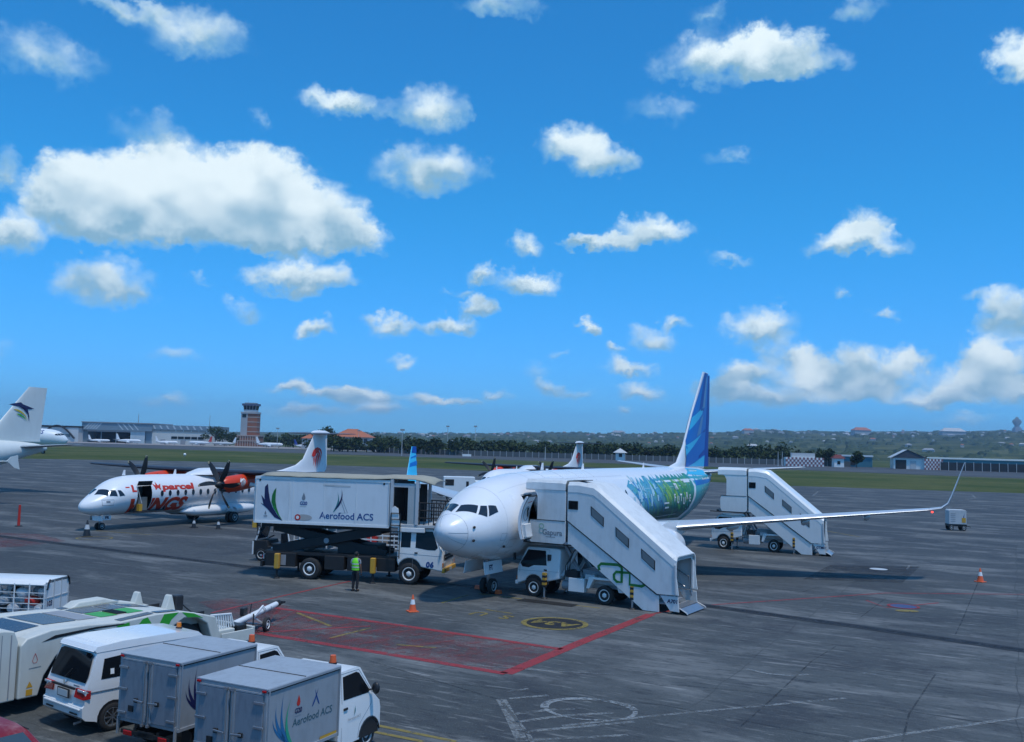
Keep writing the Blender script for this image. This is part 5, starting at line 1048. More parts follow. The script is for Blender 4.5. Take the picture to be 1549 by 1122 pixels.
F320 = [(0, 3.2, 3.2, .02), (.1, 2.85, 3.5, .4), (.5, 2.3, 4.1, .85), (1.2, 1.95, 4.75, 1.3), (2.2, 1.75, 5.3, 1.65), (3.6, 1.65, 5.6, 1.88), (5.5, 1.62, 5.76, 1.975), (24, 1.62, 5.76, 1.975), (27, 1.85, 5.76, 1.93), (31, 2.75, 5.72, 1.55), (34, 3.6, 5.6, 1.05), (36.5, 4.3, 5.35, .5), (37.57, 4.62, 5.1, .2)]
def whitejet(name, label, nose, yaw, scale=1.0, emblem=True, heading=None):
    F = Fus(F320); t = plane_at(name, label, 'airplane', nose, yaw); t.scale = (scale,) * 3
    OW = paint('grey_white_skin' + name, (.66, .70, .68) if emblem else (.72, .78, .82), .4, .15, scale=.3)
    skin(F, 'fuselage', OW, t, [0, .05, .1, .25, .5, .8, 1.2, 1.7, 2.2, 2.8, 3.6, 4.5, 5.5, 9, 14, 19, 24, 25.5, 27, 28.5, 30, 31.5, 33, 34.5, 36, 37, 37.57], (), 40)
    for q in ([(1.0, 1.5), (1.6, .95), (1.15, .75), (.6, 1.4)], [(1.65, .9), (2.05, .72), (1.75, .5), (1.2, .68)], [(2.1, .7), (2.5, .58), (2.4, .42), (1.8, .46)]): pane(F, t, q); pane(F, t, [(a, pi - b) for a, b in q])
    skin_decal(F, 'window_row', [[(x, 4.25), (x + .22, 4.25), (x + .22, 4.58), (x, 4.58)] for x in [6 + .55 * k for k in range(44)]], GLASSB, t, .008, (1, -1), .8)
    for s in (1, -1):
        foil([(10.8, 0, 2.2, 7.5, .13, 0), (12.5, s * 2, 2.3, 6.2, .12, 0), (15.2, s * 6.2, 2.85, 3.8, .11, 0), (20.3, s * 16.7, 3.95, 1.5, .1, 0)]).build('wing', OW, t, 40)
        fz = [(20.6, 3.95), (21.0, 4.35), (21.7, 4.5), (21.75, 4.0), (21.95, 3.2), (21.4, 3.35), (20.9, 3.75)]
        MB().add([LX((x, s * 16.76, z)) for x, z in fz] + [LX((x, s * 16.70, z)) for x, z in fz], [tuple(range(7)), tuple(range(13, 6, -1))] + [(i, (i + 1) % 7, 7 + (i + 1) % 7, 7 + i) for i in range(7)]).build('wingtip_fence', OW, t)
        foil([(33.0, 0, 4.95, 3.9, .1, 0), (33.4, s * .7, 5.0, 3.6, .1, 0), (36.0, s * 6.22, 5.45, 1.5, .08, 0)]).build('stabilizer', paint('stabilizer_grey' + name + str(s), (.33, .38, .42), .4, .2), t, 40)
        turbofan(t, 11.0, s * 5.75, 1.75, 1.1, 4.2, OW)
        MB().loft([[LX((x, s * 5.75 + e * .15, z)) for e in (-1, 1)] + [LX((x, s * 5.75 + e * .15, zz)) for e in (1, -1)] for x, z, zz in ((12.2, 2.7, 2.8), (14.5, 2.3, 2.95), (17, 2.2, 2.7))]).build('pylon', OW, t)
        for dy in (-.45, .45): wheel(t, -17.7, s * 3.8 + dy, .58, .42, s if dy > 0 else -s)
        MB().cyl(LX((17.7, s * 3.8, .5)), LX((17.5, s * 3.4, 2.3)), .14).build('main_gear_leg', LGREY, t); wheel(t, -5.1, s * .25, .38, .22, s)
    MB().cyl(LX((5.1, 0, .38)), LX((4.9, 0, 1.9)), .1).build('nose_gear_leg', LGREY, t)
    FS = [(28.6, 0, 5.6, 8.2, .04, pi / 2), (30.2, 0, 6.1, 6.5, .08, pi / 2), (34.9, 0, 11.76, 2.35, .09, pi / 2)]
    foil(FS).build('fin', OW, t, 50)
    if emblem:
        e = lambda L: [[(34.05 + (p[0] - 33.1) * 1.25, 9.0 + (p[1] - 9) * 1.2) for p in q] for q in L]
        fin_decal('bird_emblem', e([[(31.9, 9.55), (32.6, 9.72), (33.0, 9.8), (33.2, 9.62), (34.4, 9.25), (33.7, 9.18), (33.9, 8.6), (33.95, 8.0), (33.75, 8.7), (33.3, 9.15), (32.8, 9.4)]]), FS, NAVY, t, .014)
        fin_decal('bird_emblem', e([swoosh([(32.3, 9.12), (33.4, 9.0), (33.85, 8.0)], .26)]), FS, flat('emblem_gold', (.55, .40, .03), .5), t, .014); fin_decal('bird_emblem', e([swoosh([(32.6, 8.72), (33.3, 8.6), (33.75, 8.0)], .24)]), FS, LGREEN, t, .018)
    else:
        skin_decal(F, 'airline_name', [([(10.6 - p[0] if 0 else 10.6 + p[0], p[1]) for p in text2d('WINGS', 1.3, .2, .05)[0]], text2d('WINGS', 1.3, .2, .05)[1])], BLUE, t, .012, (1,), .4)
        q = text2d('WINGS', 1.2, .2, .03); skin_decal(F, 'airline_name', [([(6.9 - p[0], 4.9 + p[1]) for p in q[0]], q[1])], BLUE, t, .012, (-1,), .4)
        skin_decal(F, 'cheatline', [[(5.5, 3.9), (13, 3.9), (13, 4.02), (5.5, 4.02)]], BLUE, t, .012, (-1,), .5)
    return t
whitejet('parked_jet', 'grey white jet tail with a blue and yellow bird emblem at the left edge', (-69.75, 75.1), .455)
whitejet('wide_jet', 'large white jet nose pointing right behind the grey jet tail', (-144.6, 310), -1.78, 1.42, False)

# ------------------------------------------------------------------ ramp vehicles round the airliner
def shell(name, outline, W, mat, par, zb, zt, k, bevel=.05, seg=3, cuts=()):
    """vehicle body: a side outline (x, z) as wide as W whose sides lean in above the belt line zb"""
    o = MB().prism(outline, -W / 2, W / 2).build(name, mat, par, 40, bevel, seg)
    bm = bmesh.new(); bm.from_mesh(o.data)
    for z in (zb,) + tuple(cuts): bmesh.ops.bisect_plane(bm, geom=bm.verts[:] + bm.edges[:] + bm.faces[:], plane_co=(0, 0, z), plane_no=(0, 0, 1))
    for v in bm.verts: v.co.y *= 1 - k * max(0, (v.co.z - zb) / (zt - zb))
    bm.to_mesh(o.data); bm.free(); return o
def leany(W, zb, zt, k): return lambda z, off=0: W / 2 * (1 - k * max(0, (z - zb) / (zt - zb))) + off
def side_patch(name, poly, yf, mat, par, s, off=.006, cut=.2):
    return decal(name, [poly], lambda u, v: (u, s * (yf(v) + off), v), mat, par, cut)
def arch(xc, r, z0, a0=0, a1=180, n=8): return [(xc + r * cos(R(a0 + (a1 - a0) * i / n)), z0 + r * sin(R(a0 + (a1 - a0) * i / n))) for i in range(n + 1)]
def truck_cab(par, xb, xf, W, z0, z1, wx, wr, crew=False, mat=WHITE, number=None):
    """forward-control cab between xb (back) and xf (front); the front axle sits at wx"""
    L = xf - xb; H = z1 - z0; X = lambda f: xb + L * f; Z = lambda f: z0 + H * f
    ol = [(X(1), Z(0)), (X(1), Z(.28)), (X(.985), Z(.46)), (X(.96), Z(.52)), (X(.80), Z(.965)), (X(.74), Z(1)), (X(.05), Z(1)), (X(0), Z(.96)), (X(0), Z(.22))] + [p for p in arch(wx, wr, Z(0) - .02, 180, 0, 9) if p[1] > Z(0) and X(0) < p[0] < X(1)]
    zb = Z(.5); k = .10; yf = leany(W, zb, z1, k); c = shell('cab', ol, W, mat, par, zb, z1, k, .06, 3)
    ws = decal('windscreen', [[(-.43, .53), (.43, .53), (.39, .955), (-.39, .955)]], lambda u, v: (X(.96 - .16 * (v - .52) / .445) + .012, u * W * (1 - .0 * v), Z(v) + .006), GLASS, c, .2)
    for s in (1, -1):
        if crew:
            side_patch('side_window', [(X(.40), Z(.54)), (X(.66), Z(.50)), (X(.83), Z(.50)), (X(.885), Z(.56)), (X(.755), Z(.93)), (X(.40), Z(.93))], yf, GLASS, c, s); side_patch('quarter_window', [(X(.08), Z(.54)), (X(.29), Z(.54)), (X(.29), Z(.93)), (X(.08), Z(.93))], yf, GLASS, c, s)
        else:
            side_patch('side_window', [(X(.30), Z(.54)), (X(.60), Z(.52)), (X(.72), Z(.45)), (X(.87), Z(.46)), (X(.92), Z(.55)), (X(.755), Z(.92)), (X(.34), Z(.92))], yf, GLASS, c, s)
        xs = X(.345 if crew else .25)
        for pts in ([(xs, Z(.06)), (xs, Z(.95))], [(X(.93), Z(.30)), (X(.93), Z(.52)), (X(.78), Z(.95))], [(xs, Z(.95)), (X(.78), Z(.95))], [(X(.02), Z(.40)), (X(.97), Z(.36))]):
            MB().tube([(p[0], s * (yf(p[1]) + .001), p[1]) for p in pts], .007, 4).build('door_seam', GPRINT, c)
        MB().box((xs + .16, s * (yf(Z(.40)) + .012), Z(.42)), (.15, .03, .07)).build('door_handle', BLACK, c, None, .01)
        MB().tube([(X(.90), s * (W / 2 - .02), Z(.62)), (X(1.02), s * (W / 2 + .13), Z(.66))], .014, 5).build('mirror_arm', BLACK, c); MB().box((X(1.02), s * (W / 2 + .15), Z(.72)), (.06, .18, .34)).build('mirror', BLACK, c, None, .03)
        MB().box((X(1) + .004, s * W * .36, Z(.16)), (.03, W * .17, H * .12)).build('headlight', CLEAR, c, None, .02); MB().box((X(1) - .03, s * (W * .475), Z(.16)), (.1, W * .04, H * .1)).build('indicator', AMBER, c, None, .015)
    MB().box((X(1) + .004, 0, Z(.33)), (.03, W * .78, H * .13)).build('grille', BLACK, c, None, .015); MB().box((X(1) + .022, 0, Z(.33)), (.012, W * .7, .02)).build('grille_bar', LGREY, c)
    MB().box((X(1) + .02, 0, Z(.03)), (.16, W * .99, H * .11)).build('bumper', mat if number is None else YEL, c, None, .04)
    MB().box((X(1) + .108, 0, Z(.03)), (.01, .42, .14)).build('number_plate', flat('plate_white', (.6, .6, .58), .5), c)
    for s in (1, -1): MB().tube([(X(.955), s * .12, Z(.53)), (X(.90), s * .5, Z(.66))], .01, 4).build('wiper', BLACK, c)
    if number: 
        for s in (1, -1): decal('fleet_number', [text2d(number, .34, .08, .02, 1.1)], (lambda sg: lambda u, v: (X(.72) + (-sg) * u, sg * (W / 2 + .008), Z(.15) + v))(s), BLUE, c)
    # wheel housing
    for s in (1, -1): MB().prism([p for p in arch(wx, wr * .985, Z(0) - .02, 0, 180, 10)], s * W / 2 - s * .06, s * W / 2 - s * .5).build('wheel_housing', BLACK, c)
    return c
def hazard_leg(par, x, y, zt, mats=(YEL, BLACK)):
    """stabiliser leg with yellow and black bands"""
    q = MB(); n = 6
    for i in range(n): q.bar((x, y, zt - .62 * i / n), (x, y, zt - .62 * (i + 1) / n), .16, .16, i % 2)
    l = q.build('stabilizer_leg', list(mats), par); MB().cyl((x, y, .05), (x, y, zt - .6), .045, .045, 8).build('ram', STEEL, l); MB().cyl((x, y, .0), (x, y, .06), .16, .1, 10).build('foot', DARK, l); return l

def stair_truck(label, x, y, rz, number, logos):
    t = thing('boarding_stairs', label, 'stair truck', (x, y, 0), rz, 'covered boarding stairs at the airliner')
    P = lambda L: [(-a, b) for a, b in L]           # side profiles are measured aft of the front axle
    SW = OLDW if logos else WHITE; D = 1.12
    # truck
    truck_cab(t, -1.28, .86, 1.78, .50, 2.16, .0, .47)
    for s in (1, -1): wheel(t, 0, s * .77, .40, .24, s, 'white')
    for s in (1, -1):
        wheel(t, -3.43, s * .78, .40, .24, s, 'white')
        MB().bar((-1.2, s * .36, .72), (-4.9, s * .36, .72), .09, .2).build('chassis_rail', LGREY, t)
        MB().prism(P([(2.75, .62), (2.95, 1.02), (3.95, 1.02), (4.12, .58), (4.35, .58), (4.35, 1.12), (2.72, 1.12), (2.6, .62)]), s * .62, s * .95).build('rear_fender', WHITE, t, None, .02)
        MB().prism(P([(1.75, .42), (2.5, .42), (2.5, 1.0), (1.75, 1.0)]), s * .55, s * .95).build('equipment_locker', WHITE, t, None, .025)
        MB().cyl((-1.35, s * .6, .62), (-1.75, s * .6, .62), .2, .2, 14).build('air_tank', GREY, t, 40); MB().prism(P([(2.5, .98), (2.95, .98), (2.95, 1.2), (2.5, 1.2)]), s * .2, s * .85).build('battery_box', LGREY, t, None, .02)
        hazard_leg(t, -.62, s * 1.02, 1.1); hazard_leg(t, -4.78, s * 1.02, 1.0)
        MB().bar((-4.78, s * .36, .85), (-4.78, s * 1.02, .85), .14, .14).build('outrigger', LGREY, t)
    MB().span((-4.3, -.6, .8), (-1.4, .6, 1.0)).build('deck', LGREY, t, None, .02); MB().span((-3.9, -.5, 1.0), (-2.2, .5, 1.35)).build('power_pack', GREY, t, None, .03); MB().span((-2.15, .2, 1.0), (-1.6, .9, 1.28)).build('hose_tray', DARK, t)
    for s in (1, -1):
        MB().bar((-1.35, s * .7, 1.0), (-2.15, s * .7, 2.35), .12, .12).build('lift_strut', LGREY, t); MB().bar((-2.25, s * .55, 1.0), (-1.35, s * .55, 2.35), .12, .12).build('lift_strut', GREY, t)
        MB().cyl((-3.6, s * .5, 1.0), (-2.3, s * .5, 2.2), .075, .06, 10).build('hydraulic_ram', STEEL, t)
    for i in range(3): MB().tube([(-1.5 - .1 * i, .8, 1.0), (-1.62 - .1 * i, .95, 1.5 + .1 * i), (-1.95, .9, 2.1), (-2.1, .6, 2.35)], .022, 5).build('hose', BLACK, t)
    MB().cyl((-.75, .86, 1.62), (-.75, .86, 1.88), .09, .09, 10).build('work_light', BLACK, t)
    # platform at the door
    MB().span((.30, -D + .06, 2.40), (-1.9, D - .06, 2.50)).build('platform', GREY, t)
    MB().bar((.36, -D, 2.43), (.36, D, 2.43), .16, .14).build('door_buffer', BLACK, t, 40); MB().bar((.95, D - .3, 2.36), (-1.9, D - .3, 2.36), .1, .06).build('sliding_rail', DARK, t)
    for s in (1, -1):
        pan = MB().prism(P([(-.20, 2.62), (-.08, 2.40), (1.52, 2.40), (1.64, 2.50), (1.64, 3.38), (-.12, 3.38), (-.2, 3.2)]), s * D, s * (D - .05)).build('platform_panel', SW, t, None, .015)
        if logos and s > 0:
            TP = lambda u, v: (-u, D + .006, v)
            decal('operator_name', [text2d('Gapura', .33, 0, .008)], lambda u, v: (-1.0 - u, D + .006, 2.86 + v), GPRINT, pan); decal('small_print', [[(.68, 2.66), (1.15, 2.66), (1.15, 2.69), (.68, 2.69)]], TP, GPRINT, pan)
            decal('loop_mark', [stroke([(.46 + .11 * cos(a), 3.12 + .10 * sin(a)) for a in [R(q * 20) for q in range(19)]], .045)], TP, flat('mark_green', (.35, .55, .40), .5), pan); decal('loop_mark', [stroke([(.46 + .11 * cos(a), 2.92 + .10 * sin(a)) for a in [R(q * 20) for q in range(19)]], .045)], TP, flat('mark_teal', (.25, .48, .50), .5), pan)
        MB().bar((.18, s * (D + .006), 3.39), (-1.62, s * (D + .006), 3.39), .012, .03).build('panel_seam', DARK, t)
        MB().bar((-1.70, s * (D + .008), 3.44), (-5.90, s * (D + .008), .72), .012, .03).build('skirt_seam', DARK, t)
        MB().prism(P([(.22, 3.34), (1.62, 3.34), (1.62, 4.72), (1.46, 5.02), (-.1, 5.02), (-.1, 4.9), (.1, 4.62), (.22, 4.4)]), s * (D - .02), s * (D - .07)).build('canopy_side', SW, t, None, .012)
    hood = lambda y0, zt, r=.28: [(-y0, zt - r * 1.6), (-y0 + .02, zt - r * .6), (-y0 + r * .5, zt - r * .08), (-y0 + r, zt), (y0 - r, zt), (y0 - r * .5, zt - r * .08), (y0 - .02, zt - r * .6), (y0, zt - r * 1.6)]
    o_ = hood(D + .0, 5.16); i_ = [(a * .955, b - .05) for a, b in o_][::-1]
    MB().loft([[(-s_, a, b) for a, b in o_ + i_] for s_ in (-.38, 1.60)]).build('front_canopy', SW, t, 50, .01)
    MB().loft([[(-s_, a * .985, b - .03) for a, b in o_ + i_] for s_ in (1.60, 1.76)]).build('bellows', flat('canopy_bellows', (.10, .11, .11), .8), t, 50)
    # stair housing: two walls, a rounded roof that follows the slope, the stairs inside
    wall = [(1.72, 3.42), (1.72, 4.80), (2.95, 4.72), (6.42, 2.10), (6.66, 1.9), (6.82, .76), (5.90, .74)]
    win = [[(1.80, 3.95), (2.20, 3.95), (2.20, 4.26), (1.80, 4.26)]] + [[(2.88 + k * 1.17, 4.05 - k * .80), (3.42 + k * 1.17, 3.67 - k * .80), (3.42 + k * 1.17, 3.34 - k * .80), (2.90 + k * 1.17, 3.72 - k * .80)] for k in range(3)]
    for s in (1, -1):
        w = MB().prism(P(wall), s * D, s * (D - .06)).build('side_wall', SW, t, None, .012)
        for i, q in enumerate(win):
            cx, cz = sum(p[0] for p in q) / 4, sum(p[1] for p in q) / 4; big = [(cx + (p[0] - cx) * 1.16, cz + (p[1] - cz) * 1.2) for p in q]
            for ss, (y0, y1) in ((s, (D - .004, D + .012)), (-s, (D - .075, D - .056))):
                f = MB().prism(P(big), s * y0, s * y1).build('window_frame', BLACK, w); MB().prism(P(q), s * (y0 - .006 if ss != s else y0 + .003), s * (y1 + (.006 if ss == s else .003))).build('pane', PANE if i else GLASS, f)
    RL = [(1.72, 5.12), (2.2, 5.14), (2.95, 5.05), (3.25, 4.86), (6.38, 2.52), (6.62, 2.34), (6.72, 2.30)]; rings = []
    for a, b in RL:
        h = hood(D + .012, b, .30); g = [(p * .95, q - .05) for p, q in h][::-1]; rings.append([(-a, p, q) for p, q in h + g])
    MB().loft(rings).build('roof', SW, t, 50, .008)
    fr = [(-(6.70), -D, .80), (-(6.66), -D, 1.95), (-6.64, -D + .12, 2.2), (-6.64, D - .12, 2.2), (-6.66, D, 1.95), (-(6.70), D, .80)]
    MB().tube(fr, .055, 6).build('portal_frame', LGREY, t)
    MB().add([(-6.6, -D + .02, 2.28), (-6.6, D - .02, 2.28), (-6.62, D - .02, 1.98), (-6.62, D - .22, 1.98), (-6.62, D - .32, 2.1), (-6.62, -D + .32, 2.1), (-6.62, -D + .22, 1.98), (-6.62, -D + .02, 1.98)], [tuple(range(8))]).build('portal_header', SW, t)
    for s in (1, -1): MB().span((-6.6, s * (D - .02), .8), (-6.66, s * (D - .2), 2.0)).build('portal_jamb', SW, t)
    st = [(1.75, 3.36), (5.86, .68), (5.96, .68), (5.98, .02), (5.28, .02), (1.88, 2.42), (1.75, 2.42)]
    for s in (1, -1):
        sg = MB().prism(P(st), s * (D - .03), s * (D - .09)).build('stringer', SW, t, None, .012)
        if logos and s > 0:
            S = lambda L: [(3.10 + p[0], 1.06 + p[1]) for p in L]
            loop1 = [(3.30, 1.46), (3.24, 1.62), (3.36, 1.74), (4.14, 1.76), (4.30, 1.68), (4.32, 1.56), (4.32, 1.06), (4.10, 1.06), (3.98, 1.16), (3.96, 1.34), (4.06, 1.46), (4.68, 1.47), (4.68, 1.00), (5.22, .98), (5.36, 1.06)]
            decal('link_emblem', [stroke(loop1, .115)], lambda u, v: (-u, D - .018, v), GREEN, sg)
    n = 13
    for i in range(n):
        f = i / (n - 1); a = 1.95 + 4.1 * f; z = 2.52 - 2.15 * f
        MB().box((-a, 0, z), (.34, 2 * D - .24, .05)).build('step', GREY, t); 
    for s in (1, -1):
        MB().tube([(-1.9, s * (D - .16), 3.5), (-6.5, s * (D - .16), 1.28), (-6.62, s * (D - .16), .5)], .028, 6).build('handrail', STEEL, t); MB().tube([(-1.9, s * (D - .16), 3.0), (-6.3, s * (D - .16), .86)], .02, 5).build('lower_rail', STEEL, t)
        pn = MB().prism(P([(6.02, .70), (6.78, .70), (6.84, .10), (6.45, .12)]), s * (D - .04), s * (D - .1)).build('foot_panel', SW, t, None, .01)
        if s > 0: decal('fleet_number', [text2d(number, .21, .1, .006)], lambda u, v: (-6.56 - u, D - .03, .5 + v), NAVY, pn)
        MB().tube([(-6.84, s * (D - .1), .25), (-7.16, s * (D - .05), .10), (-7.20, s * (D - .05), .04)], .025, 5).build('ramp_edge', LGREY, t)
    MB().add([(-6.5, -D + .1, .30), (-6.5, D - .1, .30), (-6.86, D - .1, .26), (-6.86, -D + .1, .26)], [(0, 1, 2, 3)]).build('landing', STEEL, t)
    MB().add([(-6.86, -D + .1, .24), (-6.86, D - .1, .24), (-7.18, D - .06, .05), (-7.18, -D + .06, .05)], [(0, 1, 2, 3)]).build('foot_ramp', STEEL, t); MB().span((-6.5, -D + .1, .1), (-6.44, D - .1, .3)).build('riser', GREY, t)
    if logos: 
        MB().bar((-1.7, .7, 5.12), (-2.6, .75, 5.19), .5, .03).build('lifted_flap', DARK, t)
    return t
stair_truck('near boarding stairs with a green link emblem, at the front door of the airliner', 1.66, 42.94, atan2(.516, -.855), 'A701', True)
s2 = stair_truck('plain white boarding stairs farther back, at the rear door behind the wing', 15.0, 65.55, atan2(.40, -.917), 'GTM01', False); s2.scale = (.97, 1, 1.07)

def leafmark(par, fn, k, deep=NAVY, g=GREEN, lg=LGREEN):
    """three dark blades and a green leaf sweeping up from one foot; k scales it"""
    S = lambda L: [(p[0] * k, p[1] * k) for p in L]
    decal('leaf_mark', [S([(1.0, -.78), (.55, -.62), (.12, -.18), (-.28, .12), (-.05, .02), (-.10, .05), (-.24, .52), (-.02, .28), (-.06, .40), (-.06, .95), (.10, 1.12), (.16, .70), (.26, .25), (.42, -.10), (.66, -.45)])], lambda u, v: fn(u, v, .004), deep, par)
    decal('leaf_mark', [S([(1.0, -.78), (.72, -.48), (.46, -.12), (.34, .18), (.36, .52), (.46, .78), (.58, .92), (.56, .60), (.56, .25), (.64, -.12), (.80, -.48)])], lambda u, v: fn(u, v, .007), g, par)
    decal('leaf_vein', [S([(1.0, -.78), (.66, -.36), (.46, -.02), (.50, -.02), (.74, -.40)])], lambda u, v: fn(u, v, .010), lg, par)
def g20(par, fn, k, col, txt):
    decal('flame_mark', [[(p[0] * k, p[1] * k) for p in q] for q in ([(0, 1.0), (.18, .62), (.26, .3), (.2, .08), (0, -.02), (-.2, .08), (-.26, .3), (-.14, .6)],)], lambda u, v: fn(u, v, .004), col, par)
    decal('event_name', [text2d('G20', .62 * k, 0, .02 * k, .95)], lambda u, v: fn(u + .02 * k, v - .42 * k, .004), txt, par); decal('small_print', [[(-.5 * k, -.86 * k), (.45 * k, -.86 * k), (.45 * k, -.82 * k), (-.5 * k, -.82 * k)]], lambda u, v: fn(u, v, .004), GPRINT, par)
def catering():
    t = thing('catering_truck', 'catering truck with its white box body raised on a scissor lift beside the airliner nose', 'catering truck', (-9.17, 46.57, 0), atan2(-.171, .985))
    W = 2.36
    truck_cab(t, 4.28, 6.50, 2.3, .66, 2.62, 4.9, .58, True, WHITE, '06')
    for s in (1, -1):
        wheel(t, 4.88, s * 1.0, .5, .28, s, 'white'); wheel(t, 0, s * 1.02, .5, .28, s, 'white'); wheel(t, 0, s * .7, .5, .26, s, 'steel')
        MB().bar((-2.4, s * .42, .95), (4.4, s * .42, .95), .12, .28).build('chassis_rail', DARK, t)
        for (a, b, z0, z1) in ((-2.25, -.72, .55, 1.2), (.72, 1.7, .5, 1.15), (1.85, 3.0, .5, 1.2), (3.3, 4.2, .55, 1.15)): MB().span((a, s * .6, z0), (b, s * 1.12, z1)).build('side_locker', DARK, t, None, .03)
        MB().span((-1.45, s * 1.121, .62), (-1.2, s * 1.15, 1.1)).build('vent_panel', GREY, t)
        for x in (-1.55, 3.2):
            l = MB().box((x, s * 1.32, .82), (.24, .24, .72)).build('stabilizer_leg', YEL, t, None, .04); MB().cyl((x, s * 1.32, .06), (x, s * 1.32, .5), .055, .055, 8).build('ram', DARK, l); MB().cyl((x, s * 1.32, 0), (x, s * 1.32, .07), .17, .13, 10).build('foot', DARK, l); MB().bar((x, s * .4, .95), (x, s * 1.32, .95), .18, .18).build('outrigger', DARK, l)
        # scissor arms
        MB().bar((-2.0, s * .80, 1.28), (3.35, s * .80, 2.42), .14, .44).build('scissor_arm', DARK, t, None, .03); MB().bar((-2.05, s * .62, 2.42), (3.6, s * .62, 1.24), .14, .44).build('scissor_arm', DARK, t, None, .03)
        MB().bar((-2.1, s * .82, 1.36), (.3, s * .82, 1.9), .03, .06).build('arm_edge', LGREY, t); MB().cyl((.7, s * .5, 1.83), (.7, s * .9, 1.83), .13, .13, 12).build('pivot', GREY, t)
        MB().bar((-2.6, s * .86, 2.50), (3.85, s * .86, 2.50), .16, .20).build('body_bearer', DARK, t); MB().cyl((-.6, s * .3, 1.3), (1.9, s * .3, 2.0), .10, .08, 10).build('lift_cylinder', STEEL, t)
    MB().span((-2.4, -.95, 1.1), (4.2, .95, 1.24)).build('subframe', DARK, t); MB().span((1.2, -.7, 1.24), (3.2, .7, 1.7)).build('hydraulic_unit', DARK, t, None, .04); MB().span((-2.5, -1.1, .5), (-2.4, 1.1, .75)).build('rear_underrun', DARK, t)
    MB().span((-2.46, -.9, .85), (-2.40, .9, 1.05)).build('tail_board', LGREY, t)
    for s in (1, -1): MB().box((-2.48, s * .8, .95), (.04, .22, .12)).build('rear_lamp', REDL, t)
    z0, z1 = 2.58, 4.80
    b = MB().span((-2.88, -W / 2, z0), (3.84, W / 2, z1)).build('box_body', BOXW, t, None, .03)
    for s in (1, -1):
        for z in (z0 + .05, z1 - .06): MB().bar((-2.9, s * (W / 2 + .006), z), (3.86, s * (W / 2 + .006), z), .03, .12).build('edge_rail', WHITE, b)
        for x in (-2.84, -1.15, -.97, .6, 2.2, 3.80): MB().bar((x, s * (W / 2 + .004), z0 + .1), (x, s * (W / 2 + .004), z1 - .12), .07 if abs(x) > 2.5 else .018, .02).build('body_rib', BOXW, b)
        for x in (-2.66, 3.55): MB().cyl((x, s * W / 2, 4.62), (x, s * (W / 2 + .015), 4.62), .05, .05, 10).build('lifting_eye', BLACK, b)
    f = lambda cx, cz: (lambda u, v, o=.004: (cx + u, -W / 2 - .004 - o, cz + v))
    leafmark(b, f(-2.35, 3.42), .92)
    g20(b, f(-.42, 3.72), .36, GPRINT, BLUE); g20(b, f(-2.32, 2.98), .18, GPRINT, GPRINT)
    decal('company_name', [text2d('Aerofood ACS', .44, 0, .006)], lambda u, v: (1.75 + u, -W / 2 - .008, 3.03 + v), BLUE, b)
    leafmark(b, f(1.28, 3.88), .0001 + .0); 
    decal('small_leaf', [swoosh([(-.30, -.62), (.10, -.15), (-.14, .40)], .16)], lambda u, v: f(1.38, 3.82)(u, v, .004), TEAL, b); decal('small_leaf', [swoosh([(-.22, -.5), (.26, 0), (.06, .55)], .15)], lambda u, v: f(1.38, 3.82)(u, v, .007), NAVY, b); decal('outline_mark', [stroke([(.12, .05), (.42, -.62), (-.05, -.64)], .02), stroke([(.08, -.1), (.3, -.62)], .02)], lambda u, v: f(1.38, 3.82)(u, v, .004), GPRINT, b)
    decal('halal_badge', [[(p[0] * .42, p[1] * .15) for p in arc(0, 0, 1, 0, 360, 24)[:-1]]], lambda u, v: f(-.38, 2.90)(u, v, .004), flat('badge_grey', (.42, .40, .38), .5), b); decal('round_badge', [arc(-.30, 0, .15, 0, 360, 20)[:-1]], lambda u, v: f(-.38, 2.90)(u, v, .007), RED, b); decal('badge_centre', [arc(-.30, 0, .08, 0, 360, 16)[:-1]], lambda u, v: f(-.38, 2.90)(u, v, .010), WHITE, b)
    decal('worn_print', [[(.55, 4.42), (1.9, 4.40), (1.9, 4.48), (.55, 4.50)]], lambda u, v: (u, -W / 2 - .006, v), paint('faded_print', (.50, .53, .53), .6, .3), b)
    for x in (-2.95,): MB().span((x, -1.15, z0 + .1), (x + .06, -.03, z1 - .1)).build('rear_door', BOXW, b, None, .01); MB().span((x, .03, z0 + .1), (x + .06, 1.15, z1 - .1)).build('rear_door', BOXW, b, None, .01)
    MB().span((-2.95, -1.2, z0 - .25), (-2.75, -1.05, z0 + .05)).build('rear_step', YEL, b)
    # tan weather sheet on the roof, sagging over the front
    vs = []; nx = 18
    q = MB(); r0 = random.Random(2)
    for i in range(nx + 1):
        x = -2.6 + 8.6 * i / nx; 
        for y, dz in ((-1.24, -.06), (-.6, .05), (0, .10), (.6, .07), (1.24, -.02)): q.v.append((x, y, 4.90 + dz + r0.uniform(-.015, .015) + (.05 if x > 3.4 else 0) - (.22 * max(0, x - 5.0) ** 2)))
    for i in range(nx):
        for j in range(4): k = i * 5 + j; q.f.append((k, k + 1, k + 6, k + 5)); q.mi.append(0)
    o = q.build('roof_sheet', paint('tan_sheet', (.36, .34, .27), .8, .3), t, 60); sm = o.modifiers.new('thick', 'SOLIDIFY'); sm.thickness = .03
    # front vestibule and bridge
    FZ = 2.78
    for (x, y) in ((3.95, -1.16), (5.18, -1.16), (3.95, 1.16), (5.18, 1.16)): MB().span((x - .07, y - .07, FZ), (x + .07, y + .07, 4.86)).build('post', LGREY, t)
    MB().span((3.86, -1.14, FZ), (3.92, 1.14, 4.8)).build('bulkhead', BLACK, t); MB().span((3.88, -1.16, 4.5), (5.3, -1.1, 4.68)).build('lintel', LGREY, t); MB().span((4.2, -1.1, 4.66), (5.0, -1.05, 4.82)).build('lamp_box', DARK, t)
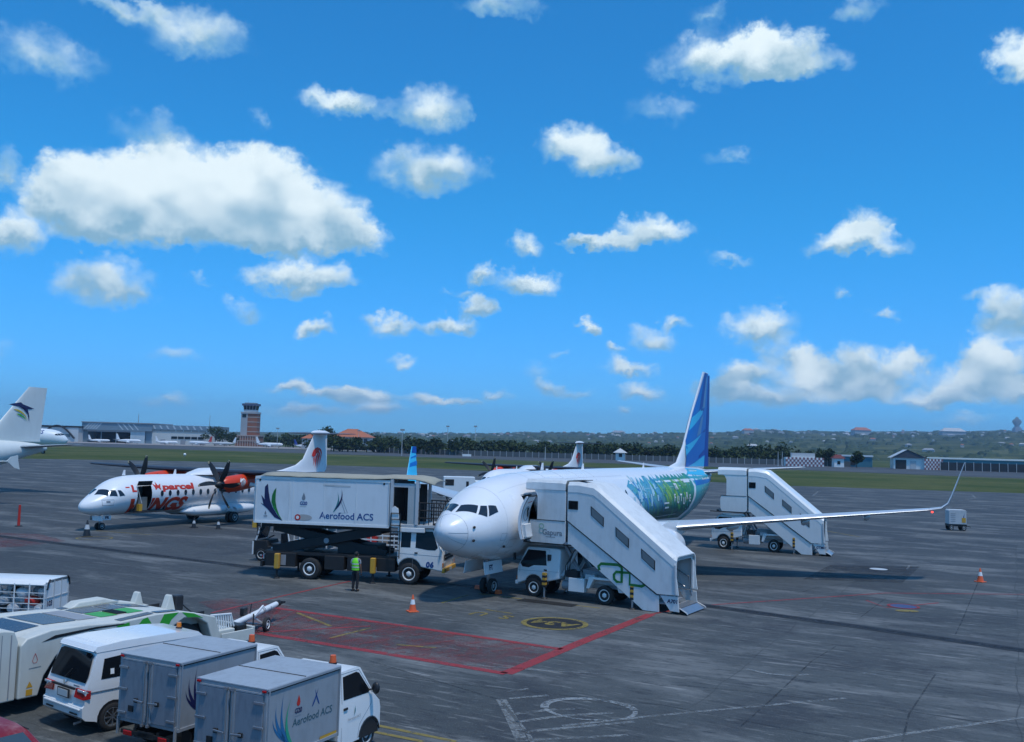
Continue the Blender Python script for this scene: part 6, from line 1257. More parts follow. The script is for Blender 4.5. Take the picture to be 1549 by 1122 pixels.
    MB().span((4.72, -1.16, FZ), (5.10, -1.10, 4.5)).build('open_door', paint('door_grey', (.42, .45, .45), .5, .25), t, None, .01); MB().span((3.95, .9, FZ), (5.1, .95, 4.6)).build('inner_screen', BLACK, t)
    MB().span((3.86, -1.2, FZ - .14), (6.75, 1.2, FZ)).build('bridge_floor', LGREY, t, None, .02); MB().span((4.3, -1.22, FZ - .36), (5.6, 1.22, FZ - .14)).build('bridge_beam', WHITE, t, None, .03); MB().span((6.6, -1.0, FZ - .12), (6.95, 1.0, FZ + .02)).build('bridge_buffer', BLACK, t, None, .05)
    lad = MB(); lad.prism([(3.98, 2.62), (4.42, 2.62), (4.30, 3.5), (4.12, 3.62), (3.98, 3.5)], -1.24, -1.21); ld = lad.build('ladder_panel', WHITE, t, None, .01)
    for k in range(4): MB().bar((3.96, -1.27, 2.45 + k * .28), (4.44 - .03 * k, -1.27, 2.45 + k * .28), .03, .035).build('rung', BLACK, ld)
    for x in (3.97, 4.42): MB().bar((x, -1.27, 1.2), (x, -1.27, 3.3), .04, .04).build('ladder_side', BLACK, ld)
    for k in range(4): MB().bar((3.97, -1.27, 1.3 + k * .28), (4.42, -1.27, 1.3 + k * .28), .03, .03).build('rung', BLACK, ld)
    for s in (1, -1):
        for z in (3.1, 3.45, 3.80): MB().tube([(5.2, s * 1.14, z), (6.7, s * 1.14, z)], .026, 6).build('guard_rail', DARK, t)
        for k in range(7): MB().tube([(5.3 + k * .23, s * 1.14, FZ), (5.3 + k * .23, s * 1.14, 3.80)], .02 if k % 3 else .032, 5).build('baluster', DARK, t)
        MB().tube([(6.2, s * 1.14, 3.80), (6.55, s * 1.14, 3.3), (6.7, s * 1.14, 2.8)], .02, 5).build('brace', DARK, t)
    for s in (1, -1): 
        MB().bar((-2.72, s * .95 - .16, 1.95), (-2.72, s * .95 - .16, 2.56), .03, .03).build('rear_ladder', BLACK, t); MB().bar((-2.72, s * .95 + .16, 1.95), (-2.72, s * .95 + .16, 2.56), .03, .03).build('rear_ladder', BLACK, t)
        for k in range(3): MB().bar((-2.72, s * .95 - .16, 2.0 + .2 * k), (-2.72, s * .95 + .16, 2.0 + .2 * k), .03, .03).build('rear_rung', BLACK, t)
    return t
catering()

def cone(x, y, h, label, dark=False, group=None):
    t = thing('traffic_cone', label, 'traffic cone', (x, y, 0), random.uniform(0, 1), group)
    b = BLACK if dark else ORANGE
    MB().box((0, 0, .02), (h * .62, h * .62, .04)).build('base', b, t, None, .01)
    pr = [(.04, h * .24), (h * .42, h * .155), (h * .42, h * .155), (h * .72, h * .09), (h * .98, h * .035), (h, h * .02)]
    MB().lathe((0, 0, 0), (0, 0, 1), pr, 18).build('body', b, t, 50)
    MB().lathe((0, 0, 0), (0, 0, 1), [(h * .44, h * .156), (h * .72, h * .096)], 18, 0, False).build('reflective_sleeve', WHITE if not dark else LGREY, t, 50); return t
cone(-3.64, 37.62, .66, 'orange and white cone on the apron in front of the catering truck'); cone(25.41, 51.31, .74, 'orange and white cone standing alone on the right side of the apron')
cone(-22.92, 69.7, .72, 'dark cone under the turboprop wing, left one of three', True); cone(-20.98, 69.2, .72, 'dark cone under the turboprop wing, middle one of three', True); cone(-19.3, 73.2, .80, 'dark cone behind the rear end of the catering truck body', True); cone(-27.24, 61.86, 1.05, 'tall dark cone in a yellow ring before the turboprop nose wheel', True)
t = thing('marker_post', 'thin red post on the apron at the far left', 'post', (-34.39, 67.13, 0)); MB().cyl((0, 0, .05), (0, 0, 1.5), .10, .08, 10).build('pole', RED, t); MB().cyl((0, 0, 0), (0, 0, .06), .26, .24, 12).build('base', DARK, t)

def gpu():
    t = thing('power_cart', 'boxy white ground power cart with a blue side under the right wingtip', 'ground power unit', (41.0, 87.2, 0), -.15); t.scale = (.68, .8, .95)
    b = MB().prism([(-1.1, .62), (1.1, .62), (1.1, 1.9), (.95, 2.0), (-.95, 2.0), (-1.1, 1.9)], -.75, .75).build('body', LGREY, t, None, .04)
    decal('blue_panel', [swoosh([(1.0, .8), (.5, 1.1), (.95, 1.8)], .32)], lambda u, v: (u, -.757, v), BLUE, b); MB().span((.5, -.77, .8), (1.0, -.755, 1.25)).build('control_panel', YEL, b)
    for k in range(5): MB().bar((-.9, -.757, .9 + .18 * k), (-.3, -.757, .9 + .18 * k), .015, .05).build('louvre', GREY, b)
    MB().span((-1.15, -.7, .42), (1.15, .7, .62)).build('frame', DARK, t)
    for x in (-.8, .8):
        for s in (1, -1): wheel(t, x, s * .62, .3, .18, s)
    MB().bar((1.1, 0, .5), (1.9, 0, .35), .06, .06).build('drawbar', DARK, t)
gpu()
def ac_unit():
    t = thing('service_unit', 'small white service truck behind the airliner nose, seen over its crown', 'truck', (-5.2, 110, 0), .1)
    MB().span((-2.4, -1, .6), (1.2, 1, 2.9)).build('body', WHITE, t, None, .05); MB().span((1.2, -1, .6), (2.6, 1, 2.5)).build('cab', WHITE, t, None, .12); MB().span((-2.2, -1.02, 1.9), (-1.2, -.98, 2.6)).build('side_panel', DARK, t); MB().span((.2, -1.02, 1.2), (.5, -.98, 2.4)).build('vent', DARK, t); MB().span((1.7, -1.02, 1.6), (2.5, -.98, 2.2)).build('side_window', GLASS, t)
    for x in (-1.6, 1.8):
        for s in (1, -1): wheel(t, x, s * .85, .4, .25, s)
ac_unit()
def tow_tractor():
    t = thing('tow_tractor', 'black and white baggage tractor with open cab behind the catering truck', 'tractor', (-12.2, 52.3, 0), -.2)
    MB().prism([(-1.5, .32), (1.4, .32), (1.45, .95), (.55, 1.05), (.45, .8), (-.6, .8), (-.7, 1.1), (-1.5, 1.1)], -.72, .72).build('body', DARK, t, None, .04); MB().prism([(-1.52, .35), (-1.44, .35), (-1.44, 1.05), (-1.52, 1.05)], -.74, .74).build('front_plate', WHITE, t)
    MB().span((-.55, -.5, .8), (-.05, .5, .95)).build('seat', BLACK, t, None, .03); MB().span((.0, -.5, .9), (.1, .5, 1.5)).build('seat_back', BLACK, t, None, .03)
    for s in (1, -1):
        MB().tube([(-1.35, s * .68, 1.1), (-1.05, s * .66, 2.05), (.4, s * .66, 2.08), (.6, s * .68, 1.05)], .045, 6).build('cab_frame', WHITE, t)
        for x in (-1, .95): wheel(t, x, s * .62, .34, .22, s)
    MB().add([(-1.3, -.62, 1.15), (-1.3, .62, 1.15), (-1.06, .6, 2.0), (-1.06, -.6, 2.0)], [(0, 1, 2, 3)]).build('windscreen', GLASSB, t); MB().span((-1.1, -.7, 2.06), (.5, .7, 2.12)).build('roof', WHITE, t, None, .02)
    MB().lathe((-.75, 0, 1.25), (-.5, 0, .9), [(0, .17), (.03, .19), (.03, .15), (0, .15)], 16, 0, False).build('steering_wheel', BLACK, t)
    c = thing('glazed_cart', 'pale shelved cart behind the catering truck rear wheel', 'cart', (-10.9, 54.2, 0), -.2)
    MB().span((-1.0, -.7, .4), (1.0, .7, .5)).build('floor', GREY, c); MB().span((-1.0, .66, .5), (1.0, .7, 1.9)).build('back_panel', LGREY, c); MB().span((-1.05, -.72, 1.86), (1.05, .72, 1.93)).build('roof', WHITE, c)
    for x in (-.97, 0, .97): MB().bar((x, -.68, .5), (x, -.68, 1.9), .06, .06).build('post', WHITE, c)
    for z in (.95, 1.4): MB().span((-.97, -.66, z), (.97, .66, z + .04)).build('shelf', LGREY, c)
    for x in (-.7, .7):
        for s in (1, -1): wheel(c, x, s * .55, .2, .12, s)
    d = thing('baggage_dolly', 'white slatted baggage dolly half hidden behind the scissor lift', 'cart', (-7.0, 55.4, 0), -.2)
    MB().span((-1.4, -.75, .42), (1.4, .75, .52)).build('floor', LGREY, d)
    for z in (.75, 1.0, 1.25): MB().bar((-1.4, -.74, z), (1.4, -.74, z), .04, .08).build('slat', WHITE, d)
    for x in (-1.38, -.7, 0, .7, 1.38): MB().bar((x, -.73, .5), (x, -.73, 1.32), .05, .05).build('post', WHITE, d)
    for x in (-1, 1):
        for s in (1, -1): wheel(d, x, s * .6, .2, .12, s)
    for (x, y, col, lb, h) in ((-.9, .1, RED, 'red suitcase on the slatted dolly', 1.0), (-.2, .15, paint('tan_case', (.28, .22, .17), .6, .2), 'brown suitcase between the red and the black one', .9), (.5, .1, BLACK, 'black suitcase at the right end of the dolly', .85)):
        v = Matrix.Rotation(-.2, 3, 'Z') @ Vector((x, y, 0)); s_ = thing('suitcase', lb, 'suitcase', (-7.0 + v.x, 55.4 + v.y, .52), -.2, 'suitcases on the dolly'); MB().span((-.3, -.25, 0), (.3, .25, h)).build('shell', col, s_, None, .06); MB().tube([(-.12, 0, h), (-.12, 0, h + .08), (.12, 0, h + .08), (.12, 0, h)], .02, 5).build('handle', BLACK, s_)
tow_tractor()

for (x, y, r_, lb) in ((-.47, 42.75, .49, 'orange wheel chock in front of the airliner nose wheels'), (-1.15, 43.9, .49, 'orange wheel chock behind the airliner nose wheels')):
    t = thing('wheel_chock', lb, 'wheel chock', (x, y, 0), atan2(-cos(r_), -sin(r_)), 'wheel chocks at the nose gear'); MB().prism([(-.14, 0), (.14, 0), (.06, .17), (-.06, .17)], -.28, .28).build('wedge', ORANGE, t, None, .015); MB().tube([(0, -.28, .1), (.05, -.4, .05), (.2, -.46, .02)], .012, 5).build('cord', DARK, t)

# ------------------------------------------------------------------ vehicles parked in front of the terminal
def box_truck(label, x, y, th, colors, full):
    t = thing('box_truck', label, 'truck', (x, y, 0), pi / 2 - th, 'small catering box trucks')
    L, W, z0, z1 = 2.23, 1.69, .60, 1.99
    b = MB().span((0, -W / 2, z0), (L, W / 2, z1 - .03)).build('box_body', ALU, t, None, .012)
    r = MB(); r.add([(-.02, -W / 2 - .015, z1 - .03), (L + .02, -W / 2 - .015, z1 - .03), (L + .02, W / 2 + .015, z1 - .03), (-.02, W / 2 + .015, z1 - .03), (-.02, -W / 2 - .015, z1), (L + .02, -W / 2 - .015, z1), (L + .02, W / 2 + .015, z1), (-.02, W / 2 + .015, z1), ], [(0, 1, 2, 3), (4, 5, 6, 7), (0, 1, 5, 4), (1, 2, 6, 5), (2, 3, 7, 6), (3, 0, 4, 7)])
    rf = r.build('roof_panel', paint('roof_aluminium', (.42, .45, .48), .45, .4, scale=2.0, metal=.3, dirtcol=(.2, .21, .22)) if 'roof_aluminium' not in MATS else MATS['roof_aluminium'], b, None, .008)
    MB().bar((L * .5, -W / 2, z1 + .004), (L * .5, W / 2, z1 + .004), .018, .012).build('roof_seam', DARK, rf)
    for s in (1, -1):
        MB().bar((0, s * (W / 2 + .018), z1 - .035), (L, s * (W / 2 + .018), z1 - .035), .03, .05).build('top_rail', ALU, b, None, .006); MB().bar((0, s * (W / 2 + .014), z1 - .075), (L, s * (W / 2 + .014), z1 - .075), .012, .016).build('gutter', DARK, b)
        MB().bar((0, s * (W / 2 + .014), z0 + .03), (L, s * (W / 2 + .014), z0 + .03), .024, .07).build('bottom_rail', ALU, b, None, .006)
        for xx in (.03, L - .03): MB().bar((xx, s * (W / 2 + .012), z0), (xx, s * (W / 2 + .012), z1 - .04), .06, .022).build('corner_post', ALU, b)
        # rear doors
        d = MB().span((-.035, s * .02, z0 + .08), (-.005, s * (W / 2 - .07), z1 - .13)).build('rear_door', ALUD, b, None, .008)
        MB().cyl((-.06, s * .075, z0 + .04), (-.06, s * .075, z1 - .12), .013, .013, 8).build('lock_rod', STEEL, d)
        MB().span((-.05, s * .03, z0 + .08), (-.036, s * .13, z1 - .13)).build('lock_strip', ALU, d)
        MB().bar((-.085, s * .08, z0 + .48), (-.085, s * .34, z0 + .50), .03, .04).build('latch_handle', STEEL, d, None, .01); MB().box((-.06, s * .30, z0 + .49), (.04, .1, .09)).build('latch_plate', DARK, d, None, .01)
        for zz in (.2, .68, 1.12): MB().bar((-.055, s * (W / 2 - .26), z0 + zz), (-.055, s * (W / 2 - .02), z0 + zz), .03, .05).build('hinge', STEEL, d, None, .008)
        for zz in (z0 + .02, z1 - .1): MB().box((-.06, s * .075, zz), (.06, .06, .05)).build('lock_keeper', STEEL, d)
        MB().box((-.03, s * (W / 2 - .05), z1 - .055), (.03, .09, .04)).build('marker_lamp', REDL, b, None, .008)
        MB().bar((-.02, s * (W / 2 - .03), z0 - .26), (-.02, s * (W / 2 - .03), z0 + .1), .03, .06).build('corner_leg', ALU, b)
        wheel(t, .78, s * .68, .29, .19, s, 'steel'); wheel(t, 3.42, s * .68, .29, .18, s, 'steel')
        MB().span((.42, s * .55, .16), (.44, s * .82, .5)).build('mud_flap', BLACK, t); MB().bar((-.02, s * .33, .46), (3.0, s * .33, .46), .07, .12).build('chassis_rail', DARK, t)
        MB().box((-.04, s * .5, .40), (.05, .24, .1)).build('tail_lamp', REDL, t, None, .015)
    MB().span((-.036, -W / 2 + .06, z1 - .12), (-.004, W / 2 - .06, z1 - .09)).build('door_header', ALU, b); MB().span((-.055, .38, z0 + .24), (-.036, .52, z0 + .36)).build('door_vent', BLACK, b)
    MB().span((-.05, -.25, .36), (-.04, .22, .5)).build('number_plate', flat('plate_black', (.03, .03, .03), .5) if 'plate_black' not in MATS else MATS['plate_black'], t); MB().bar((-.02, -.7, .42), (-.02, .7, .42), .06, .08).build('rear_bumper', DARK, t)
    c = [(2.29, .44), (2.29, 1.70), (2.36, 1.78), (3.02, 1.80), (3.14, 1.76), (3.60, 1.10), (3.78, .95), (3.82, .80), (3.82, .36), (3.78, .30)] + [p for p in arch(3.42, .365, .29, 0, 180, 10)] + [(3.04, .30), (2.6, .30)]
    cab = shell('cab', c, 1.62, WHITE, t, 1.08, 1.80, .13, .045, 3); yf = leany(1.62, 1.08, 1.80, .13)
    for s in (1, -1):
        side_patch('side_window', [(2.47, 1.22), (2.50, 1.68), (2.98, 1.70), (3.08, 1.66), (3.40, 1.26), (3.36, 1.20)], yf, GLASS, cab, s, .007)
        MB().tube([(2.41, s * (yf(.4) + .002), .40), (2.41, s * (yf(1.2) + .002), 1.2), (2.45, s * (yf(1.74) + .002), 1.74), (3.08, s * (yf(1.73) + .002), 1.73), (3.50, s * (yf(1.18) + .002), 1.18), (3.46, s * (yf(.95) + .002), .95), (3.05, s * (yf(.62) + .002), .62), (2.98, s * (yf(.34) + .002), .34)], .006, 4).build('door_seam', GPRINT, cab)
        MB().box((2.52, s * (yf(1.04) + .012), 1.04), (.14, .03, .05)).build('door_handle', BLACK, cab, None, .012)
        MB().tube([(3.36, s * .78, 1.24), (3.40, s * .90, 1.28)], .02, 5).build('mirror_arm', BLACK, cab); MB().ball((3.41, s * .95, 1.30), (.06, .10, .13), 10, 7).build('mirror', BLACK, cab, 60)
        MB().box((3.78, s * .60, .78), (.10, .26, .16)).build('headlight', CLEAR, cab, None, .03)
        MB().prism(arch(3.42, .355, .29, 0, 180, 10), s * .80, s * .45).build('wheel_housing', BLACK, cab); MB().tube([(p[0], s * .808, p[1]) for p in arch(3.42, .38, .29, 8, 172, 10)], .022, 5).build('wheel_arch_trim', BLACK, cab)
    decal('windscreen', [[(-.60, .08), (.60, .08), (.54, .92), (-.54, .92)]], lambda u, v: (3.60 - .46 * v + .02, u, 1.10 + .66 * v + .012), GLASS, cab, .3)
    MB().box((3.82, 0, .45), (.09, 1.56, .26)).build('bumper', BLACK, cab, None, .04); MB().cyl((2.50, -.46, 1.95), (2.50, -.46, 2.10), .075, .06, 12).build('beacon', ORANGE, cab, 40); MB().cyl((2.50, -.46, 1.92), (2.50, -.46, 1.955), .09, .09, 12).build('beacon_base', BLACK, cab); MB().cyl((2.50, -.46, 1.76), (2.50, -.46, 1.93), .02, .02, 6).build('beacon_stalk', BLACK, cab); MB().cyl((2.62, -.4, 1.78), (2.60, -.4, 1.92), .01, .006, 5).build('aerial', BLACK, cab)
    f = lambda cx, cz: (lambda u, v, o=.004: (cx + u, -W / 2 - .001 - o, cz + v))
    C1, C2 = colors
    decal('leaf_mark', [swoosh([(.62, -.62), (.1, -.3), (.30, .52)], .17), swoosh([(.50, -.55), (-.02, -.1), (.10, .30)], .13), swoosh([(.46, -.5), (-.02, -.2), (0, .06)], .09)], lambda u, v: f(.18, 1.36)(u, v, .004), C1, b); decal('leaf_mark', [swoosh([(.64, -.62), (.22, -.2), (.52, .34)], .13)], lambda u, v: f(.18, 1.36)(u, v, .008), C2, b)
    if full:
        g20(b, f(.92, 1.48), .21, RED, NAVY); decal('company_name', [text2d('Aerofood ACS', .205, .08, .002)], lambda u, v: f(1.38, 1.18)(u, v, .004), flat('slate_print', (.05, .12, .15), .5), b); decal('small_leaf', [swoosh([(-.12, -.16), (.0, 0), (.08, .2)], .07), swoosh([(.12, -.16), (.0, .02), (-.04, .2)], .06)], lambda u, v: f(1.46, 1.52)(u, v, .004), BLUE, b)
        decal('reflective_strip', [[(1.62, .66), (2.16, .66), (2.16, .72), (1.62, .72)]], lambda u, v: f(0, 0)(u, v, .016), YEL, b); decal('round_badge', [arc(.98, .72, .07, 0, 360, 16)[:-1]], lambda u, v: f(0, 0)(u, v, .018), flat('badge_cream', (.5, .47, .4), .5), b); decal('sticker', [[(.66, .64), (.92, .66), (.92, .8), (.70, .78)]], lambda u, v: f(0, 0)(u, v, .016), WHITE, b)
        decal('door_emblem', [swoosh([(2.83, .86), (2.88, .96), (2.84, 1.06)], .05)], lambda u, v: (u, -.826, v), TEAL, cab); decal('door_lettering', [text2d('Aerofood ACS', .075, 0, 0)], lambda u, v: (2.84 + u, -.826, .80 + v), GPRINT, cab)
    return t
box_truck('right hand grey box truck, its white cab and Aerofood ACS side in full view', -5.09, 18.15, R(26), (flat('leaf_blue', (.02, .15, .32), .5), flat('leaf_green', (.03, .34, .20), .5)), True)
box_truck('left hand grey box truck, parked between the white van and the other box truck', -7.33, 20.02, R(27), (NAVY, flat('leaf_dull', (.05, .12, .20), .5)), False)

def van():
    t = thing('minivan', 'white minivan with dark rear window and amber beacon on its roof', 'van', (-9.78, 21.56, 0), pi / 2 - R(36.6))
    W = 1.66; ol = [(.06, .34), (-.02, .42), (-.03, .62), (.02, .66), (.04, .98), (.30, 1.74), (.24, 1.80), (.30, 1.87), (.9, 1.92), (2.3, 1.92), (2.9, 1.86), (3.65, 1.22), (4.2, 1.02), (4.36, .84), (4.38, .42), (4.30, .26)] + arch(3.42, .37, .31, -6, 186, 10) + [(3.0, .24), (1.2, .24)] + arch(.70, .37, .31, -8, 188, 10) + [(.3, .28)]
    zt = 1.92; k = .13; b = shell('body', ol, W, VANW, t, 1.06, zt, k, .07, 3, (.66,)); yf = leany(W, 1.06, zt, k)
    rw = lambda u, v: (.055 + .245 * (v - 1.02) / .72 - .012 - .02, u * (1 - .10 * max(0, v - 1.06)), v)
    decal('rear_window', [[(-.74, 1.13), (.74, 1.13), (.78, 1.30), (.72, 1.68), (.6, 1.72), (-.6, 1.72), (-.72, 1.68), (-.78, 1.30)]], rw, GLASS, b, .2)
    sp = MB(); sp.loft([[(.20, s * .70, 1.78), (.36, s * .72, 1.70), (.60, s * .72, 1.84), (.5, s * .72, 1.90)] for s in (1, -1)]); sp.build('spoiler', VANW, b, 40, .02)
    for s in (1, -1):
        side_patch('rear_side_window', [(.38, 1.17), (.46, 1.60), (1.42, 1.66), (1.42, 1.17)], yf, GLASS, b, s, .007); side_patch('sliding_door_window', [(1.5, 1.17), (1.5, 1.66), (2.42, 1.66), (2.42, 1.17)], yf, GLASS, b, s, .007); side_patch('front_window', [(2.5, 1.17), (2.5, 1.66), (2.82, 1.65), (3.4, 1.22), (3.36, 1.17)], yf, GLASS, b, s, .007)
        MB().tube([(.05, s * (yf(.97) + .004), .93), (1.6, s * (yf(.93) + .004), .93), (3.2, s * (yf(.9) + .004), .91)], .016, 5).build('trim_strip', GPRINT, b); MB().tube([(.24, s * (yf(1.74) + .002), 1.745), (1.4, s * (yf(1.75) + .002), 1.76), (2.8, s * (yf(1.74) + .002), 1.75)], .006, 4).build('roof_seam', GPRINT, b)
        MB().tube([(1.46, s * (yf(.4) + .002), .4), (1.46, s * (yf(1.06) + .002), 1.06), (1.46, s * (yf(1.7) + .002), 1.7)], .006, 4).build('door_seam', GPRINT, b); MB().tube([(2.46, s * (yf(.4) + .002), .4), (2.46, s * (yf(1.06) + .002), 1.06), (2.46, s * (yf(1.7) + .002), 1.7)], .006, 4).build('door_seam', GPRINT, b)
        l = MB(); l.loft([[(.005, s * .46, .80), (.035, s * .46, 1.0), (.035, s * .83, 1.0), (.14, s * .86, .98), (.14, s * .86, .80), (.0, s * .84, .79)], [(-.03, s * .46, .81), (.005, s * .46, .99), (.0, s * .80, .99), (.12, s * .875, .97), (.12, s * .875, .81), (-.03, s * .82, .80)]]); l.build('tail_lamp', REDL, b, 40, .008)
        MB().box((.01, s * .70, .965), (.06, .26, .05)).build('reversing_lamp', CLEAR, b, None, .01)
        wheel(t, .70, s * .74, .315, .2, s, 'alloy'); wheel(t, 3.42, s * .74, .315, .2, s, 'alloy'); MB().box((3.3, s * .95, 1.2), (.12, .2, .15)).build('mirror', VANW, b, None, .04)
        for xx in (.70, 3.42): MB().prism(arch(xx, .36, .31, 0, 180, 10), s * .83, s * .4).build('wheel_housing', BLACK, b)
        MB().box((-.045, s * .5, .47), (.02, .3, .035)).build('bumper_reflector', BLACK, b, None, .006)
    decal('window_sticker', [[(.60, 1.25), (.69, 1.25), (.69, 1.37), (.60, 1.37)]], lambda u, v: (u, -(yf(v) + .012), v), WHITE, b)
    MB().box((-.015, 0, .98), (.05, .92, .05)).build('chrome_garnish', DARK, b, None, .015); MB().box((-.028, -.02, .84), (.03, .50, .20)).build('plate_recess', BLACK, b, None, .03); MB().box((-.046, -.02, .84), (.012, .40, .14)).build('number_plate', MATS['plate_white'], b)
    MB().box((-.045, 0, .58), (.05, 1.5, .05)).build('bumper_strip', VANW, b, None, .02); MB().bar((.02, .05, 1.16), (.07, -.16, 1.36), .014, .02).build('rear_wiper', BLACK, b); MB().cyl((-.004, 0, 1.07), (-.012, 0, 1.07), .055, .05, 14).build('badge', CHROME, b); MB().box((.0, -.5, 1.05), (.012, .22, .03)).build('model_badge', GPRINT, b)
    MB().cyl((3.0 - .25, -.15, 1.90), (2.75, -.15, 2.02), .06, .055, 12).build('beacon', AMBER, b, 40); MB().cyl((2.75, -.15, 1.87), (2.75, -.15, 1.91), .08, .08, 12).build('beacon_base', BLACK, b)
    decal('windscreen', [[(-.68, .06), (.68, .06), (.6, .94), (-.6, .94)]], lambda u, v: (3.65 - .75 * v + .015, u, 1.22 + .64 * v + .015), GLASS, b, .3); MB().cyl((.12, -.55, .27), (-.04, -.55, .25), .03, .03, 8).build('exhaust', STEEL, t)
van()

def tug():
    t = thing('aircraft_tractor', 'long low cream aircraft tractor with green angular patches and dark top panels', 'aircraft tractor', (-12.37, 23.6, 0), pi / 2 - atan2(.53, .848))
    H = 1.5
    ol = [(-.35, .36), (-.35, 1.60), (-.2, 1.74), (.4, 1.86), (1.4, 1.84), (2.3, 1.78), (3.4, 1.84), (4.2, 1.80), (4.9, 1.64), (5.4, 1.50), (5.62, .9), (5.62, .45)] + [(5.35, .45)] + [(p[0], p[1]) for p in ((5.28, .9), (5.10, 1.34), (4.75, 1.56), (4.3, 1.60), (3.92, 1.42), (3.72, 1.0), (3.66, .5))] + [(3.5, .4), (2.75, .4)] + [(2.66, .9), (2.48, 1.32), (2.1, 1.60), (1.5, 1.66), (1.0, 1.56), (.55, 1.2), (.28, .8), (.15, .36)]
    G1 = flat('tug_green', (.03, .34, .03), .4); PV = paint('dark_deck_panel', (.028, .035, .06), .25, .2, scale=2)
    for s in (1, -1):
        fl = MB().prism(ol, s * H, s * (H - .42)).build('flank', TUGW, t, None, .04, 3)
        for (xx, xr) in ((1.45, .72), (4.5, .72)):
            wheel(t, xx, s * (H - .42), .70, .42, s, 'steel'); MB().span((xx - .95, s * (H - .5), .5), (xx + .9, s * (H - .52), 1.6)).build('wheel_housing', BLACK, t)
        yy = s * (H + .006)
        for q in ([(2.16, 1.69), (2.55, 1.74), (2.60, 1.46), (2.46, 1.56)], [(2.62, 1.42), (2.95, 1.76), (3.10, 1.79), (3.34, 1.46), (3.2, 1.30)], [(3.16, 1.28), (3.42, 1.46), (3.62, 1.80), (4.1, 1.79), (3.86, 1.62), (3.74, 1.40), (3.62, 1.10), (3.5, .9)], [(4.2, 1.78), (4.62, 1.69), (4.95, 1.52), (4.72, 1.58), (4.4, 1.61)]): decal('green_patch', [q], lambda u, v: (u, yy, v), G1, fl)
        decal('flank_recess', [[(.15, 1.60), (.5, 1.72), (1.6, 1.76), (2.4, 1.73), (2.4, 1.70), (1.6, 1.71), (.6, 1.65)]], lambda u, v: (u, yy, v), BLACK, fl)
        for q in ([(2.35, 1.78), (3.35, 1.845)], [(3.45, 1.845), (4.15, 1.81)]): MB().add([(q[0][0], s * (H - .08), q[0][1] + .012), (q[1][0], s * (H - .08), q[1][1] + .012), (q[1][0], s * (H - .36), q[1][1] + .012), (q[0][0], s * (H - .36), q[0][1] + .012)], [(0, 1, 2, 3)]).build('deck_grip', PV, fl)
        if s < 0:
            decal('flame_mark', [stroke([(.02 + p[0] * .07, 1.26 + p[1] * .11) for p in ((0, 1), (.6, .1), (.9, -.5), (.5, -1), (-.5, -1), (-.9, -.5), (-.6, .1), (0, 1))], .012)], lambda u, v: (u, yy, v), RED, fl); decal('small_print', [[(-.12, 1.03), (.18, 1.04), (.18, 1.055), (-.12, 1.045)]], lambda u, v: (u, yy, v), GPRINT, fl)
            decal('warning_triangle', [[(-.16, .60), (.0, .60), (-.08, .74)]], lambda u, v: (u, yy, v), YEL, fl); decal('warning_label', [[(-.16, .42), (.0, .42), (.0, .56), (-.16, .56)]], lambda u, v: (u, yy, v), YEL, fl)
    MB().span((-.35, -1.09, .5), (5.6, 1.09, 1.3)).build('hull', DARK, t)
    hd = MB(); hd.loft([[(x, -1.07, z), (x, -.85, z + .06), (x, .85, z + .06), (x, 1.07, z), (x, 1.07, 1.28), (x, -1.07, 1.28)] for x, z in ((-.35, 1.70), (.6, 1.80), (2.4, 1.76), (3.6, 1.76), (4.6, 1.62), (5.4, 1.42))]); hd.build('bonnet', TUGW, t, 40)
    zt = lambda x: [1.70 + (x + .35) * .105, 1.80 - (x - .6) * .022, 1.76, 1.76 - (x - 3.6) * .14, 1.62 - (x - 4.6) * .25][0 if x < .6 else 1 if x < 2.4 else 2 if x < 3.6 else 3 if x < 4.6 else 4] + .066
    for (a, b_, y0, y1, m) in ((-.25, .5, -.8, .8, PV), (.62, 1.5, -.8, .8, PV), (1.55, 2.1, -.8, .8, GREY), (2.2, 3.0, .02, .8, PV), (3.05, 3.55, .02, .8, PV), (3.65, 4.4, .1, .8, PV), (2.2, 2.7, -.8, -.06, G1), (3.0, 3.5, -.8, -.06, G1)):
        MB().add([(a, y0, zt(a) + .006), (b_, y0, zt(b_) + .006), (b_, y1, zt(b_) + .006), (a, y1, zt(a) + .006)], [(0, 1, 2, 3)]).build('deck_panel', m, t)
    for k in range(9): MB().bar((2.72 + .034 * k, -.75, zt(2.8) + .02), (2.72 + .034 * k, -.1, zt(2.8) + .02), .012, .03).build('grille_bar', BLACK, t)
    for (x0, x1, y, h) in ((2.5, 4.1, 1.25, .16),): MB().prism([(x0, 1.78), (x0 + .3, 1.78 + h), (x1 - .5, 1.80 + h), (x1, 1.80)], y - .22, y + .22).build('side_hump', TUGW, t, None, .05)
    for (x, y) in ((4.75, 1.2), (5.0, .1)): MB().prism([(x - .2, 1.5), (x - .03, 1.98), (x + .05, 2.0), (x + .2, 1.5)], y - .12, y + .12).build('lamp_hump', TUGW, t, None, .03)
    MB().span((5.16, -.05, 1.5), (5.45, .25, 1.95)).build('work_lamp', BLACK, t, None, .05); MB().tube([(5.45, .1, 1.7), (5.7, .1, 1.5), (5.9, .1, 1.35)], .02, 5).build('cable', BLACK, t)
    # rear cradle deck with a slatted guard
    MB().span((5.6, -1.42, .45), (6.95, 1.3, .62)).build('rear_deck', TUGW, t, None, .03); MB().span((5.7, -1.44, .62), (6.9, -1.38, .95)).build('side_board', TUGW, t, None, .015); MB().span((6.88, -1.42, .35), (6.98, 1.3, 1.0)).build('rear_beam', TUGW, t, None, .02); MB().span((6.5, -1.2, .62), (6.86, -.7, 1.05)).build('winch_box', BLACK, t, None, .03); MB().span((5.75, -1.46, .5), (6.85, -1.441, .60)).build('recess', DARK, t)
